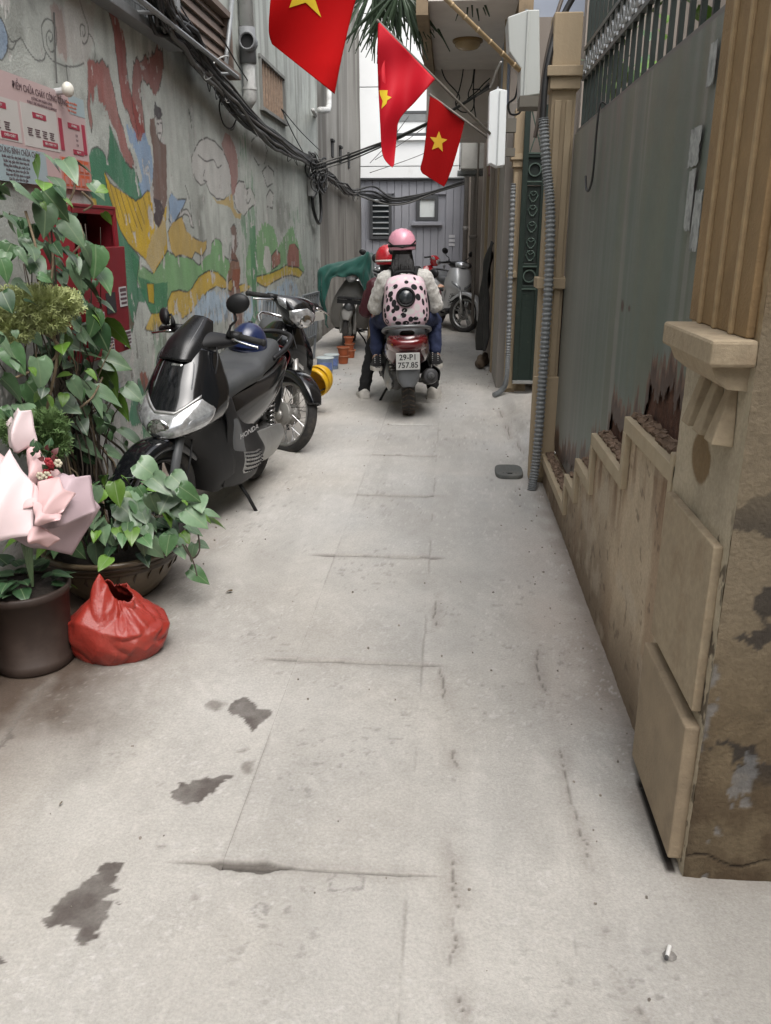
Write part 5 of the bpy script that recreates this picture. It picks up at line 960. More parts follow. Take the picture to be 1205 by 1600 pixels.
def underbone(label, loc, yaw, lean, paint, steer=0.0, style='modern', mirrors=True, group=None, name='motorbike', seat=True, simple=False):
    t = thing(name, label, 'motorbike', (*loc, 0), (0, lean, yaw), group)
    r, fy, ry, pv = 0.285, 0.61, -0.61, 0.42
    wheel(t, 'front_wheel', fy, r, 0.072, steer, spokes='wire', pivot=pv); wheel(t, 'rear_wheel', ry, r, 0.082, spokes='wire')
    S = lambda o: put(o, (0, pv, 0), (0, 0, steer))
    for s in (-1, 1):
        S(MB().tube([(s * .088, fy - pv - .005, r - .01), (s * .085, fy - pv - .10, r + .24), (s * .08, fy - pv - .16, r + .42)], [.024, .026, .019], 12).ell((s * .088, fy - pv + .008, r - .012), (.02, .03, .036), 10, 7).build('fork_leg', mat('fork_silver', (0.40, 0.39, 0.37), rough=0.4, metal=0.6, var=0.15, dirt=(0.2, 0.18, 0.15), dirt_amt=0.2), t, smooth=True))
    rows = []
    for k in range(9):
        a = R(165 - k * 17); rg = r + .032; wd = .058 + .014 * math.sin(math.pi * k / 8) - (.02 if k == 8 else 0)
        cy, cz = fy - pv + rg * math.cos(a), r + rg * math.sin(a); iy, iz = fy - pv + (rg - .055) * math.cos(a), r + (rg - .055) * math.sin(a)
        rows.append([(0, cy, cz), (wd * .7, cy, cz - .004), (wd, cy * .65 + iy * .35, cz * .65 + iz * .35), (wd * 1.02, iy, iz)])
    fn = Net(rows); m = MB(); fn.mesh(m, 14, 26); S(m.build('front_mudguard', paint, t, smooth=True, solid=.006))
    # leg shield
    if style == 'modern':
        ls = Net([[(0, .40, .90), (.05, .39, .895), (.09, .35, .885), (.11, .28, .87)], [(0, .46, .80), (.07, .44, .80), (.135, .38, .79), (.18, .27, .78)], [(0, .47, .70), (.085, .44, .70), (.165, .37, .69), (.235, .25, .68)], [(0, .43, .60), (.08, .41, .60), (.17, .34, .58), (.25, .22, .56)], [(0, .36, .52), (.07, .35, .51), (.16, .29, .48), (.23, .18, .44)], [(0, .30, .46), (.06, .29, .44), (.14, .23, .38), (.19, .13, .33)]])
    else:
        ls = Net([[(0, .36, .92), (.05, .355, .91), (.09, .33, .90)], [(0, .42, .74), (.12, .39, .74), (.20, .33, .72)], [(0, .40, .58), (.15, .37, .57), (.26, .29, .55)], [(0, .34, .42), (.15, .32, .40), (.27, .23, .38)], [(0, .28, .30), (.12, .27, .28), (.22, .2, .27)]])
    m = MB(); ls.mesh(m, 30, 30); m.build('leg_shield', paint if style == 'modern' else mat('dusty_shield', (0.30, 0.29, 0.27), rough=0.6, var=0.15, dirt=(0.2, 0.17, 0.14), dirt_amt=0.3), t, smooth=True, solid=.006)
    if style == 'modern' and not simple:
        for s in (-1, 1):
            m = MB(); ls.patch(m, lambda u: .46 + .35 * (abs(u - .5) - .1), lambda u: .50 + .42 * (abs(u - .5) - .1), .5 + s * .12, .5 + s * .34, 12, 3, .006); m.build('shield_badge', M_CHROME, t, smooth=True)
            m = MB(); ls.patch(m, lambda u: .08 + 2.0 * (abs(u - .5) - .05), lambda u: .13 + 2.0 * (abs(u - .5) - .05), .5 + s * .05, .5 + s * .16, 8, 2, .005); m.build('shield_crease', M_GPLAST, t, smooth=True)
        m = MB(); ls.patch(m, lambda u: .22, lambda u: .42, .49, .51, 2, 6, .006); m.build('shield_emblem', M_CHROME, t, smooth=True)
    # handlebar, lamp
    if style == 'modern':
        hc = Net([[(0, .05 - .06, 1.075), (.07, .04 - .06, 1.07), (.15, .0 - .06, 1.06), (.19, -.03 - .06, 1.05)], [(0, .07, 1.085), (.085, .05, 1.08), (.15, .0, 1.065), (.19, -.04, 1.05)], [(0, .135, 1.03), (.10, .10, 1.03), (.15, .03, 1.035), (.18, -.03, 1.04)], [(0, .155, .95), (.085, .125, .95), (.12, .05, .97), (.14, -.02, 1.0)], [(0, .10, .885), (.05, .08, .89), (.08, .02, .92), (.09, -.03, .96)], [(0, .0, .88), (.04, .0, .885), (.06, -.02, .91), (.07, -.04, .95)]])
        m = MB(); hc.mesh(m, 30, 26); S(m.build('handlebar_cowl', paint, t, smooth=True, solid=.006))
        h = MB(); hc.patch(h, lambda u: .40 + .5 * abs(u - .5), lambda u: .80 - .6 * abs(u - .5), .26, .74, 22, 12, .008); h = S(h.build('headlight', M_LENS, t, smooth=True))
        c = hc.P(.5, .60); MB().ell((c.x, c.y - .01, c.z), (.055, .025, .05), 18, 10).build('bulb_reflector', M_REFL, h, smooth=True)
        for s in (-1, 1):
            m = MB(); hc.patch(m, lambda u: .30 + .1 * (abs(u - .5) - .25), lambda u: .52 - .1 * (abs(u - .5) - .25), .5 + s * .26, .5 + s * .40, 8, 4, .008); S(m.build('signal_lens', M_LENS2, t, smooth=True))
    else:
        S(MB().tube([(-.30, -.06, 1.0), (-.12, .02, 1.0), (.12, .02, 1.0), (.30, -.06, 1.0)], .018, 10).ell((0, .06, .97), (.09, .10, .09), 16, 10).build('handlebar', M_GPLAST, t, smooth=True))
        S(MB().lathe([(0, .165), (.05, .16), (.07, .15), (.078, .13)], 20, (0, 0, .965), 'Y').build('headlight', M_LENS, t, smooth=True))
    grips(t, .34, -.05 + pv, 1.045, steer, pv, True, .015, .05)
    if mirrors: mirror(t, .18, -.02 + pv, 1.05, .28, -.04 + pv, 1.20, 0, .9, pv, steer); mirror(t, -.18, -.02 + pv, 1.05, -.28, -.04 + pv, 1.20, 0, .9, pv, steer)
    # frame, engine, body, seat
    MB().tube([(0, .36, .86), (0, .20, .55), (0, -.05, .46), (0, -.3, .52)], [.035, .04, .04, .03], 10).build('frame', M_PLAST, t, smooth=True)
    MB().tube([(0, -.1, .33), (0, .22, .36)], [.075, .055], 14).box((0, -.08, .31), (.22, .26, .2)).build('engine', M_ENGINE, t, bevel=.02)
    m = MB()
    for k in range(5): m = MB().box((0, .10 + k * .028, .355), (.14, .008, .13)); m.build('cooling_fin', M_ENGINE, t)
    bd = body_net([(0.14, .50, .05, .42, .5), (.02, .62, .09, .44, .5), (-.2, .70, .125, .50, .5), (-.5, .74, .13, .56, .5), (-.75, .78, .11, .62, .5), (-.93, .80, .05, .70, .5)])
    m = MB(); bd.mesh(m, 30, 30, caps=True); m.build('side_cover', paint, t, smooth=True)
    st = Net([[(0, .07, .70), (.06, .07, .69), (.08, .07, .66)], [(0, -.10, .755), (.09, -.10, .75), (.115, -.10, .71)], [(0, -.3, .775), (.11, -.3, .77), (.135, -.3, .725)], [(0, -.6, .80), (.11, -.6, .795), (.13, -.6, .75)], [(0, -.78, .815), (.07, -.78, .81), (.09, -.78, .77)]])
    m = MB(); st.mesh(m, 22, 24); m.build('seat', M_SEAT, t, smooth=True, solid=.012)
    MB().tube(spline([(.12, -.55, .75), (.15, -.72, .80), (.11, -.90, .83), (0, -.95, .835), (-.11, -.90, .83), (-.15, -.72, .80), (-.12, -.55, .75)], 30), .013, 8).build('grab_rail', M_CHROME, t, smooth=True)
    for s in (-1, 1):
        MB().tube([(s * .10, -.61, .285), (s * .10, -.2, .34)], .02, 8).build('swing_arm', M_ENGINE, t)
        MB().tube([(s * .125, -.58, .32), (s * .12, -.46, .66)], .024, 10).build('rear_shock', M_CHROME, t, smooth=True)
        MB().tube([(s * .08, -.04, .22), (s * .23, -.04, .235)], .014, 8).build('foot_peg', M_PLAST, t)
    MB().tube(spline([(.04, .24, .33), (.11, .12, .2), (.14, -.25, .24), (.15, -.8, .34)], 20), [.018] * 10 + [.04] * 10, 12).build('exhaust', M_CHROME, t, smooth=True)
    m = MB(); Net([[(0, -.93, .66), (.05, -.92, .66), (.07, -.88, .66)], [(0, -.97, .5), (.05, -.96, .5), (.07, -.92, .5)], [(0, -.99, .36), (.04, -.98, .36), (.055, -.94, .36)]]).mesh(m, 10, 10); m.build('rear_mudguard', M_PLAST, t, smooth=True, solid=.006)
    MB().ell((0, -.95, .745), (.07, .03, .035), 14, 8).build('tail_light', M_REDL, t, smooth=True)
    MB().tube([(-.09, -.02, .22), (-.19, -.01, .11), (-.245, -.0, .0)], .011, 8).build('side_stand', M_PLAST, t, smooth=True)
    MB().tube([(-.12, .10, .22), (-.19, .15, .225), (-.20, .22, .235)], .008, 6).build('gear_lever', M_CHROME, t)
    return t

# black scooter in front, leaning on its side stand
def lean_on_left(o, deg): o.rotation_euler[1] = R(-deg)
sc1 = scooter('scooter', 'black gloss scooter with wide clear headlight parked nose forward by the mural', (-1.28, 4.26), R(180 - 6), R(-3.5), M_BLACK, 'blade', steer=R(-15), rim_m=M_DRIM, mz=(1.04, 1.145), group='motorbikes parked along the mural wall')
sc1.scale = (0.91, 1, 1)
hb = thing('helmet', 'dark blue half helmet resting on the black scooter seat', 'helmet', on(sc1, (-0.0, -0.53, 0.825)), (R(4), R(-8), R(160)))
M_BLUEH = mat('navy_helmet', (0.012, 0.022, 0.075), rough=0.3, coat=0.5, var=0.2, dirt=(0.06, 0.06, 0.07), dirt_amt=0.15)
MB().ell((0, 0, 0.02), (0.105, 0.125, 0.135), 28, 12, None, 0.0, 1.0).lathe([(0.105, 0.02), (0.108, 0.0), (0.104, -0.02), (0.098, -0.03)], 28).build('shell', M_BLUEH, hb, smooth=True)
MB().lathe([(0.106, 0.004), (0.112, 0.0), (0.112, -0.008), (0.105, -0.012)], 28, closed_prof=True).build('rim_band', mat('navy_band', (0.010, 0.014, 0.035), rough=0.5), hb, smooth=True)
MB().lathe([(0, 0.163), (0.012, 0.161), (0.014, 0.152)], 12).build('button', M_PLAST, hb, smooth=True)
MB().ell((0.02, 0.117, 0.045), (0.020, 0.006, 0.010), 14, 6).build('badge', M_PRINT, hb, smooth=True)
# cables, lock and panel seams of the black scooter
for k, pts in enumerate(([(.10, .27, .98), (.15, .36, .90), (.13, .42, .80), (.09, .47, .62)], [(-.12, .26, .98), (-.17, .34, .90), (-.16, .38, .80), (-.10, .46, .60)], [(-.08, .46, .60), (-.105, .55, .45), (-.085, .60, .30)])):
    MB().tube(spline(pts, 14), .0055, 6).build('brake_cable', M_PLAST, sc1, smooth=True)
MB().lathe([(0, .004), (.013, .004), (.016, 0)], 14, (.055, .19, .885), 'Y').build('key_lock', M_CHROME, sc1, smooth=True)
# black underbone behind it
bk = underbone('black motorbike with spoked front wheel turned towards the lane behind the black scooter', (-1.46, 6.20), R(180 + 16), R(-15), M_BLACK, steer=R(34), mirrors=False, group='motorbikes parked along the mural wall')
yh = thing('helmet', 'yellow half helmet hanging off the black motorbike by the ground', 'helmet', (-1.10, 6.86, 0.29), (R(-70), R(28), R(-18)))
M_YELH = mat('yellow_helmet', (0.62, 0.36, 0.015), rough=0.4, var=0.08, scale=12, dirt=(0.35, 0.2, 0.03), dirt_amt=0.15)
MB().ell((0, 0, 0), (0.12, 0.135, 0.14), 28, 12, None, 0.0, 1.0).lathe([(0.12, 0.0), (0.122, -0.03), (0.116, -0.05)], 28).build('shell', M_YELH, yh, smooth=True, solid=0.008)
MB().tube([(0.1, 0, -0.03), (0.06, 0.02, -0.14), (-0.06, 0.02, -0.14), (-0.1, 0, -0.03)], 0.006, 6).build('chin_strap', M_PLAST, yh)
for k in range(3): text(('MŨ BẢO', 'HIỂM', 'XE MÁY')[k], 'lettering', 0.02, M_INK, (0.0, -0.13 + 0.0, 0.06 - k * 0.02), (R(70), 0, 0), yh) if False else None
# old cub under the green cloth
M_CUB = mat('dusty_grey_paint', (0.17, 0.165, 0.155), rough=0.6, var=0.15, dirt=(0.2, 0.17, 0.14), dirt_amt=0.35)
cub = underbone('old dusty grey motorbike half covered with a green cloth, front wheel facing us', (-1.37, 11.48), R(180 + 3), R(-4), M_CUB, steer=R(-3), style='old', mirrors=False, group='motorbikes parked along the mural wall', simple=True)
MB().box((0, .70, .70), (.30, .22, .015)).box((0, .80, .66), (.30, .012, .05)).box((-.145, .70, .66), (.012, .22, .05)).box((.145, .70, .66), (.012, .22, .05)).build('front_rack', M_PLAST, cub)
MB().ell((0, .70, .60), (.065, .12, .10), 14, 8).build('horn_cover', M_GPLAST, cub, smooth=True)
M_CLOTH = mat('green_cloth', (0.006, 0.075, 0.058), rough=0.85, var=0.15, scale=9, sheen=0.3, dirt=(0.008, 0.07, 0.055), dirt_amt=0.2)
cl = Net([[(-1.72, 11.35, .62), (-1.71, 11.02, .66), (-1.62, 10.93, .42), (-1.60, 10.92, .30)], [(-1.74, 11.45, .95), (-1.72, 11.02, 1.00), (-1.66, 10.94, .86), (-1.62, 10.90, .60)], [(-1.60, 11.5, 1.06), (-1.58, 11.02, 1.09), (-1.55, 10.92, .99), (-1.52, 10.90, .93)], [(-1.37, 11.5, 1.12), (-1.36, 11.03, 1.14), (-1.36, 10.87, 1.06), (-1.36, 10.86, .95)], [(-1.15, 11.5, 1.18), (-1.14, 11.04, 1.22), (-1.17, 10.88, 1.08), (-1.19, 10.85, .97)], [(-1.04, 11.4, 1.22), (-1.05, 11.0, 1.24), (-1.08, 10.9, 1.04), (-1.09, 10.85, .74)], [(-1.01, 11.35, 1.0), (-1.02, 11.0, .98), (-1.02, 10.9, .72), (-1.03, 10.85, .50)], [(-.98, 11.3, .75), (-.98, 11.05, .72), (-.985, 10.95, .56), (-1.0, 10.9, .46)]], mirror=False)
m = MB()
vs = []
for j in range(57):
    for i in range(29):
        p = cl.P(i / 28, j / 56); n = cl.N(i / 28, j / 56); vs.append(p + n * 0.014 * math.sin(j * 0.9 + 1.7 * math.sin(i * 0.35)) * (i / 28) + n * 0.012 * math.sin(i * 0.6 + j * 0.2))
m.add(vs, [(j * 29 + i, j * 29 + i + 1, (j + 1) * 29 + i + 1, (j + 1) * 29 + i) for j in range(56) for i in range(28)])
tag(m.build('green_cloth', M_CLOTH, smooth=True, solid=0.005), 'crumpled dark green cloth thrown over the handlebar of the old grey motorbike', 'cloth')
tag(MB().box((-1.06, 11.15, 0.36), (0.03, 0.34, 0.72), Euler((0, R(4), R(8)))).build('cardboard_sheet', mat('cardboard', (0.33, 0.24, 0.15), rough=0.9, var=0.12)), 'brown cardboard sheet leaning beside the old grey motorbike', 'cardboard')
# further bikes
b3 = underbone('dark motorbike with chrome lamp and black mirror behind the green clothed one', (-0.98, 12.6), R(180 - 14), R(-5), mat('steel_grey_paint', (0.09, 0.095, 0.10), rough=0.3, metal=0.4, coat=0.5, var=0.15), steer=R(12), style='old', group='motorbikes parked along the mural wall', simple=True)
MB().ell((0, .12, .80), (.12, .24, .10), 16, 10).build('fuel_tank', M_CHROME, b3, smooth=True)
M_REDP = mat('red_paint', (0.33, 0.012, 0.018), rough=0.25, coat=0.8, var=0.1)
b4 = underbone('red motorbike with spoked wheel seen past the rider, near the grey house', (-0.79, 17.5), R(-108), R(-4), M_REDP, steer=R(10), mirrors=False, simple=True)
M_SILVER = mat('silver_paint', (0.50, 0.505, 0.51), rough=0.35, metal=0.25, coat=0.6, var=0.05)
sc3 = scooter('scooter', 'silver tall scooter with cast wheels parked by the far right doorway', (-0.03, 13.95), R(180 + 15), R(-7), M_SILVER, 'tall', steer=R(36))
M_MAROON = mat('maroon_paint', (0.075, 0.009, 0.011), rough=0.2, coat=1.0, var=0.15, dirt=(0.10, 0.05, 0.045), dirt_amt=0.12)
RY, RL = R(4), (-0.375, 7.60)
sc2 = scooter('scooter', 'maroon scooter seen from behind carrying two riders down the lane', RL, RY, R(-2), M_MAROON, 'blade', plate=('29-P1', '757.85'), drop=0.105, mz=(1.10, 1.25))
for s in (-1, 1):
    tr = MB()
    for k in range(34):
        q = 2 * math.pi * k / 34; r = 0.2675; c0 = (0.008 * s, -0.64 + r * math.cos(q), 0.265 + r * math.sin(q)); c1 = (0.05 * s, -0.64 + (r - 0.012) * math.cos(q + 0.12), 0.265 + (r - 0.012) * math.sin(q + 0.12))
        tr.tube([c0, c1], 0.0055, 4)
    o = tr.build('tread_blocks', mat('tread_brown', (0.085, 0.065, 0.05), rough=0.9, var=0.2), sc2); o['kind'] = 'stuff'

# ================================================================== THE TWO RIDERS
M_SKIN = mat('skin', (0.45, 0.27, 0.19), rough=0.55, var=0.06, sub=0.1)
M_HAIR = mat('black_hair', (0.006, 0.005, 0.005), rough=0.5, spec=0.3, var=0.3, scale=60)
M_FLEECE = mat('cream_fleece', (0.56, 0.545, 0.51), rough=0.95, var=0.22, scale=60, bump=0.9, bump_scale=90, sheen=0.4)
M_JEANS = mat('navy_cloth', (0.022, 0.032, 0.082), rough=0.85, var=0.2, scale=20, bump=0.3, bump_scale=120)
M_BLKCLOTH = mat('black_cloth', (0.008, 0.008, 0.009), rough=0.85, var=0.2, scale=14, bump=0.3)
M_MARCLOTH = mat('maroon_jacket', (0.075, 0.014, 0.022), rough=0.6, var=0.3, scale=12, bump=0.5, bump_scale=30)
M_PINK = mat('pink_shell', (0.72, 0.33, 0.42), rough=0.28, coat=0.5, var=0.05)
M_LPINK = mat('pink_fabric', (0.68, 0.50, 0.56), rough=0.6, var=0.08, scale=10)
M_SOLE = mat('white_rubber', (0.56, 0.54, 0.50), rough=0.7, var=0.15, scale=20, dirt=(0.25, 0.22, 0.19), dirt_amt=0.2)
def limb(m, pts, rs, n=12):
    p = [Vector(q) for q in pts]
    m.tube(p, rs, n)
    for q, r in zip(p, rs): m.ell(q, (r, r, r), n, 7)
def hand(m, w, d, up, s):
    """palm, four unequal curled fingers and a thumb, from wrist w along d"""
    d = Vector(d).normalized(); up = Vector(up).normalized(); sd = d.cross(up).normalized() * s
    c = Vector(w) + d * 0.045; limb(m, [Vector(w), c, c + d * 0.03], [0.022, 0.026, 0.024], 8)
    for k, (o, L) in enumerate(((-0.026, 0.050), (-0.009, 0.062), (0.009, 0.066), (0.026, 0.058))):
        b = c + d * 0.03 + sd * o; k1 = b + d * L * 0.5 - up * 0.012; k2 = k1 + d * L * 0.2 - up * 0.028
        limb(m, [b, k1, k2], [0.0095, 0.009, 0.008], 6)
    b = Vector(w) + d * 0.02 + sd * 0.028; limb(m, [b, b + d * 0.025 + sd * 0.022 - up * 0.01, b + d * 0.05 + sd * 0.02 - up * 0.03], [0.012, 0.010, 0.009], 6)
def person(name, label, J, mats, group):
    t = thing(name, label, 'person', (*RL, 0), (0, R(-2), RY), group)
    H = Vector(J['head']); nk = Vector(J['neck']); ch = Vector(J['chest']); pv = Vector(J['pelvis']); wa = (ch + pv) / 2
    b = MB()
    b.ell(H + Vector((0, .01, .02)), (.072, .088, .098), 20, 14); b.ell(H + Vector((0, .045, -.05)), (.05, .045, .05), 14, 8)
    b.ell(H + Vector((0, .098, -.012)), (.011, .016, .02), 8, 6)
    for s in (-1, 1): b.ell(H + Vector((s * .073, 0, -.005)), (.012, .018, .028), 8, 6)
    limb(b, [H + Vector((0, -.01, -.05)), nk], [.05, .055]); limb(b, [nk, ch, wa, pv], [.06, .105, .10, .115])
    for s, k in ((-1, 'l'), (1, 'r')):
        sh, el, wr = (Vector(J[q + k]) for q in ('sh', 'el', 'wr')); hp, kn, an, to = (Vector(J[q + k]) for q in ('hp', 'kn', 'an', 'to'))
        limb(b, [ch + Vector((s * .05, 0, .04)), sh, (sh + el) / 2, el, (el + wr) / 2, wr], [.07, .052, .045, .038, .036, .025]); hand(b, wr, wr - el, (0, 0, 1), s)
        limb(b, [pv, hp, (hp + kn) / 2, kn, (kn + an) / 2, an], [.09, .085, .072, .052, .048, .035]); limb(b, [an, to], [.035, .028])
    b.build('body', M_SKIN, t, remesh=0.011)
    for s in (-1, 1): MB().ell(H + Vector((s * .03, .092, .012)), (.013, .008, .008), 10, 6).build('eye', M_PRINT, t, smooth=True)
    MB().ell(H + Vector((0, .093, -.048)), (.022, .007, .006), 10, 6).build('mouth', mat('lips', (0.35, 0.12, 0.10), rough=0.5), t, smooth=True)
    j = MB(); limb(j, [nk + Vector((0, 0, -.01)), ch + Vector((0, 0, .0)), wa, pv + Vector((0, -.01, .05)), pv + Vector((0, -.02, -.02))], [.075, .15, .155, .165, .165], 16)
    for s, k in ((-1, 'l'), (1, 'r')):
        sh, el, wr = (Vector(J[q + k]) for q in ('sh', 'el', 'wr'))
        limb(j, [ch + Vector((s * .07, 0, .05)), sh, (sh + el) / 2, el, (el + wr) / 2, wr - (wr - el).normalized() * .02], [.10, .088, .084, .078, .068, .05]); limb(j, [nk + Vector((0, .0, -.03)), (nk + sh) / 2 + Vector((0, 0, -.03)), sh - Vector((0, 0, .02))], [.07, .085, .085])
    j.build('jacket', mats[0], t, remesh=0.013, crumple=(.022, .045))
    p = MB(); limb(p, [pv + Vector((0, 0, .02)), pv - Vector((0, -.02, .03))], [.135, .13])
    for k in 'lr':
        hp, kn, an = (Vector(J[q + k]) for q in ('hp', 'kn', 'an')); limb(p, [pv, hp, (hp + kn) / 2, kn, (kn + an) / 2, an + (kn - an).normalized() * (.05 if mats[2] else .0)], [.10, .10, .088, .072, .062, .056])
    p.build('trousers', mats[1], t, remesh=0.013, crumple=(.03, .05))
    for s, k in ((-1, 'l'), (1, 'r')):
        an, to = Vector(J['an' + k]), Vector(J['to' + k]); d = (to - an); f = Vector((d.x, d.y, 0)).normalized(); sd = Vector((f.y, -f.x, 0)); z0 = min(an.z, to.z) - .055; tl = d.z
        rows = []
        for (a, w, h) in ((-.055, .022, .05), (-.045, .036, .10 if mats[2] else .07), (.0, .041, .115 if mats[2] else .075), (.06, .042, .075), (.12, .044, .055), (.165, .036, .045), (.19, .014, .03)):
            ks = 1.0 if mats[2] else 1.25; w *= ks; h *= ks * (1.0 if mats[2] else 1.15); q = Vector((an.x, an.y, z0 + tl * max(0, a) * 3)) + f * a * ks
            rows.append([q - sd * w, q - sd * w + Vector((0, 0, h * .6)), q + Vector((0, 0, h)), q + sd * w + Vector((0, 0, h * .6)), q + sd * w])
        m = MB(); Net(rows, mirror=False).mesh(m, 14, 20, caps=True); shoe = m.build('shoe', mats[3], t, smooth=True)
        m = MB(); rows2 = [[p2 - Vector((0, 0, .028)) + (p2 - (r[0] + r[4]) / 2) * .08 for p2 in (r[0], r[0] + Vector((0, 0, .036)), (r[0] + r[4]) / 2 + Vector((0, 0, .036)), r[4] + Vector((0, 0, .036)), r[4])] for r in rows]; Net(rows2, mirror=False).mesh(m, 8, 14, caps=True); m.build('sole', M_SOLE, shoe, smooth=False)
        if mats[2]:
            for i in range(6):
                for q in (-1, 1): MB().ell(Vector((an.x, an.y, z0)) + sd * (.024 * q) + f * (-.05 + 0.0 * i) + Vector((0, 0, .03 + i * .017)), (.005, .005, .005), 6, 4).build('stud', M_PRINT, shoe)
    return t, H
JP = dict(head=(-.015, -.40, 1.345), neck=(-.01, -.42, 1.205), chest=(0, -.45, 1.055), pelvis=(0, -.50, .83),
    shl=(-.16, -.44, 1.10), ell=(-.25, -.36, .89), wrl=(-.165, -.10, .84), shr=(.16, -.44, 1.10), elr=(.25, -.36, .89), wrr=(.165, -.10, .84),
    hpl=(-.10, -.46, .80), knl=(-.255, -.14, .735), anl=(-.265, -.24, .44), tol=(-.285, -.10, .405), hpr=(.10, -.46, .80), knr=(.255, -.14, .735), anr=(.262, -.24, .44), tor=(.285, -.10, .405))
pas, HP = person('person', 'pillion passenger in a cream fleece jacket, navy trousers and black studded trainers', JP, (M_FLEECE, M_JEANS, True, mat('black_canvas', (0.02, 0.02, 0.022), rough=0.8, var=0.2)), 'riders on the maroon scooter')
JD = dict(head=(-.135, .03, 1.22), neck=(-.13, -.02, 1.10), chest=(-.08, -.06, .96), pelvis=(-.02, -.14, .75),
    shl=(-.255, -.03, 1.03), ell=(-.345, .06, .83), wrl=(-.31, .17, .93), shr=(.09, -.02, 1.04), elr=(.24, .05, .88), wrr=(.30, .15, .96),
    hpl=(-.11, -.10, .72), knl=(-.30, .22, .50), anl=(-.405, .10, .085), tol=(-.43, .24, .06), hpr=(.08, -.10, .72), knr=(.25, .24, .50), anr=(.245, .12, .09), tor=(.275, .25, .055))
drv, HD = person('person', 'scooter driver in a maroon jacket, black trousers and white shoes with feet on the ground', JD, (M_MARCLOTH, M_BLKCLOTH, False, M_SOLE), 'riders on the maroon scooter')
# trouser stripes of the passenger
for k in range(3):
    m = MB()
    for s in (-1,):
        c = Vector((-.175 - 0.010 * k, -.30 + .035 * k, .79 - .003 * k)); m.tube([c + Vector((.10 * math.cos(a), -.035 * math.cos(a), .096 * math.sin(a))) for a in [R(60 + i * 12) for i in range(12)]], 0.0045, 5)
    m.build('stripe', mat('orange_stripe', (0.62, 0.20, 0.09), rough=0.8) if k != 1 else M_PRINT, pas)
# hair falling over the back of the passenger
rnd = random.Random(3); hm = MB(); hm.ell(HP + Vector((0, -.015, .0)), (.085, .092, .10), 16, 10)
for k in range(230):
    a = rnd.uniform(-1.25, 1.25); x = .083 * math.sin(a); y = -.08 * math.cos(a) - .01; L = rnd.uniform(.20, .33) - .05 * abs(a)
    hm.tube(spline([HP + Vector((x * .8, y * .8, .02)), HP + Vector((x * 1.05, y * 1.15, -.07)), HP + Vector((x * 1.05 + rnd.uniform(-.015, .015), -.115 - .03 * math.cos(a), -.07 - L * .45)), HP + Vector((x * .95 + rnd.uniform(-.03, .03), -.135 - rnd.uniform(0, .03), -.07 - L))], 7), [.008, .008, .0075, .007, .006, .004, .001], 4)
hm.build('hair', M_HAIR, pas, smooth=True)
hd = MB().ell(HD + Vector((0, -.015, .0)), (.083, .09, .10), 16, 10); hd.build('hair', M_HAIR, drv, smooth=True)
def helmet_on(H, label, shell_m, band_m):
    t = thing('helmet', label, 'helmet', (*RL, 0), (0, R(-2), RY)); c = H + Vector((0, .0, .035))
    prof = [(0.0, .135), (.04, .130), (.08, .108), (.106, .07), (.117, .03), (.117, -.005), (.113, -.03), (.108, -.038), (.100, -.036)]
    MB().lathe([(r, z) for r, z in prof], 32, c).build('shell', shell_m, t, smooth=True)
    MB().lathe([(.112, .0), (.1185, .0), (.1185, .018), (.112, .018)], 32, c + Vector((0, 0, -.012)), closed_prof=True).build('band', band_m, t, smooth=True)
    MB().lathe([(.103, -.012), (.112, -.012), (.110, -.036), (.098, -.040)], 32, c, closed_prof=True).build('lining', M_PLAST, t, smooth=True)
    return t, c
ph_, c = helmet_on(HP, 'glossy pink half helmet with black straps worn by the pillion passenger', M_PINK, M_BLKCLOTH)
for s in (-1, 1):
    MB().tube(spline([c + Vector((s * .112, -.045, .03)), c + Vector((s * .075, -.098, .002)), c + Vector((s * .01, -.121, -.012))], 8), .006, 6).build('strap', M_BLKCLOTH, ph_)
MB().ell(c + Vector((0, -.121, -.012)), (.014, .006, .010), 10, 6).build('buckle', M_PLAST, ph_, smooth=True)
dh_, c = helmet_on(HD, 'shiny red half helmet with white lower edge worn by the scooter driver', mat('red_shell', (0.45, 0.018, 0.028), rough=0.25, coat=0.7, var=0.25, scale=14), mat('white_band', (0.55, 0.52, 0.48), rough=0.6))
MB().ell(c + Vector((.03, -.07, .07)), (.035, .05, .04), 10, 8).build('dark_patch', M_PLAST, dh_, smooth=True)
# backpack with bubble window
bp = thing('backpack', 'pink backpack with black spots, white patches and a round dark bubble window', 'backpack', (*RL, 0), (0, R(-2), RY))
Yb = -.60
bn = Net([[(0, Yb - .03, 1.155), (.06, Yb - .03, 1.15), (.115, Yb - .02, 1.135), (.142, Yb + .02, 1.12)], [(0, Yb - .10, 1.10), (.08, Yb - .095, 1.095), (.148, Yb - .06, 1.075), (.168, Yb + .02, 1.06)], [(0, Yb - .135, 1.0), (.10, Yb - .125, 1.0), (.16, Yb - .08, .98), (.178, Yb + .02, .97)], [(0, Yb - .145, .88), (.11, Yb - .135, .88), (.172, Yb - .09, .87), (.19, Yb + .02, .87)], [(0, Yb - .14, .78), (.11, Yb - .13, .78), (.165, Yb - .085, .78), (.185, Yb + .02, .79)], [(0, Yb - .09, .725), (.08, Yb - .085, .727), (.13, Yb - .05, .735), (.155, Yb + .02, .75)], [(0, Yb + .0, .715), (.07, Yb + .0, .717), (.11, Yb + .01, .725), (.13, Yb + .03, .74)]])
m = MB(); bn.mesh(m, 36, 40); m.build('shell', M_LPINK, bp, smooth=True, solid=.004)
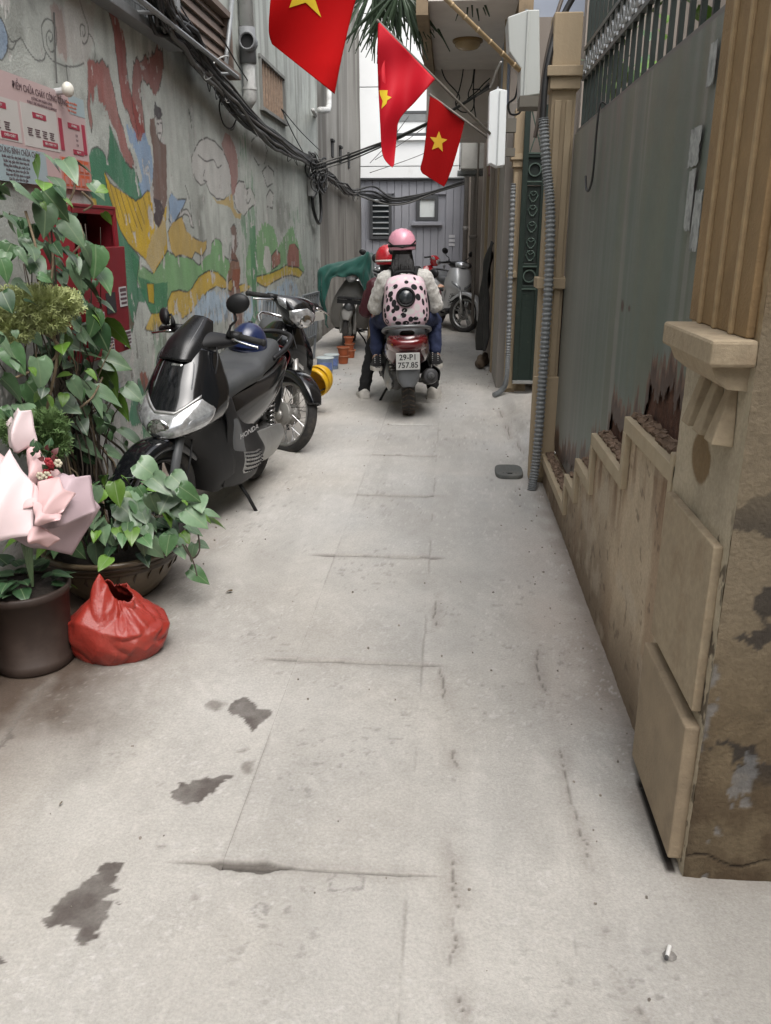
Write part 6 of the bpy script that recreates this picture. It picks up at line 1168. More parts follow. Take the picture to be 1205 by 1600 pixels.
bk_ = Net([[(0, Yb + .02, 1.15), (.08, Yb + .02, 1.145), (.125, Yb + .02, 1.10)], [(0, Yb + .05, 1.0), (.10, Yb + .05, 1.0), (.185, Yb + .02, .98)], [(0, Yb + .055, .86), (.11, Yb + .055, .86), (.197, Yb + .02, .87)], [(0, Yb + .05, .76), (.1, Yb + .05, .76), (.18, Yb + .02, .77)], [(0, Yb + .03, .715), (.07, Yb + .03, .717), (.14, Yb + .03, .74)]]); m = MB(); bk_.mesh(m, 20, 20); m.build('back_pad', M_BLKCLOTH, bp, smooth=True, solid=.03)
for s in (-1, 1):
    m = MB(); u1, u0 = .5 + s * .5, .5 + s * .36; bn.patch(m, lambda u: .06, lambda u: .95, u0, u1, 6, 30, .006); m.build('side_panel', M_BLKCLOTH, bp, smooth=True)
    MB().tube(spline([(s * .075, Yb + .06, 1.13), (s * .10, -.47, 1.205), (s * .13, -.36, 1.16), (s * .14, -.31, 1.03), (s * .15, -.36, .88), (s * .16, Yb + .06, .80)], 24), .026, 8, flat=.35).build('strap', M_BLKCLOTH, bp, smooth=True)
MB().tube(spline([(-.085, Yb - .01, 1.155), (-.05, Yb - .02, 1.175), (.05, Yb - .02, 1.175), (.085, Yb - .01, 1.155)], 12), .012, 8).build('top_handle', M_BLKCLOTH, bp, smooth=True)
cb = bn.P(.5, .36); nb = Vector((0, -1, .10)).normalized(); Mb = nb.to_track_quat('Z', 'Y').to_matrix().to_4x4(); Mb.translation = cb + nb * .006
def onb(mb): mb.v = [tuple(Mb @ Vector(p)) for p in mb.v]; return mb
onb(MB().lathe([(.060, -.01), (.060, .016), (.074, .016), (.080, .006), (.080, -.012)], 32)).build('window_ring', M_PLAST, bp, smooth=True)
onb(MB().lathe([(0, .030), (.03, .027), (.05, .016), (.062, .004)], 28)).build('bubble_window', mat('smoked_dome', (0.03, 0.035, 0.04), rough=0.18, coat=0.6, var=0.2, scale=30), bp, smooth=True)
rs = random.Random(11); spots = []
def spot(u, v, r, mt, nm, sx=1.0, off=.0035):
    n0 = bn.N(u, v); n0 = n0 if n0.y < 0 else -n0; vs = []
    for k in range(14):
        a = 2 * math.pi * k / 14; p = bn.P(u + r * 1.9 * sx * math.cos(a) / .5 * .5, v + r * 2.1 * math.sin(a)); vs.append(p + n0 * off)
    MB().add(vs, [tuple(range(14))]).build(nm, mt, bp)
cnt = 0
for k in range(700):
    u, v = rs.uniform(.15, .85), rs.uniform(.08, .94); p = bn.P(u, v)
    if (p - cb).length < .10: continue
    big = rs.random(); r = rs.choice((.013, .016, .019))
    if any((p - q).length < r + r2 + .006 for q, r2 in spots): continue
    spots.append((p, r)); white = (cnt % 3 == 2); cnt += 1
    spot(u, v, r, mat('white_patch', (0.60, 0.57, 0.56), rough=0.7) if white else M_BLKCLOTH, 'patch' if white else 'spot', rs.uniform(.8, 1.5) * (1.35 if white else 1.0))
    if cnt > 85: break

# ================================================================== PLANTS, POTS AND THE BOUQUET
def leaf_mesh(name, m, fold=0.25, curl=0.35, w=0.42, var=None):
    """heart-shaped leaf, base at origin, tip along +Y, length 1, top side +Z; pale variegated flecks come with the material"""
    prof = [(0.0, 0.10, 0.06), (0.02, 0.30, -0.06), (0.14, 0.45, 0.0), (0.32, 0.46, 0), (0.52, 0.38, 0), (0.72, 0.24, 0), (0.88, 0.10, 0), (1.0, 0.0, 0)]
    vs = []; fs = []
    for (t, x, dy) in prof:
        y = t; zc = -curl * t * t * 0.5
        for s in (-1, -0.5, 0, 0.5, 1):
            xx = s * x * w / 0.46; vs.append((xx, y + dy * abs(s), zc + fold * abs(xx) * (1 - 0.3 * abs(s)) - 0.02 * (abs(s) == 1)))
    for i in range(len(prof) - 1):
        for k in range(4): fs.append((i * 5 + k, i * 5 + k + 1, (i + 1) * 5 + k + 1, (i + 1) * 5 + k))
    me = bpy.data.meshes.new(name); me.from_pydata(vs, [], fs); me.update(); me.shade_smooth(); me.materials.append(m); return me
def leaf_mat(name, a, b):
    m = mat(name, a, rough=0.34, var=0.22, scale=2.2, dirt=b, dirt_amt=0.25, dirt_scale=5, spec=0.45)
    p = m.node_tree.nodes['Principled BSDF']; n = m.node_tree.nodes; l = m.node_tree.links
    oi = n.new('ShaderNodeObjectInfo'); mr = n.new('ShaderNodeMapRange'); mr.inputs['To Min'].default_value = 0.7; mr.inputs['To Max'].default_value = 1.35
    l.new(oi.outputs['Random'], mr.inputs['Value']); mx = n.new('ShaderNodeMix'); mx.data_type = 'RGBA'; mx.blend_type = 'MULTIPLY'; mx.inputs['Factor'].default_value = 1
    old = p.inputs['Base Color'].links[0].from_socket; l.new(old, mx.inputs['A']); l.new(mr.outputs[0], mx.inputs['B']); tc = n.new('ShaderNodeTexCoord'); sx = n.new('ShaderNodeSeparateXYZ'); l.new(tc.outputs['Object'], sx.inputs[0]); ab = n.new('ShaderNodeMath'); ab.operation = 'ABSOLUTE'; l.new(sx.outputs['X'], ab.inputs[0])
    vr = n.new('ShaderNodeMapRange'); vr.inputs['From Min'].default_value = 0.012; vr.inputs['From Max'].default_value = 0.026; vr.inputs['To Min'].default_value = 0.45; vr.inputs['To Max'].default_value = 0.0; l.new(ab.outputs[0], vr.inputs['Value'])
    mv = n.new('ShaderNodeMix'); mv.data_type = 'RGBA'; l.new(vr.outputs[0], mv.inputs['Factor']); l.new(mx.outputs['Result'], mv.inputs['A']); mv.inputs['B'].default_value = (0.24, 0.30, 0.17, 1); l.new(mv.outputs['Result'], p.inputs['Base Color'])
    p.inputs['Transmission Weight'].default_value = 0.0; return m
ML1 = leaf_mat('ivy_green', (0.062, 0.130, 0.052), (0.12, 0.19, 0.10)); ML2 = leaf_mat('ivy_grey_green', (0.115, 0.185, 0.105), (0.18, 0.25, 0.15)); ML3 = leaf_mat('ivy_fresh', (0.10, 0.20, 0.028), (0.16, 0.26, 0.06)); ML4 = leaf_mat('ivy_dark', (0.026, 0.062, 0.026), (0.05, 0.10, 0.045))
LEAVES = [[leaf_mesh('leaf', m, f, c) for f, c in ((0.22, 0.3), (0.45, 0.5), (0.12, 0.75))] for m in (ML1, ML2, ML3, ML4)]
rl = random.Random(21)
def leaf(root, p, tip, nrm, size, kind, name='leaf'):
    y = Vector(tip).normalized(); z = Vector(nrm); z = (z - y * z.dot(y)); z = z.normalized() if z.length > 1e-5 else y.orthogonal().normalized(); x = y.cross(z)
    o = bpy.data.objects.new(name, rl.choice(LEAVES[kind])); COL.objects.link(o); o.parent = root
    M = Matrix((x, y, z)).transposed(); o.rotation_euler = M.to_euler(); o.location = Vector(p) - root.location; o.scale = (size * rl.uniform(.68, 1.1), size, size); return o
# --- climbing pothos on the wall
ivy = thing('climbing_plant', 'climbing plant with heart shaped leaves on dark stems in front of the red cabinet', 'plant', (-1.66, 3.45, 0.25))
CAMV = Vector((0, 0, CAM_H))
IVY = [(82, 248, 26, 1), (128, 258, 30, 3), (108, 262, 44, 1), (92, 282, 36, 1), (62, 262, 28, 2), (152, 296, 26, 1), (44, 304, 44, 1), (86, 318, 46, 0), (72, 338, 42, 1), (112, 358, 42, 1), (90, 376, 28, 1), (168, 340, 18, 2), (52, 388, 30, 1), (4, 296, 20, 2), (22, 348, 34, 1), (128, 372, 28, 1), (8, 418, 30, 0), (58, 412, 40, 0), (110, 392, 40, 3), (140, 398, 30, 1), (152, 402, 44, 0), (120, 412, 26, 1), (126, 428, 46, 1), (160, 432, 46, 0), (150, 452, 40, 3), (120, 456, 40, 1), (166, 476, 24, 1), (150, 500, 46, 0), (134, 522, 54, 1), (104, 512, 24, 1), (106, 534, 42, 1), (182, 514, 46, 2), (160, 526, 36, 3), (6, 536, 40, 1), (150, 556, 34, 0), (24, 560, 40, 0), (180, 566, 40, 1), (64, 582, 44, 1), (176, 592, 46, 2), (60, 618, 50, 0), (146, 616, 60, 1), (104, 632, 40, 1), (122, 606, 34, 1), (168, 618, 42, 1), (208, 614, 34, 1), (192, 632, 38, 2), (168, 662, 42, 1), (206, 682, 46, 1), (196, 694, 32, 2), (140, 700, 46, 1), (184, 706, 40, 1), (20, 606, 40, 0), (10, 470, 30, 3), (40, 640, 40, 1), (4, 650, 30, 0), (126, 660, 30, 3), (100, 690, 34, 3)]
for px, py, s, k in IVY:
    x = rl.uniform(-1.62, -1.50); p = Vector(atX(px, py, x)); dpt = (p - CAMV).length; sz = s / 1280 * dpt * 1.12
    a = rl.uniform(-0.5, 2.4); tip = Vector((rl.uniform(.1, .7), rl.uniform(-.5, .6), -rl.uniform(.1, 0.9))); nr = Vector((rl.uniform(-.2, .9), rl.uniform(-.9, .3), rl.uniform(.3, 1.2)))
    if k == 2: nr = Vector((-.2, .6, .8))
    leaf(ivy, p - tip.normalized() * sz * .45, tip, nr, sz, k)
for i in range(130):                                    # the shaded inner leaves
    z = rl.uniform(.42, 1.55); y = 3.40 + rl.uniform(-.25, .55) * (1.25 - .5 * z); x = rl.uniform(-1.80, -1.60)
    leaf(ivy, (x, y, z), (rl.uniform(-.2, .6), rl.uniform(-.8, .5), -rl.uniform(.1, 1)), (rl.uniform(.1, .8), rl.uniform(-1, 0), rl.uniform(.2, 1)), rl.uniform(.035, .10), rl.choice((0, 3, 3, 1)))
for i in range(70):                                    # small outer leaves
    px, py = rl.uniform(-10, 190), rl.uniform(270, 700)
    if px > 120 and 300 < py < 420: continue
    p = Vector(atX(px, py, rl.uniform(-1.60, -1.48))); leaf(ivy, p, (rl.uniform(-.3, .8), rl.uniform(-.7, .6), -rl.uniform(0, .9)), (rl.uniform(-.2, .9), rl.uniform(-.9, .4), rl.uniform(.2, 1.2)), rl.uniform(.03, .075), rl.choice((0, 1, 1, 3, 2)))
M_STEM = mat('dark_stem', (0.055, 0.042, 0.032), rough=0.85, var=0.35, scale=20); M_STEM2 = mat('tan_stem', (0.20, 0.15, 0.095), rough=0.8, var=0.25, scale=20)
for i in range(64):
    y0 = 3.45 + rl.uniform(-.16, .30); x0 = -1.66 + rl.uniform(-.12, .06); z1 = rl.uniform(.7, 1.62) if i > 20 else rl.uniform(.6, 1.15); y1 = y0 + rl.uniform(-.25, .25); xx = rl.uniform(-1.82, -1.58)
    pts = spline([(x0, y0, .20), (x0 + rl.uniform(-.06, .06), y0 + rl.uniform(-.1, .1), .2 + z1 * .3), (xx, (y0 + y1) / 2 + rl.uniform(-.1, .1), .2 + z1 * .6), (xx + rl.uniform(-.05, .1), y1, z1)], 12)
    r = rl.choice((.0035, .005, .008)); o = MB().tube(pts, [r * (1 - .5 * k / 11) for k in range(12)], 5).build('stem', M_STEM if i % 4 else M_STEM2, ivy, smooth=True); o.location = -ivy.location
tr = MB().tube(spline([(-1.70, 3.62, .15), (-1.72, 3.58, .5), (-1.71, 3.55, .85), (-1.74, 3.5, 1.15)], 12), [.075, .07, .06, .055, .05, .05, .045, .04, .035, .03, .02, .01], 10).build('trunk', mat('black_bark', (0.022, 0.017, 0.014), rough=0.9, var=0.4, scale=14, bump=1, bump_scale=25), ivy, smooth=True); tr.location = -ivy.location
for px0, py0, px1, py1 in ((40, 330, 60, 440), (52, 320, 75, 470), (130, 330, 128, 300), (50, 310, 75, 300), (115, 270, 95, 340), (78, 475, 95, 560), (48, 500, 90, 545), (90, 545, 25, 590), (160, 590, 120, 640), (125, 350, 110, 400)):
    p0, p1 = Vector(atX(px0, py0, -1.60)), Vector(atX(px1, py1, -1.58)); md = (p0 + p1) / 2 + Vector((.03, rl.uniform(-.05, .05), rl.uniform(-.02, .03)))
    o = MB().tube(spline([p0, md, p1], 9), .005, 6).build('stem', M_STEM2, ivy, smooth=True); o.location = -ivy.location
# --- glazed planter with a dome of leaves
pl = thing('planter', 'wide glazed planter bowl full of heart shaped leaves, behind the red bag', 'planter', (-1.405, 3.16, 0))
M_GLAZE = mat('glazed_clay', (0.115, 0.085, 0.05), rough=0.35, var=0.3, scale=5, dirt=(0.05, 0.032, 0.02), dirt_amt=0.35, coat=0.3)
MB().lathe([(0.0, .0), (.15, .0), (.175, .02), (.235, .09), (.268, .16), (.275, .20), (.285, .205), (.287, .222), (.275, .226), (.255, .215)], 40).build('bowl', M_GLAZE, pl, smooth=True)
MB().lathe([(.2795, .188), (.2815, .194), (.2785, .20)], 40).lathe([(.2745, .165), (.2765, .17), (.2755, .176)], 40).build('rim_line', mat('dark_glaze', (0.04, 0.025, 0.015), rough=0.4), pl, smooth=True)
for k in range(16):
    a = R(-120 + k * 14); m = MB(); c = Vector((math.cos(a), math.sin(a), 0)); tg = Vector((-c.y, c.x, 0)); r0 = .262
    m.tube([c * (r0 + .008) + tg * .006 + Vector((0, 0, .165)), c * (r0 - .002) + tg * -.004 + Vector((0, 0, .14)), c * (r0 - .018) + Vector((0, 0, .115))], [.003, .008, .002], 6, flat=.5); m.build('brush_mark', mat('dark_glaze', (0, 0, 0)), pl)
MB().lathe([(0, .20), (.1, .205), (.268, .19)], 28).build('soil', mat('wet_soil', (0.022, 0.016, 0.012), rough=0.95, var=0.5, scale=40, bump=1, bump_scale=60), pl)
for i in range(215):
    a = rl.uniform(0, 2 * math.pi); q = rl.random() ** .6; inner = i > 145
    d = Vector((math.cos(a), math.sin(a), 0)); rr = (.36 if not inner else .22) * q + .03; h = .27 + .20 * (1 - q * q) * (1.0 if not inner else .6) + rl.uniform(-.03, .04)
    p = pl.location + Vector((d.x * rr * 1.05 + .03, d.y * rr * .85 - .02, h)); 
    if p.x < -1.84: continue
    tip = d * (.5 + q) + Vector((rl.uniform(-.5, .5), rl.uniform(-.5, .4), -rl.uniform(.1, .7))); nr = d * .5 + Vector((rl.uniform(-.3, .3), rl.uniform(-.5, .0), 1.0))
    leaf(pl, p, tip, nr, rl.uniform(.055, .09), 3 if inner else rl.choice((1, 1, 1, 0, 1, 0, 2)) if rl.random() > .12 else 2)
for px, py, s, k in ((140, 778, 40, 1), (182, 770, 36, 2), (160, 830, 38, 1), (188, 832, 44, 1), (222, 842, 40, 1), (240, 856, 36, 1), (250, 756, 40, 1), (278, 752, 36, 1), (262, 778, 44, 1), (216, 806, 44, 1), (200, 800, 40, 1), (285, 800, 38, 1), (306, 808, 40, 1), (312, 786, 28, 1), (112, 902, 30, 2), (300, 862, 26, 1), (310, 898, 34, 0), (262, 850, 30, 0), (118, 856, 38, 0), (150, 866, 36, 1), (232, 734, 40, 1), (296, 770, 36, 0), (240, 790, 40, 1)):
    y = 2.93 + rl.uniform(-.03, .05) - (.0 if px > 160 else .02); p = Vector(atY(px, py, y)); sz = s / 1280 * 3.25 * 1.15
    tip = Vector((rl.uniform(-.2, .9), rl.uniform(-.6, .1), -rl.uniform(.3, .8))); leaf(pl, p - tip.normalized() * sz * .45, tip, (rl.uniform(-.2, .4), -rl.uniform(.5, .9), rl.uniform(.5, .9)), sz, k)
for i in range(40):
    a = rl.uniform(0, 6.28); r = rl.uniform(.05, .3); p1 = Vector((math.cos(a) * r, math.sin(a) * r * .8, rl.uniform(.26, .42)))
    MB().tube(spline([(math.cos(a) * r * .4, math.sin(a) * r * .4, .19), p1 * .7 + Vector((0, 0, .12)), p1], 7), .003, 5).build('stem', M_STEM2 if i % 3 else ML1, pl, smooth=True)
tr = spline([atY(285, 850, 2.92), atY(300, 872, 2.9), atY(312, 860, 2.9), atY(310, 835, 2.92)], 10); o = MB().tube(tr, .0035, 5).tube(spline([atY(290, 852, 2.92), atY(303, 880, 2.89), atY(308, 900, 2.88)], 8), .003, 5).build('trailing_stem', M_STEM, pl); o.location = -pl.location
# --- feathery evergreens
M_FERN = mat('feathery_green', (0.34, 0.38, 0.16), rough=0.7, var=0.3, scale=30); M_FERN2 = mat('feathery_dark', (0.10, 0.17, 0.055), rough=0.7, var=0.3, scale=30)
def feathery(label, blobs, m, n, stem):
    t = thing('feathery_plant', label, 'plant', stem[-1]); f = MB(); r = random.Random(n)
    for i in range(n):
        c, rad = blobs[r.randrange(len(blobs))]; v = Vector((r.gauss(0, 1), r.gauss(0, 1), r.gauss(0, 1))).normalized(); q = r.random() ** .45
        p = Vector(c) + Vector((v.x * rad[0], v.y * rad[1], v.z * rad[2])) * q; d = (v + Vector((r.uniform(-.6, .6), r.uniform(-.6, .6), r.uniform(0, .9)))).normalized(); L = r.uniform(.018, .036)
        sd = d.orthogonal().normalized(); sd = Matrix.Rotation(r.random() * 6.28, 3, d) @ sd; w = .0021
        for (b, e) in ((p, p + d * L), (p + d * L * .35, p + d * L * .7 + sd * L * .42), (p + d * L * .45, p + d * L * .85 - sd * L * .38), (p + d * L * .7, p + d * L * 1.05 + sd * L * .22)):
            x = (e - b).cross(sd.cross(d) + Vector((.01, .02, .03))).normalized() * w; f.add([b - x, b + x, e + x * .6, e - x * .6], [(0, 1, 2, 3)])
    o = f.build('needles', m, t, fix=False); o['kind'] = 'stuff'; o.location = -t.location
    o = MB().tube(spline(stem, 14), [.006] * 14, 6).build('stem', M_STEM2, t, smooth=True); o.location = -t.location
    for c, rad in blobs:
        o = MB().tube(spline([stem[1], (Vector(stem[1]) + Vector(c)) / 2 + Vector((0, 0, .02)), c], 6), .004, 5).build('branch', M_STEM2, t); o.location = -t.location
    return t
P = lambda px, py, y: atY(px, py, y)
feathery('pale yellow green feathery evergreen tuft, upper of the two at the left edge', [(P(20, 480, 3.05), (.09, .08, .06)), (P(70, 472, 3.1), (.10, .08, .05)), (P(98, 476, 3.15), (.06, .07, .045)), (P(20, 515, 3.05), (.07, .07, .045)), (P(80, 500, 3.1), (.05, .06, .04)), (P(-20, 490, 3.05), (.08, .08, .07))], M_FERN, 3600, [P(75, 500, 3.1), P(85, 530, 3.1), P(90, 560, 3.1), P(60, 720, 3.1), P(60, 900, 3.0)])
feathery('darker green feathery evergreen tuft, lower of the two above the pink bouquet', [(P(30, 672, 2.75), (.065, .06, .04)), (P(70, 665, 2.78), (.07, .06, .045)), (P(85, 690, 2.78), (.04, .05, .05)), (P(52, 690, 2.75), (.04, .05, .03))], M_FERN2, 2400, [P(60, 690, 2.78), P(62, 720, 2.75), P(60, 760, 2.7), P(50, 850, 2.62), P(45, 900, 2.6)])
# --- pots and bag
dp = thing('plant_pot', 'tall dark brown plastic plant pot left of the red bag', 'pot', (-1.455, 2.52, 0))
M_DPOT = mat('dark_plastic_pot', (0.034, 0.021, 0.016), rough=0.6, var=0.3, scale=6, dirt=(0.07, 0.05, 0.04), dirt_amt=0.3)
MB().lathe([(0.0, 0), (.125, 0), (.135, .012), (.135, .045), (.128, .05), (.145, .27), (.152, .275), (.155, .30), (.147, .305), (.14, .29)], 36).build('pot_wall', M_DPOT, dp, smooth=True)
MB().lathe([(0, .285), (.142, .28)], 24).build('soil', mat('wet_soil', (0, 0, 0)), dp)
cp = thing('plant_pot', 'cream ribbed pot cut off by the left edge of the photo', 'pot', (-1.60, 2.26, 0))
MB().lathe([(0, 0), (.12, 0), (.128, .03), (.13, .10), (.14, .26), (.15, .28), (.15, .31), (.14, .31)], 30).build('pot_wall', mat('cream_pot', (0.40, 0.34, 0.25), rough=0.6, var=0.15, dirt=(0.2, 0.15, 0.1), dirt_amt=0.2), cp, smooth=True)
MB().lathe([(0, .29), (.138, .285)], 20).build('soil', mat('wet_soil', (0, 0, 0)), cp)
for i in range(26):
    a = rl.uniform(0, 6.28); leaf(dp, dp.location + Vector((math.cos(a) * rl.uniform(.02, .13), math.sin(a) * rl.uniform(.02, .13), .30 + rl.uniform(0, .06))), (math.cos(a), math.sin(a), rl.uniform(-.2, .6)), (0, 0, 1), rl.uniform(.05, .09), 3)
bag = thing('plastic_bag', 'red plastic bag of dark soil slumped on the ground by the glazed planter', 'bag', (-1.19, 2.63, 0))
NA, NH = 168, 60; vs = []
def _rid(x, y, s):
    q = float(vnoise(np.array([x]), np.array([y]), s)[0]); return 1 - abs(2 * q - 1)
for j in range(NH + 1):
    t = j / NH
    for i in range(NA):
        a = 2 * math.pi * i / NA; pk = math.exp(-((a - math.radians(238)) / .5) ** 2); dn = math.exp(-((a - math.radians(300)) / .55) ** 2)
        H = .215 + .085 * pk + .035 * math.exp(-((a - 2.1) / 1.0) ** 2) - .025 * math.exp(-((min(a, 2 * math.pi - a)) / .7) ** 2) + .008 * math.sin(3 * a); b = .155 * (1 - .10 * (1 - t) ** 6) * (1 + .05 * math.sin(2 * a + 1)); z = H * t
        r = b * (1 + .12 * math.sin(math.pi * min(1, t * 1.25)) - .76 * max(0, t - .56) ** .95 / .44 ** .95 * (.8 + .2 * pk))
        ca_, sa_ = math.cos(a) * 1.9, math.sin(a) * 1.9; cre = -.016 * _rid(ca_ * .8 + t * 3.4 + 5, sa_ * .8 - t * 2.8 + 3, 5) ** 2 * (.5 + t) + .006 * _rid(ca_ * 2.0 - t * 2.4, sa_ * 2.0 + t * 3.1 + 9, 8) ** 3 + .003 * _rid(ca_ * 4 + t * 4, sa_ * 4 + 2, 11) ** 2 * t + .006 * math.sin(6 * a + 3 * math.sin(2 * a)) * max(0, t - .55)
        cx = .015 * t - .05 * pk * max(0, t - .5)
        vs.append(((r + cre) * math.cos(a) + cx, (r + cre) * math.sin(a) * .92, z + (.010 * math.sin(4 * a + 3) + .012 * _rid(ca_ * 2.2, sa_ * 2.2, 14)) * t * t))
fs = [(j * NA + i, j * NA + (i + 1) % NA, (j + 1) * NA + (i + 1) % NA, (j + 1) * NA + i) for j in range(NH) for i in range(NA)] + [tuple(range(NA - 1, -1, -1))]
MB().add(vs, fs).build('bag_film', mat('red_film', (0.30, 0.032, 0.022), rough=0.30, var=0.15, scale=8, dirt=(0.20, 0.07, 0.05), dirt_amt=0.25, bump=0.7, bump_scale=16, spec=0.45), bag, smooth=True, solid=.002)
MB().ell((.02, .02, .105), (.085, .085, .035), 18, 8).build('soil', mat('wet_soil', (0, 0, 0)), bag, smooth=True)
# --- bouquet in pink paper standing in the dark pot
bq = thing('bouquet', 'bouquet wrapped in folded pink paper standing in the dark brown pot', 'bouquet', (-1.43, 2.53, .40))
M_PAPER = mat('pink_paper', (0.70, 0.47, 0.47), rough=0.55, var=0.05, scale=3, sub=0.0); M_PAPER2 = mat('mauve_paper', (0.50, 0.38, 0.41), rough=0.5, var=0.06, scale=3); M_PAPER3 = mat('pale_paper', (0.74, 0.60, 0.61), rough=0.5, var=0.05, scale=3)
for k, (m, q) in enumerate(((M_PAPER2, [(62, 752, 2.60), (120, 738, 2.66), (158, 792, 2.66), (20, 838, 2.52), (78, 858, 2.54), (112, 868, 2.60)]), (M_PAPER2, [(40, 770, 2.56), (100, 738, 2.62), (142, 742, 2.66), (60, 830, 2.50), (110, 815, 2.52), (150, 800, 2.60)]),
        (M_PAPER3, [(-30, 760, 2.42), (22, 698, 2.58), (52, 758, 2.50), (-30, 845, 2.40), (10, 842, 2.40), (52, 836, 2.42)]), (M_PAPER, [(-40, 740, 2.55), (0, 700, 2.62), (60, 760, 2.52), (-30, 800, 2.46), (20, 800, 2.44), (60, 790, 2.46)]), (M_PAPER, [(60, 752, 2.54), (95, 744, 2.56), (120, 770, 2.54), (52, 800, 2.45), (75, 815, 2.44), (98, 800, 2.46)]), (M_PAPER, [(50, 785, 2.46), (80, 778, 2.50), (97, 806, 2.46), (56, 812, 2.42), (70, 818, 2.42), (94, 812, 2.43)]), (M_PAPER, [(44, 822, 2.44), (68, 818, 2.46), (96, 842, 2.47), (46, 838, 2.42), (60, 848, 2.43), (74, 856, 2.45)]),
        (M_PAPER3, [(10, 660, 2.70), (30, 636, 2.72), (50, 640, 2.72), (15, 700, 2.66), (35, 705, 2.66), (58, 690, 2.68)]), (M_PAPER, [(40, 690, 2.68), (68, 700, 2.68), (95, 740, 2.66), (45, 745, 2.60), (60, 755, 2.60), (88, 752, 2.62)]))):
    p = [Vector(atY(*c)) for c in q]; m_ = MB(); vs = []; cu = (.35, .6, .45)[k % 3]; cv_ = (.55, .35, .65)[k % 3]
    for j in range(17):
        for i in range(21):
            u, w = i / 20, j / 16; a = p[0].lerp(p[1], u * 2) if u < .5 else p[1].lerp(p[2], u * 2 - 1); b = p[3].lerp(p[4], u * 2) if u < .5 else p[4].lerp(p[5], u * 2 - 1); v = a.lerp(b, w); v.y -= .028 * math.exp(-((u - cu + .25 * (w - .5)) / .22) ** 2) + .012 * math.exp(-((u - .8 + .5 * w) / .10) ** 2) + .035 * math.sin(math.pi * w) * math.sin(math.pi * u) + .004 * math.sin(j * .55 + i * .4 + k * 2) * (abs(u - .5) + abs(w - .5)); vs.append(v)
    m_.add(vs, [(j * 21 + i, j * 21 + i + 1, (j + 1) * 21 + i + 1, (j + 1) * 21 + i) for j in range(16) for i in range(20)])
    o = m_.build('paper_sheet', m, bq, smooth=True, solid=.001); o.location = -bq.location
for i in range(22):
    p = Vector(atY(rl.uniform(48, 88), rl.uniform(695, 745), 2.60 + rl.uniform(-.02, .05))); me = rl.choice(LEAVES[3]); o = leaf(bq, p, (rl.uniform(-1, 1), rl.uniform(-.5, .5), rl.uniform(0, 1)), (0, -1, .3), rl.uniform(.02, .035), 3)
    o.data = leaf_mesh('leaf', mat('dark_red_leaf', (0.10, 0.022, 0.022), rough=0.5, var=0.3)) if i % 3 == 0 else o.data
for k in range(9):
    p = Vector(atY(rl.uniform(52, 92), rl.uniform(700, 752), 2.585 + rl.uniform(-.01, .03))) - bq.location; f = MB()
    for q in range(6): a = q * 1.047; f.ell(p + Vector((.009 * math.cos(a), -.004, .009 * math.sin(a))), (.007, .004, .007), 7, 5)
    f.build('blossom', mat('red_blossom', (.32, .02, .03), rough=.6, var=.3) if k % 3 else mat('cream_blossom', (.60, .55, .42), rough=.6), bq, smooth=True)
for k in range(4): MB().tube([(-.02 + .015 * k, .0, .12), (.0, .0, -.11)], .005, 6).build('stem', ML1, bq)
# --- palm hanging over the lane
pm = thing('palm', 'dark hanging palm fronds over the lane beside the porch slab', 'palm', (-.62, 8.55, 3.55))
M_PALM = mat('palm_green', (0.030, 0.052, 0.026), rough=0.5, var=0.3, scale=6)
fr = [((600, -30), 30, 1.3, 8.6), ((625, -20), 34, 1.5, 8.4), ((645, -25), 22, 1.4, 8.7), ((585, -30), 22, 1.15, 8.5), ((735, -40), 8, 1.45, 8.0)]
for (px, py), n, a0, y in fr:
    c = Vector(atY(px, py, y)); o = MB().tube([c + Vector((.0, 0, .5)), c], .012, 6).build('stalk', M_STEM, pm); o.location = -pm.location
    for k in range(n):
        a = rl.uniform(-.95, .8); L = rl.uniform(.32, .66) if n > 10 else rl.uniform(.28, .36); d = Vector((math.sin(a), rl.uniform(-.25, .25), -math.cos(a) * .95)).normalized(); e = c + d * L * .55 + Vector((0, 0, .02)); f = c + d * L + Vector((d.x * .05, 0, -.05 * rl.random()))
        sd = Vector((math.cos(a), rl.uniform(-.6, .6), math.sin(a))).normalized(); w = rl.uniform(.010, .016)
        vs = [c - sd * w * .4, c + Vector((0, -.004, 0)), c + sd * w * .4, e - sd * w, e + Vector((0, -.007, .004)), e + sd * w, f - sd * w * .3, f, f + sd * w * .3]
        o = MB().add(vs, [(0, 1, 4, 3), (1, 2, 5, 4), (3, 4, 7, 6), (4, 5, 8, 7)]).build('leaf_blade', M_PALM, pm, fix=False); o.location = -pm.location
# greenery in the yard behind the gate
yp = thing('yard_plant', 'bright green leafy plant behind the bars of the steel gate', 'plant', (0.98, 5.1, 0))
MB().tube([(0, 0, 0), (.02, .1, 1.2), (.05, .2, 2.1)], [.03, .025, .012], 8).build('trunk', M_STEM2, yp)
for i in range(95):
    leaf(yp, yp.location + Vector((rl.uniform(-.18, .3), rl.uniform(-1.3, 1.1), rl.uniform(1.95, 2.85))), (rl.uniform(-1, 1), rl.uniform(-1, 1), -.3), (rl.uniform(-.5, .5), rl.uniform(-.5, .5), 1), rl.uniform(.09, .16), rl.choice((2, 2, 0)))

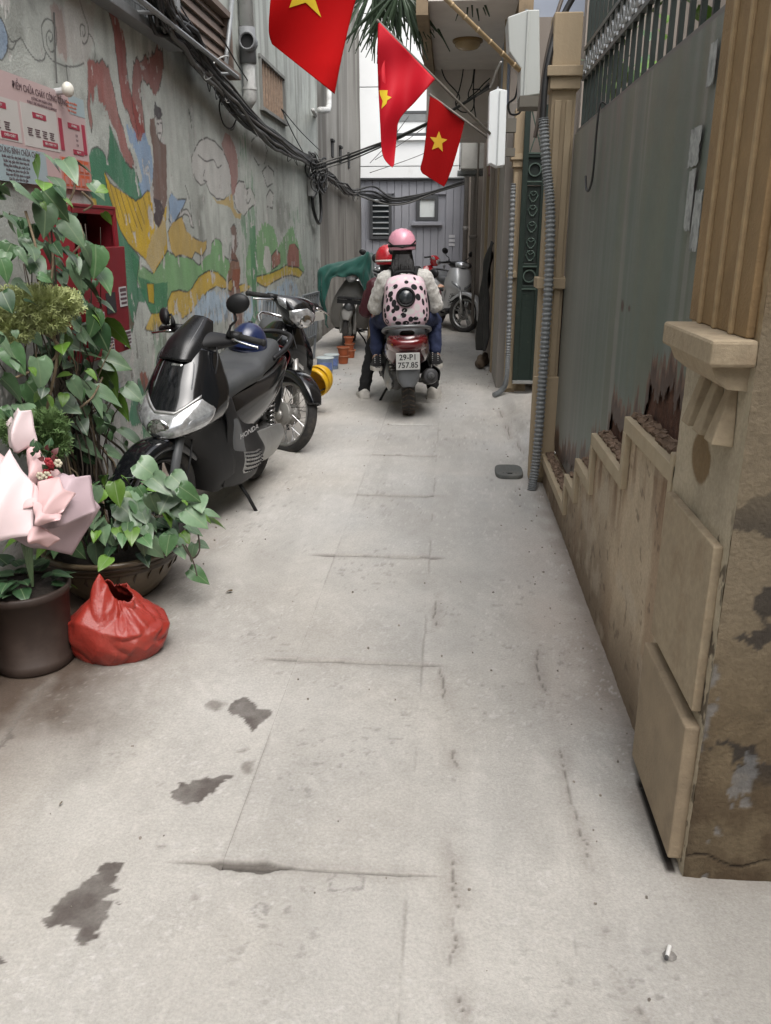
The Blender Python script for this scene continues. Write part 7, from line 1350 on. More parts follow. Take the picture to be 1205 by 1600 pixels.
# ================================================================== FLAGS
M_FLAG = mat('flag_red', (0.40, 0.002, 0.003), rough=0.85, var=0.06, scale=4, spec=0.15); M_FLAG2 = mat('flag_satin', (0.50, 0.006, 0.018), rough=0.6, var=0.06, scale=4, spec=0.25); M_FLAG3 = mat('flag_deep_red', (0.27, 0.002, 0.003), rough=0.85, var=0.06, scale=4, spec=0.15)
M_STAR = mat('flag_yellow', (0.72, 0.50, 0.02), rough=0.7, var=0.06); M_STAR3 = mat('flag_gold', (0.60, 0.36, 0.02), rough=0.7, var=0.06)
M_BAMBOO = mat('bamboo', (0.42, 0.31, 0.18), rough=0.55, var=0.2, scale=12); M_POLE = mat('grey_pole', (0.16, 0.145, 0.125), rough=0.6, var=0.2)
def curve2(pts, t):
    s = t * (len(pts) - 1); k = min(int(s), len(pts) - 2); w = s - k; P = [Vector((*p, 0)) for p in pts]
    q = crom(P[max(k - 1, 0)], P[k], P[k + 1], P[min(k + 2, len(P) - 1)], w); return q.x, q.y
def flag(label, y0, left, right, fold, star, ms, pole, joints=0, extra=None):
    t = thing('flag', label, 'flag', atY(*pole[1], y0 + pole[2]), group='red flags with a yellow star over the lane')
    def at(px, py, d=0.0): return Vector(atY(px, py, y0 + fold(px, py) + d)) - t.location
    NU, NV = 36, 44; vs = []
    for j in range(NV + 1):
        a = curve2(left, j / NV); b = curve2(right, j / NV)
        for i in range(NU + 1):
            u = i / NU; vs.append(at(a[0] + (b[0] - a[0]) * u, a[1] + (b[1] - a[1]) * u))
    w = NU + 1; cl = MB().add(vs, [(j * w + i, j * w + i + 1, (j + 1) * w + i + 1, (j + 1) * w + i) for j in range(NV) for i in range(NU)]).build('flag_cloth', ms[0], t, smooth=True, solid=0.002)
    cx = sum(p[0] for p in star) / len(star); cy = sum(p[1] for p in star) / len(star)
    per = []
    for i in range(len(star)):
        a, b = star[i], star[(i + 1) % len(star)]
        for k in range(6): per.append((a[0] + (b[0] - a[0]) * k / 6, a[1] + (b[1] - a[1]) * k / 6))
    n = len(per)
    for d in (-0.005, 0.005):
        vs = [at(cx, cy, d)]; fs = []
        for r in range(1, 5):
            for p in per: vs.append(at(cx + (p[0] - cx) * r / 4, cy + (p[1] - cy) * r / 4, d))
        for k in range(n): fs.append((0, 1 + k, 1 + (k + 1) % n))
        for r in range(3):
            for k in range(n): fs.append((1 + r * n + k, 1 + (r + 1) * n + k, 1 + (r + 1) * n + (k + 1) % n, 1 + r * n + (k + 1) % n))
        MB().add(vs, fs).build('star', ms[1], cl, smooth=True)
    p0 = Vector(atY(*pole[0], y0 + pole[3])) - t.location; p1 = Vector((0, 0, 0)); r = pole[4]
    pm_ = MB().tube([p0, p1], [r * .9, r], 8)
    pm_.build('flagpole', ms[2], t, smooth=True)
    for k in range(joints):
        q = p0 + (p1 - p0) * (k + .5) / joints; dd = (p1 - p0).normalized() * .006; MB().tube([q - dd, q, q + dd], [r, r * 1.22, r], 8).build('cane_joint', ms[2], t, smooth=True)
    if extra: extra(t, at)
    return t
flag('largest red flag with a yellow star, nearest and cut off by the top edge', 4.6, [(428, -90), (424, -20), (420, 45), (425, 69)], [(580, -90), (556, 0), (538, 80), (524, 147)] if False else [(585, -90), (556, 0), (536, 82), (523, 147)],
     lambda x, y: .05 * math.sin((x - 420) / 26 + (y) / 70) * (0.4 + min(1, max(0, y + 60) / 160)) + .03 * math.sin((x + y) / 40), [(462, -72), (470, -38), (497, -34), (482, -10), (503, 26), (484, 10), (474, -4), (452, 12), (456, -20), (436, -42), (456, -44)] if False else [(478, -62), (484, -30), (512, -34), (490, -8), (502, 27), (478, 4), (452, 12), (462, -16), (442, -36), (470, -34)],
     (M_FLAG, M_STAR, M_BAMBOO), ((560, -135), (812, 110), 0.55, -.02, .0135), 12)
flag('middle red flag folded over itself with only half its yellow star showing', 6.6, [(591, 33), (590, 100), (594, 190), (598, 242), (613, 262)], [(680, 124), (650, 158), (624, 188), (619, 225), (616, 258)],
     lambda x, y: .035 * math.sin((x - 590) / 9.0 + y / 55) * min(1, max(0, y - 60) / 90) + .02 * math.sin(y / 18.0 + x / 30), [(593, 141), (606, 141), (605, 149), (612, 152), (605, 157), (604, 162), (596, 170), (598, 158), (594, 148)],
     (M_FLAG2, M_STAR, M_POLE), ((589, 31), (766, 209), 0.6, 0.0, .011), 0,
     lambda t, at: MB().add([at(*p, d) for d in (.03,) for p in ((591, 36), (600, 60), (604, 150), (618, 230), (613, 261), (599, 243), (594, 190), (590, 100))], [(0, 1, 2, 7), (2, 3, 6, 7), (3, 4, 5, 6)]).build('folded_back', M_FLAG2, t, smooth=True, solid=.002))
flag('smallest and farthest red flag with a whole yellow star, by the long white box', 7.6, [(672, 148), (668, 190), (662, 240), (657, 262), (660, 271)], [(727, 187), (719, 220), (708, 258), (700, 280), (694, 292)],
     lambda x, y: .03 * math.sin((x - 660) / 11.0 + y / 60) * min(1, (y - 140) / 60), [(686, 205), (690, 216), (699, 218), (691, 224), (692, 237), (685, 230), (675, 234), (679, 223), (672, 214), (682, 215)],
     (M_FLAG3, M_STAR3, M_POLE), ((671, 147), (772, 222), 0.0, 0.0, .010), 0)

# ================================================================== METER BOXES, CONDUITS, PIPES, CABLES
M_BOX = mat('box_plastic', (0.46, 0.48, 0.46), rough=0.5, var=0.06, dirt=(0.32, 0.32, 0.29), dirt_amt=0.2, streak=True); M_BOXW = mat('white_box', (0.74, 0.77, 0.77), rough=0.45, var=0.05, dirt=(0.5, 0.5, 0.47), dirt_amt=0.12, streak=True)
mb_ = thing('meter_box', 'large grey white electric meter box with a slanted underside, on a post', 'meter box', (.41, 5.6, 2.25))
Mx = Matrix(((1, 0, 0, 0), (0, 0, 1, 0), (0, 1, 0, 0), (0, 0, 0, 1)))
o = MB().prism([(.298, 2.67), (.412, 2.705), (.480, 2.705), (.512, 2.26), (.392, 2.245), (.388, 2.40), (.316, 2.49)], .26, Mx, 5.52).build('box_body', M_BOX, mb_, bevel=.006); o.location = -mb_.location
o = MB().box((.418, 5.515, 2.475), (.012, .016, .45)).build('seam_strip', M_BOX, mb_, bevel=.003); o.location = -mb_.location
o = MB().cyl((.412, 5.6, 2.70), (.412, 5.6, 2.725), .010).build('bolt', M_GREYMET, mb_); o.location = -mb_.location
o = MB().box((.455, 5.60, 2.22), (.13, .2, .06)).build('bracket', mat('dull_bracket', (0.13, 0.12, 0.10), rough=.8), mb_); o.location = -mb_.location
lb = thing('meter_box', 'long bright white box hanging above the far doorway by the smallest flag', 'meter box', (.34, 7.3, 2.0))
o = MB().prism([(.272, 2.525), (.335, 2.55), (.39, 2.54), (.408, 2.535), (.414, 1.995), (.35, 1.985), (.30, 2.01), (.278, 2.0)], .22, Mx, 7.2).build('box_body', M_BOXW, lb, bevel=.004); o.location = -lb.location
o = MB().box((.352, 7.196, 2.265), (.008, .012, .53)).build('seam_strip', mat('seam_grey', (.4, .42, .42), rough=.5), lb); o.location = -lb.location
o = MB().cyl((.337, 7.25, 2.545), (.337, 7.25, 2.57), .009).build('bolt', M_GREYMET, lb); o.location = -lb.location
o = MB().box((.45, 7.35, 2.3), (.10, .08, .10)).box((.45, 7.35, 2.1), (.10, .08, .06)).build('wall_bracket', mat('dull_bracket', (0, 0, 0)), lb); o.location = -lb.location
def resample(pts, step):
    P = spline(pts, 200); out = [P[0]]; acc = 0
    for a, b in zip(P, P[1:]):
        acc += (b - a).length
        if acc >= step: out.append(b); acc = 0
    return out
def ribbed(label, pts, r, m):
    P = spline(pts, max(60, int(sum((Vector(b) - Vector(a)).length for a, b in zip(pts, pts[1:])) / .0055))); rs = [r if k % 4 < 2 else r * .80 for k in range(len(P))]
    return tag(MB().tube(P, rs, 12).build('ribbed_conduit', m, smooth=False), label, 'conduit')
M_CONDUIT = mat('grey_conduit', (0.19, 0.20, 0.205), rough=0.5, var=0.15, dirt=(0.11, 0.10, 0.09), dirt_amt=0.25)
ribbed('long grey ribbed conduit running down the near gate post to the ground', [atY(849, 185, 4.9), atY(854, 260, 4.88), atY(860, 330, 4.86), atY(858, 430, 4.84), atY(852, 530, 4.83), atY(846, 620, 4.83), atY(839, 710, 4.83), atY(831, 766, 4.78)], .0285, M_CONDUIT)
ribbed('short ribbed conduit bending out onto the lane beside the cream post', [(.545, 8.0, 1.9), (.552, 7.97, 1.2), (.565, 7.96, .5), (.56, 7.93, .16), (.52, 7.86, .06), (.44, 7.76, .025)], .026, M_CONDUIT)
M_CABLE = mat('black_cable', (0.012, 0.012, 0.012), rough=0.55, var=0.3); M_CABLE2 = mat('grey_cable', (0.10, 0.098, 0.092), rough=0.6, var=0.2); M_WHCABLE = mat('white_wire', (0.42, 0.42, 0.40), rough=0.6)
def cable(label, pts, r, m=None, n=30, k=6): return tag(MB().tube(spline(pts, n), r, k).build('cable', m or M_CABLE, smooth=True), label, 'cable')
cable('thick black cable dropping from the top into the ribbed conduit', [atY(905, -20, 5.0), atY(880, 25, 5.0), atY(862, 75, 4.95), atY(852, 130, 4.92), atY(848, 200, 4.9)], .018)
cable('thinner brownish cable beside the thick one above the conduit', [atY(885, -20, 5.05), atY(868, 30, 5.0), atY(852, 100, 4.98), atY(842, 180, 4.95), atY(836, 215, 4.95)], .011, mat('brown_cable', (0.10, 0.08, 0.065), rough=.6))
cable('black wire loop hanging below the large meter box', [atY(812, 110, 5.8), atY(806, 150, 5.8), atY(795, 162, 5.8), atY(798, 178, 5.8), atY(812, 176, 5.8), atY(818, 155, 5.8)], .007)
rc = random.Random(5)
trunk = [(-1.62, 4.9, 3.05), atX(250, 0, -1.72), atX(285, 50, -1.76), atX(325, 110, -1.78), atX(390, 185, -1.80), atX(440, 225, -1.82), atX(490, 255, -1.82)]
tail = [atX(490, 255, -1.82), atX(512, 275, -1.82), atX(545, 298, -1.83), atX(560, 300, -1.8)]
cbn = thing('cable_bundle', 'thick sagging bundle of tangled black cables along the mural wall', 'cable bundle', trunk[1], group='cable bundles on the walls')
for base, nn in ((trunk, 58), (tail, 24)):
    for i in range(nn):
        sp = .055 if nn > 20 else .07; ox = [Vector((rc.gauss(0, sp * .45), rc.gauss(0, sp * 1.0), rc.gauss(0, sp * .95))) for _ in range(6)]
        P = spline(base, 46); Q = []
        for k, p in enumerate(P):
            a = k / 45 * 5; j = min(int(a), 4); w = a - j; Q.append(p + (ox[j] * (1 - w) + ox[j + 1] * w) * (1.15 - .55 * k / 45) + Vector((0, 0, -.02 * abs(math.sin(k * .7 + i)) * (i % 3 == 0))))
        o = MB().tube(Q, rc.choice((.007, .010, .013, .018)), 5, cap=False).build('cable', rc.choice((M_CABLE, M_CABLE, M_CABLE, M_CABLE2, mat('dusty_cable', (0.055, 0.05, 0.045), rough=.7))), cbn, smooth=True); o.location = -cbn.location
for i in range(90):                                     # loose curls and ends
    p = spline(trunk[1:] + tail[1:], 60)[rc.randrange(60)]; q = p + Vector((rc.uniform(0, .05), rc.uniform(-.35, .5), -rc.uniform(.02, .16))); e = p + Vector((0, rc.uniform(.1, .6), rc.uniform(-.08, .04)))
    o = MB().tube(spline([p, q, e], 9), .0035, 4, cap=False).build('loose_wire', rc.choice((M_CABLE, M_CABLE2, M_CABLE, M_WHCABLE)), cbn, smooth=True); o.location = -cbn.location
o = MB().tube(spline([atX(345, 150, -1.83), atX(343, 170, -1.84), atX(350, 195, -1.84), atX(362, 200, -1.84), atX(370, 185, -1.83)], 16), .006, 5).build('loose_wire', M_CABLE, cbn, smooth=True); o.location = -cbn.location
cable('white wire arching from the grey wall pipe to the cable bundle', [atX(330, 105, -1.8), atX(338, 94, -1.8), atX(350, 88, -1.82), atX(358, 88, -1.85)], .006, M_WHCABLE, 14)
kn = thing('cable_knot', 'dark knot of coiled wires where the bundle meets the older wall', 'cable knot', atX(492, 262, -1.82))
for i in range(34):
    c = Vector((rc.uniform(-.02, .06), rc.uniform(-.5, .6), rc.uniform(-.22, .08))); r = rc.uniform(.05, .16); ph0 = rc.random() * 6
    MB().tube([c + Vector((.02 * math.sin(a * 2 + ph0), r * 2.2 * math.cos(a + ph0), r * math.sin(a + ph0))) for a in [k * .42 for k in range(rc.randrange(7, 15))]], rc.choice((.006, .009, .012)), 5, cap=False).build('wire_coil', rc.choice((M_CABLE, M_CABLE, M_CABLE2)), kn, smooth=True)
for i in range(3):
    x0 = .0 + i * .02; cable('grey overhead service cable crossing from the knot to the porch beam' if i == 0 else ('black overhead service cable just above the grey one' if i == 1 else 'lowest of the overhead cables crossing to the porch beam'), [atX(492, 258 + i * 5, -1.80), atY(540, 243 + i * 5, 11.4), atY(579, 229 + i * 4, 10.6), atY(625, 212 + i * 2, 9.9), atY(690, 181 + i, 9.4), atY(740, 152, 9.0), atY(764, 138 - i * 4, 8.8)], (.012, .014, .008)[i], (M_CABLE2, M_CABLE, M_CABLE2)[i], 40)
for i, (lab, dy0, dm) in enumerate((('upper black cable sagging before the grey boards', -6, 10), ('middle black cable sagging before the grey boards', 0, 16), ('lower black cable sagging before the grey boards', 3, 24), ('thin grey cable sagging lowest before the grey boards', 8, 30), ('black cable swinging highest over the small frosted window', -14, 2))):
    cable(lab, [atX(560, 302 + dy0 * .4, -1.8), atY(585, 306 + dy0, 18.0), atY(612, 308 + dm * .4, 18.0), atY(640, 306 + dm * .35, 18.0), atY(680, 298 + dm * .1, 18.0), atY(727, 285 + dy0 * .2, 17.6)], rc.choice((.014, .018, .022)), M_CABLE if i != 3 else M_CABLE2, 34)
for i, (p, q) in enumerate((((578, 270), (727, 210)), ((578, 255), (640, 180)), ((586, 250), (700, 170)))): cable(('thin wire strung across the white upper storey, lowest', 'thin wire rising steeply across the white upper storey', 'thin wire strung across the white upper storey, middle')[i], [atY(*p, 17.9), atY((p[0] + q[0]) / 2, (p[1] + q[1]) / 2 + 4, 17.8), atY(*q, 17.6)], .007, M_CABLE2, 12, 5)
for i, P in enumerate(([(690, 108), (697, 125), (718, 150), (713, 165), (722, 175), (738, 172), (742, 150)], [(724, 108), (722, 122), (718, 140), (712, 160), (716, 172)], [(741, 108), (738, 130), (732, 146), (735, 155), (748, 148), (750, 140), (738, 140)], [(742, 108), (740, 135), (741, 165), (744, 185)], [(766, 122), (755, 132), (745, 143), (730, 155)])):
    cable(('black loop of wire under the porch, leftmost', 'thin black wire hanging left under the porch', 'black coil of wire hanging in the middle under the porch', 'straight black wire hanging under the porch', 'black wire running up right under the porch')[i], [atY(a, b, 9.5 + .1 * i) for a, b in P], .007, M_CABLE, 26, 5)
cable('thin pale wire with a rag knotted to the bamboo pole', [atY(783, 97, 5.9), atY(776, 110, 6.0), atY(770, 128, 6.1), atY(766, 136, 6.2)], .008, M_WHCABLE, 12)
for i, (p, q) in enumerate((((398, 190), (270, -10)), ((440, 170), (478, 245)), ((442, 172), (500, 235)), ((345, 55), (400, 145)))):
    cable(('black stay wire running up from the bundle past the brown shutter', 'stay wire dropping from the barred window to the cables', 'outer stay wire from the barred window to the knot', 'thin wire hanging between the brown shutter and the white pipe')[i], [atX(*p, -1.84), atX((p[0] + q[0]) / 2, (p[1] + q[1]) / 2 + 3, -1.83), atX(*q, -1.84)], .006, M_CABLE, 12, 5)
# white pipe with an open tee
pp = thing('drain_pipe', 'white flaking drain pipe with an open grey tee on the mural wall', 'pipe', (-1.83, 8.3, 2.7))
M_WPIPE = mat('flaking_white_pipe', (0.50, 0.50, 0.48), rough=.6, var=.15, dirt=(0.17, 0.165, 0.155), dirt_amt=.35, dirt_scale=8); M_GPIPE = mat('grey_tee', (0.17, 0.175, 0.18), rough=.55, var=.15)
o = MB().tube([(-1.83, 8.03, 4.6), (-1.83, 8.03, 3.16)], .062, 16).build('upper_pipe', M_WPIPE, pp, smooth=True); o.location = -pp.location
o = MB().tube([(-1.83, 8.03, 2.96), (-1.83, 8.03, 2.73), (-1.83, 8.03, 2.62), (-1.88, 8.06, 2.57)], [.055, .055, .062, .058], 16).build('lower_pipe', M_WPIPE, pp, smooth=True); o.location = -pp.location
tee = MB().tube([(-1.83, 8.03, 3.18), (-1.83, 8.03, 2.90)], .072, 16).build('tee', M_GPIPE, pp, smooth=True); tee.location = -pp.location
MB().lathe([(.058, 0), (.072, 0), (.072, .12), (.058, .12)], 22, (-1.83 + .03, 7.87, 3.05), 'Y', closed_prof=True).build('tee_mouth', M_GPIPE, tee, smooth=True); MB().lathe([(0, .03), (.06, .03)], 18, (-1.80, 7.87, 3.05), 'Y').build('mouth_dark', M_DARK, tee)
for z in (2.93, 2.70): MB().lathe([(.055, -.01), (.063, -.01), (.063, .01), (.055, .01)], 16, (-1.83, 8.03, z), closed_prof=True).build('collar', M_WPIPE, tee)
tag(MB().tube([atX(364, -20, -1.86), atX(358, 50, -1.86), atX(352, 112, -1.86), atX(348, 122, -1.89)], .020, 8).build('wall_pipe', M_GREYMET, smooth=True), 'thin grey steel pipe on the wall left of the white drain pipe', 'pipe')
tag(MB().tube([atX(500, 172, -1.72), atX(512, 172, -1.72), atX(514, 166, -1.75), atX(514, 120, -1.85)], .04, 10).tube([(-1.90, 12.3, 3.02), atX(489, 172, -1.7)], .025, 8).build('wall_pipe', M_WPIPE, smooth=True), 'short pale elbow pipe at the gap between the two house walls', 'pipe')
jb = thing('junction_box', 'small grey junction box on the wall below the cable knot', 'junction box', atX(487, 292, -1.86))
MB().box((0, 0, 0), (.07, .26, .24)).build('box_body', mat('grey_box', (.28, .28, .27), rough=.6, var=.15), jb, bevel=.008); MB().tube(spline([(.01, -.03, -.11), (.02, .0, -.3), (.03, .35, -.45), (.03, .6, -.3), (.02, .55, .05), (.02, .3, .35)], 24), .022, 7).build('cable', M_CABLE, jb, smooth=True)
lh = thing('bulb', 'small white light bulb in a holder above the fire poster', 'light bulb', atX(95, 140, -1.86))
MB().ell((.035, 0, 0), (.028, .032, .034), 16, 10).build('glass', mat('white_glass', (.72, .70, .62), rough=.25), lh, smooth=True); MB().tube([(-.03, 0, -.01), (.02, 0, -.005)], .016, 10).build('holder', M_PRINT, lh); MB().tube([(-.02, .01, .03), (-.03, .05, .15), (-.03, .09, .34)], .004, 5).build('flex', M_CABLE2, lh)

# ================================================================== FIRE POSTER AND RED CABINET
ps = thing('poster', 'large pale pink fire fighting notice board on the mural wall', 'poster', (-1.885, 3.9, 1.88))
def wallbox(m, y0, y1, z0, z1, x, name, root, th=.0016):
    o = MB().box((x, (y0 + y1) / 2, (z0 + z1) / 2), (th, abs(y1 - y0), abs(z1 - z0))).build(name, m, root); o.location = -root.location; return o
M_PBG = mat('poster_pink', (0.50, 0.375, 0.365), rough=.4, var=.08, scale=2); M_PBL = mat('poster_blue', (0.34, 0.43, 0.45), rough=.4, var=.1, scale=2); M_PWH = mat('poster_white', (0.52, 0.50, 0.47), rough=.4, var=.06); M_PRED = mat('poster_red', (0.33, 0.03, 0.06), rough=.4, var=.1); M_POR = mat('poster_orange', (0.50, 0.10, 0.035), rough=.4, var=.1); M_PTXT = mat('poster_text', (0.10, 0.06, 0.07), rough=.5)
YL, YR, ZB, ZT = 3.30, 4.475, 1.672, 2.105
wallbox(M_PBG, YL, YR, ZB, ZT, -1.883, 'board', ps, .006)
wallbox(M_PBL, YL, 3.98, ZB, 1.815, -1.8794, 'blue_field', ps); wallbox(M_PWH, 3.45, 3.775, 1.835, 2.00, -1.8794, 'panel', ps); wallbox(M_PWH, 3.80, 4.14, 1.83, 2.005, -1.8794, 'panel', ps)
wallbox(mat('poster_coral', (0.45, 0.22, 0.19), rough=.4), 4.13, YR, ZB, 1.815, -1.8794, 'coral_field', ps); wallbox(M_PBL, 4.30, YR, 2.02, ZT, -1.8795, 'blue_field', ps)
TR_ = (R(90), 0, R(90))
def ptext(body, y, z, size, m=None, sx=1.0, al='CENTER'):
    o = text(body, 'lettering', size, m or M_PTXT, (-1.8778, y, z), TR_, ps, sx=sx, align=al); o.location = Vector((-1.8778, y, z)) - ps.location; return o
ptext('ĐIỂM CHỮA CHÁY CÔNG CỘNG', 4.015, 2.062, .040, sx=.88); ptext('(CÔNG AN NHÂN DÂN)', 4.01, 2.033, .018); ptext('PUBLIC FIRE PREVENTION EQUIPMENT', 4.01, 2.014, .0165)
ptext('PHƯỜNG', 3.50, 2.075, .026, M_POR); ptext('HÀNG BỘT', 3.50, 2.045, .026, M_POR) if False else ptext('VĂN PHÚC', 3.50, 2.045, .026, M_POR)
ptext('CÁCH DÙNG BÌNH CHỮA CHÁY', 3.70, 1.795, .034, sx=.9)
for k in range(6):
    n = 9; ptext(('Bước một: lắc nhẹ bình chữa cháy', 'Bước hai: giật chốt hãm kẹp chì', 'Đứng đầu hướng gió, cách 1,5 m', 'Hướng loa phun vào gốc lửa', 'Bóp van để bột phun ra ngoài', 'Khi lửa yếu tiến lại gần')[k], 3.70, 1.770 - k * .0175, .017)
def pill(y0, y1, z, h, body=None, vert=False):
    wallbox(M_PRED, y0, y1, z - h / 2, z + h / 2, -1.8782, 'red_pill', ps)
    if body: 
        o = text(body, 'lettering', min(h * .62, .024), M_PWH, (0, 0, 0), TR_, ps); o.location = Vector((-1.8768, (y0 + y1) / 2, z)) - ps.location
pill(3.54, 3.67, 1.968, .024, 'CÂY GẬY'); pill(3.90, 4.03, 1.965, .024, 'BÌNH BỘT'); pill(4.26, 4.39, 1.965, .024, 'XÀ BENG'); pill(3.60, 3.74, 1.855, .026, 'CHỮA CHÁY'); pill(3.97, 4.12, 1.855, .026, 'BÁO CHÁY 114'); pill(4.29, 4.41, 1.848, .022, 'GỌI 114')
for y in (4.175, 4.435): wallbox(M_PRED, y - .018, y + .018, 1.845, 1.985, -1.8781, 'red_pill', ps)
for y0 in (3.50, 3.58, 3.66, 3.86, 3.93, 4.00, 4.07): 
    for k in range(4): wallbox(M_PTXT, y0 - .022 + .004 * (k % 2), y0 + .024 - .005 * (k % 3), 1.903 - k * .009, 1.9075 - k * .009, -1.8780, 'print_line', ps)
for k in range(3): ptext('114', 4.345, 1.925 - k * .022, .017); ptext(('CÔNG AN PHƯỜNG', 'ĐỘI CHỮA CHÁY', 'XIN GỌI NGAY')[k], 4.325, 2.068 - k * .018, .014, M_POR)
for r_ in range(2):
    for k in range(5): y = 4.175 + k * .062; z = 1.782 - r_ * .068; wallbox(M_POR, y - .025, y + .025, z - .030, z + .030, -1.8782, 'orange_frame', ps); wallbox(mat('poster_coral', (0, 0, 0)), y - .018, y + .018, z - .022, z + .014, -1.8770, 'coral_square', ps)
fc = thing('fire_cabinet', 'open red metal fire cabinet with pasted notices on the mural wall behind the climbing plant', 'cabinet', (-1.9, 4.1, .86))
M_REDC = mat('red_cabinet', (0.215, 0.014, 0.022), rough=.4, var=.12, scale=6, dirt=(0.12, 0.02, 0.022), dirt_amt=.25); M_REDD = mat('dark_red_inside', (0.06, 0.006, 0.008), rough=.6)
Y0, Y1, Z0, Z1, XF = 3.84, 4.385, .87, 1.595, -1.735
C = lambda mb, nm, m, **k: part(mb, nm, m, fc, **k)
C(MB().box((-1.815, Y0 + .008, (Z0 + Z1) / 2), (.17, .016, Z1 - Z0)), 'side_panel', M_REDC, bevel=.003); C(MB().box((-1.815, Y1 - .008, (Z0 + Z1) / 2), (.17, .016, Z1 - Z0)), 'side_panel', M_REDC, bevel=.003)
C(MB().box((-1.815, (Y0 + Y1) / 2, Z1 - .008), (.172, Y1 - Y0 - .034, .016)), 'top_panel', M_REDC, bevel=.003); C(MB().box((-1.89, (Y0 + Y1) / 2, (Z0 + Z1) / 2), (.01, Y1 - Y0 - .034, Z1 - Z0 - .02)), 'back_panel', M_REDD)
C(MB().box((XF - .004, Y1 - .028, 1.48), (.014, .022, .20)).box((XF - .004, (Y0 + Y1) / 2, Z1 - .03), (.014, Y1 - Y0 - .06, .026)), 'door_frame', M_REDC, bevel=.002)
dr = C(MB().box((XF + .012, (Y0 + Y1) / 2 + .01, (Z0 + 1.40) / 2), (.016, Y1 - Y0 - .005, 1.40 - Z0), Euler((0, R(2), 0))), 'lower_door', M_REDC, bevel=.003)
for y, z, w, h in ((4.18, 1.345, .10, .085), (4.30, 1.30, .09, .085), (4.325, 1.15, .10, .10), (4.335, .935, .10, .08), (4.02, 1.05, .08, .09), (4.10, .93, .09, .07)):
    p = C(MB().box((XF + .0225, y, z), (.0015, w, h)), 'pasted_notice', mat('notice_paper', (.46, .45, .45), rough=.8, var=.12))
    for k in range(4): MB().box((XF + .0238, y + .002 * (k % 2), z + h * (.34 - .22 * k)), (.001, w * (.84 - .1 * (k % 2)), h * (.11 if k else .17))).build('print_line', M_PTXT, p)
C(MB().box((XF + .0225, 4.16, 1.13), (.002, .12, .10)), 'black_label', M_INK)

# ================================================================== SMALL THINGS ALONG THE LANE
cv = thing('drain_cover', 'small dark grey oval drain cover on the ground at the foot of the conduit', 'cover', (.405, 5.13, .0))
MB().prism([(.088 * math.copysign(abs(math.cos(a)) ** .55, math.cos(a)), .135 * math.copysign(abs(math.sin(a)) ** .55, math.sin(a))) for a in [i * 2 * math.pi / 28 for i in range(28)]], .026).build('lid', mat('cover_grey', (0.10, 0.105, 0.10), rough=.7, var=.2, scale=20, dirt=(.2, .19, .17), dirt_amt=.25), cv, bevel=.005)
for k in range(5): MB().box((-.04 + k * .02, .0, .0275), (.006, .16, .004)).build('rib', mat('cover_grey', (0, 0, 0)), cv)
MB().box((0, -.09, .0275), (.03, .012, .005)).build('slot', M_DARK, cv)
bt = thing('cigarette_butt', 'white cigarette butt lying in a small pit in the concrete', 'cigarette', (.497, 1.395, .012), (0, 0, R(-24)))
MB().cyl((0, -.018, 0), (0, .012, 0), .0042, n=12).build('paper_tube', mat('cig_paper', (.72, .71, .69), rough=.8), bt, smooth=False); MB().cyl((0, -.026, 0), (0, -.018, 0), .0041, n=12).build('ash_tip', mat('ash', (.08, .08, .08), rough=.9), bt)
tag(MB().lathe([(0, .0045), (.008, .004), (.013, .002), (.015, .0)], 9, (.50, 1.392, 0)).build('ash_smudge', mat('smudge', (.24, .225, .21), rough=.95, var=.5, scale=90)), 'grey smudge of ash round the cigarette butt', 'ash')
rb = random.Random(9)
gr = MB()
for i in range(340):
    y = rb.uniform(1.15, 9.5); x = rb.choice((rb.uniform(-1.7, .55), rb.uniform(-1.85, -1.1), rb.uniform(.40, .58))); s = rb.uniform(.0012, .0042) * (1 + y * .14); gr.box((x, y, .002), (s * 1.6, s * 1.2, s), Euler((rb.random() * 3, rb.random() * 3, rb.random() * 3)))
tag(gr.build('grit', mat('grit_stone', (.24, .21, .18), rough=.95, var=.6, scale=50)), 'loose grit and crumbs scattered over the concrete', None, kind='stuff')
for k in range(6):
    p = [(-1.05, 3.35), (-.95, 2.98), (-1.5, 2.05), (-1.3, 1.9), (-.9, 4.9), (-1.2, 2.2)][k % 6]; lf_ = bpy.data.objects.new('dry_leaf', leaf_mesh('dry_leaf', mat('dry_leaf_brown', (.11, .075, .04), rough=.8, var=.3), .3, .9)); COL.objects.link(lf_)
    lf_.location = (p[0] + rb.uniform(-.3, .3), p[1] + rb.uniform(-.25, .25), .012); lf_.rotation_euler = (rb.uniform(-.3, .3), rb.uniform(-.3, .3), rb.uniform(0, 6)); s = rb.uniform(.012, .03); lf_.scale = (s, s, s); tag(lf_, 'tiny dry brown leaf scrap lying ' + ('beside the glazed planter', 'in front of the glazed planter', 'left of the oil stains by the dark pot', 'in the dirt before the dark pot', 'below the black scooter', 'before the red bag')[k % 6], 'dry leaf', 'dry leaf scraps on the ground')
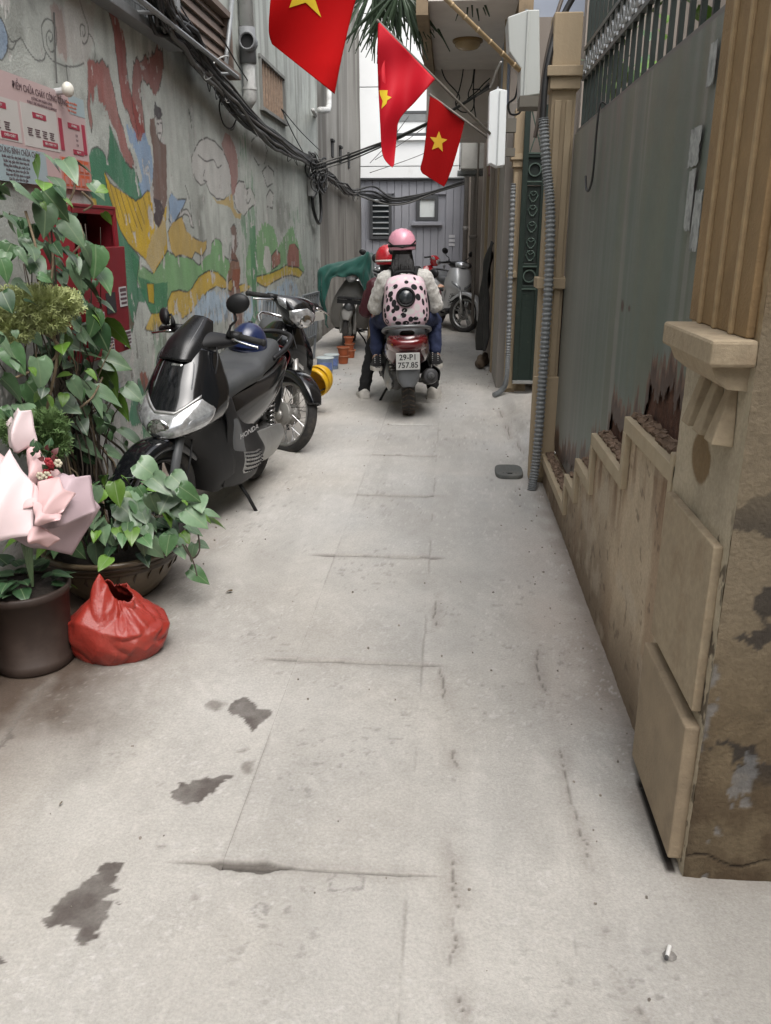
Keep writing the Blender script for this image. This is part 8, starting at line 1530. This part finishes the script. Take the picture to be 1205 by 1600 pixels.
# buckets, orange pots, racks
def bucket(loc, label, m, s=.88):
    t = thing('bucket', label, 'bucket', loc); MB().lathe([(0, 0), (.085 * s, 0), (.09 * s, .01), (.105 * s, .20 * s), (.11 * s, .205 * s), (.105 * s, .21 * s), (.098 * s, .205 * s), (.085 * s, .02)], 24).build('wall', m, t, smooth=True)
    MB().lathe([(.0, .212 * s), (.105 * s, .212 * s), (.113 * s, .206 * s), (.113 * s, .198 * s)], 24).build('lid', mat('pale_lid', (.45, .50, .50), rough=.5), t, smooth=True)
    for k in range(4): a = R(-150 + k * 35); MB().box((.097 * s * math.cos(a), .097 * s * math.sin(a), .10 * s), (.05, .006, .10 * s), Euler((0, 0, a + R(90)))).build('label_panel', mat('blue_label', (.12, .17, .36), rough=.5, var=.3, scale=30), t)
    return t
bucket((-1.36, 9.05, 0), 'nearer pale blue paint bucket with blue label by the orange tins', mat('pale_blue_plastic', (.22, .29, .42), rough=.4, var=.15)); bucket((-1.34, 9.42, 0), 'farther bluish bucket with whitish lid behind the nearer one', mat('pale_blue_plastic', (0, 0, 0)), .8)
for k, (x, y, z, lab) in enumerate(((-1.26, 9.85, 0, 'lower orange clay pot of the nearer stack'), (-1.26, 9.85, .10, 'upper orange clay pot of the nearer stack'), (-1.23, 10.35, 0, 'lowest orange clay pot of the farther stack'), (-1.24, 10.35, .08, 'middle orange clay pot of the farther stack'), (-1.25, 10.36, .16, 'topmost orange clay pot of the farther stack'))):
    t = thing('clay_pot', lab, 'pot', (x, y, z), group='orange clay pots by the wall'); s = .95 if k < 2 else .8
    MB().lathe([(0, .001), (.055 * s, .001), (.07 * s, .085), (.082 * s, .085), (.082 * s, .10), (.066 * s, .10), (.06 * s, .03)], 20).build('pot_wall', mat('orange_clay', (.36, .095, .035), rough=.75, var=.25, scale=10), t, smooth=False)
    MB().lathe([(.0825 * s, .088), (.0835 * s, .092), (.0825 * s, .096)], 20).build('rim_band', mat('pale_band', (.45, .22, .13), rough=.8), t)
def rack(label, loc, rz, tilt, w, h, n):
    t = thing('metal_rack', label, 'rack', loc, (R(tilt), 0, R(rz)), 'grey slatted racks leaning on the wall'); m = mat('rack_grey', (.23, .25, .27), rough=.5, metal=.3, var=.15)
    for s in (-1, 1): MB().box((s * w / 2, 0, h / 2), (.025, .025, h)).build('leg', m, t)
    for z in (h - .012, h * .35): MB().box((0, 0, z), (w - .025, .022, .022)).build('rail', m, t)
    for k in range(n): MB().box((-w / 2 + (k + 1) * w / (n + 1), 0, (h + h * .35) / 2), (.03, .010, h * .63)).build('slat', m, t)
rack('grey slatted metal rack leaning on the wall behind the black motorbike, nearer one', (-1.70, 7.7, 0), 84, 6, .62, .92, 6); rack('grey slatted metal rack leaning on the wall beside the green cloth, farther one', (-1.72, 9.9, 0), 84, 6, .7, .82, 7)
tag(MB().box((-1.52, 9.55, .58), (.16, .02, .10), Euler((R(12), R(-10), R(14)))).build('board_scrap', mat('pale_board', (.50, .47, .43), rough=.8, var=.1)), 'small pale board scrap stuck on the farther grey rack', 'board')
tag(MB().box((-1.66, 9.3, .3), (.02, .3, .6), Euler((0, R(8), 0))).build('metal_sheet', mat('bluish_sheet', (.27, .31, .36), rough=.5, metal=.2, var=.1)), 'bluish grey sheet leaning on the wall behind the paint buckets', 'sheet')
# dark raincoat hanging in the doorway
ct = Net([[(.475, 9.62, 1.38), (.45, 9.72, 1.40), (.46, 9.86, 1.36), (.48, 10.0, 1.28)], [(.44, 9.56, 1.18), (.39, 9.72, 1.20), (.41, 9.90, 1.16), (.46, 10.06, 1.10)], [(.43, 9.56, .85), (.36, 9.70, .86), (.40, 9.90, .84), (.45, 10.10, .84)], [(.44, 9.55, .5), (.35, 9.72, .52), (.38, 9.92, .5), (.44, 10.12, .5)], [(.44, 9.55, .20), (.34, 9.74, .19), (.36, 9.96, .17), (.42, 10.16, .18)]], mirror=False)
vs = []
for j in range(41):
    for i in range(31):
        p = ct.P(i / 30, j / 40); n = ct.N(i / 30, j / 40); vs.append(p + n * (.022 * math.sin(i * .75 + 1.2 * math.sin(j * .17)) * (.3 + j / 40) + .008 * math.sin(j * .5 + i * .3)))
tag(MB().add(vs, [(j * 31 + i, j * 31 + i + 1, (j + 1) * 31 + i + 1, (j + 1) * 31 + i) for j in range(40) for i in range(30)]).build('raincoat', mat('dark_raincoat', (.022, .021, .020), rough=.55, var=.25, scale=8, dirt=(.05, .048, .045), dirt_amt=.2), smooth=True, solid=.006), 'long dark raincoat hanging on the right doorway near the ground', 'raincoat')
for k, (x, y) in enumerate(((.36, 9.55), (.42, 9.75))):
    tag(MB().ell((x, y, .055), (.05, .10, .055), 14, 8, Euler((0, 0, R(20 - 50 * k)))).ell((x + .01, y + .07, .10), (.045, .05, .06), 12, 7).ell((x - .01, y - .05, .07), (.03, .05, .03), 10, 6).build('old_shoe', mat('brown_leather', (.10, .07, .045), rough=.7, var=.4, scale=20), smooth=True, remesh=.012), ('scuffed brown shoe under the dark raincoat, nearer one', 'scuffed brown shoe under the dark raincoat, farther one')[k], 'shoe')
tag(MB().box((.44, 8.75, .10), (.05, 2.1, .05)).box((.46, 8.75, .035), (.05, 2.1, .07)).build('door_rail', mat('rail_brown', (.15, .12, .10), rough=.6, metal=.2, var=.2)), 'low brown door rail along the foot of the right doorways', 'rail') if False else None
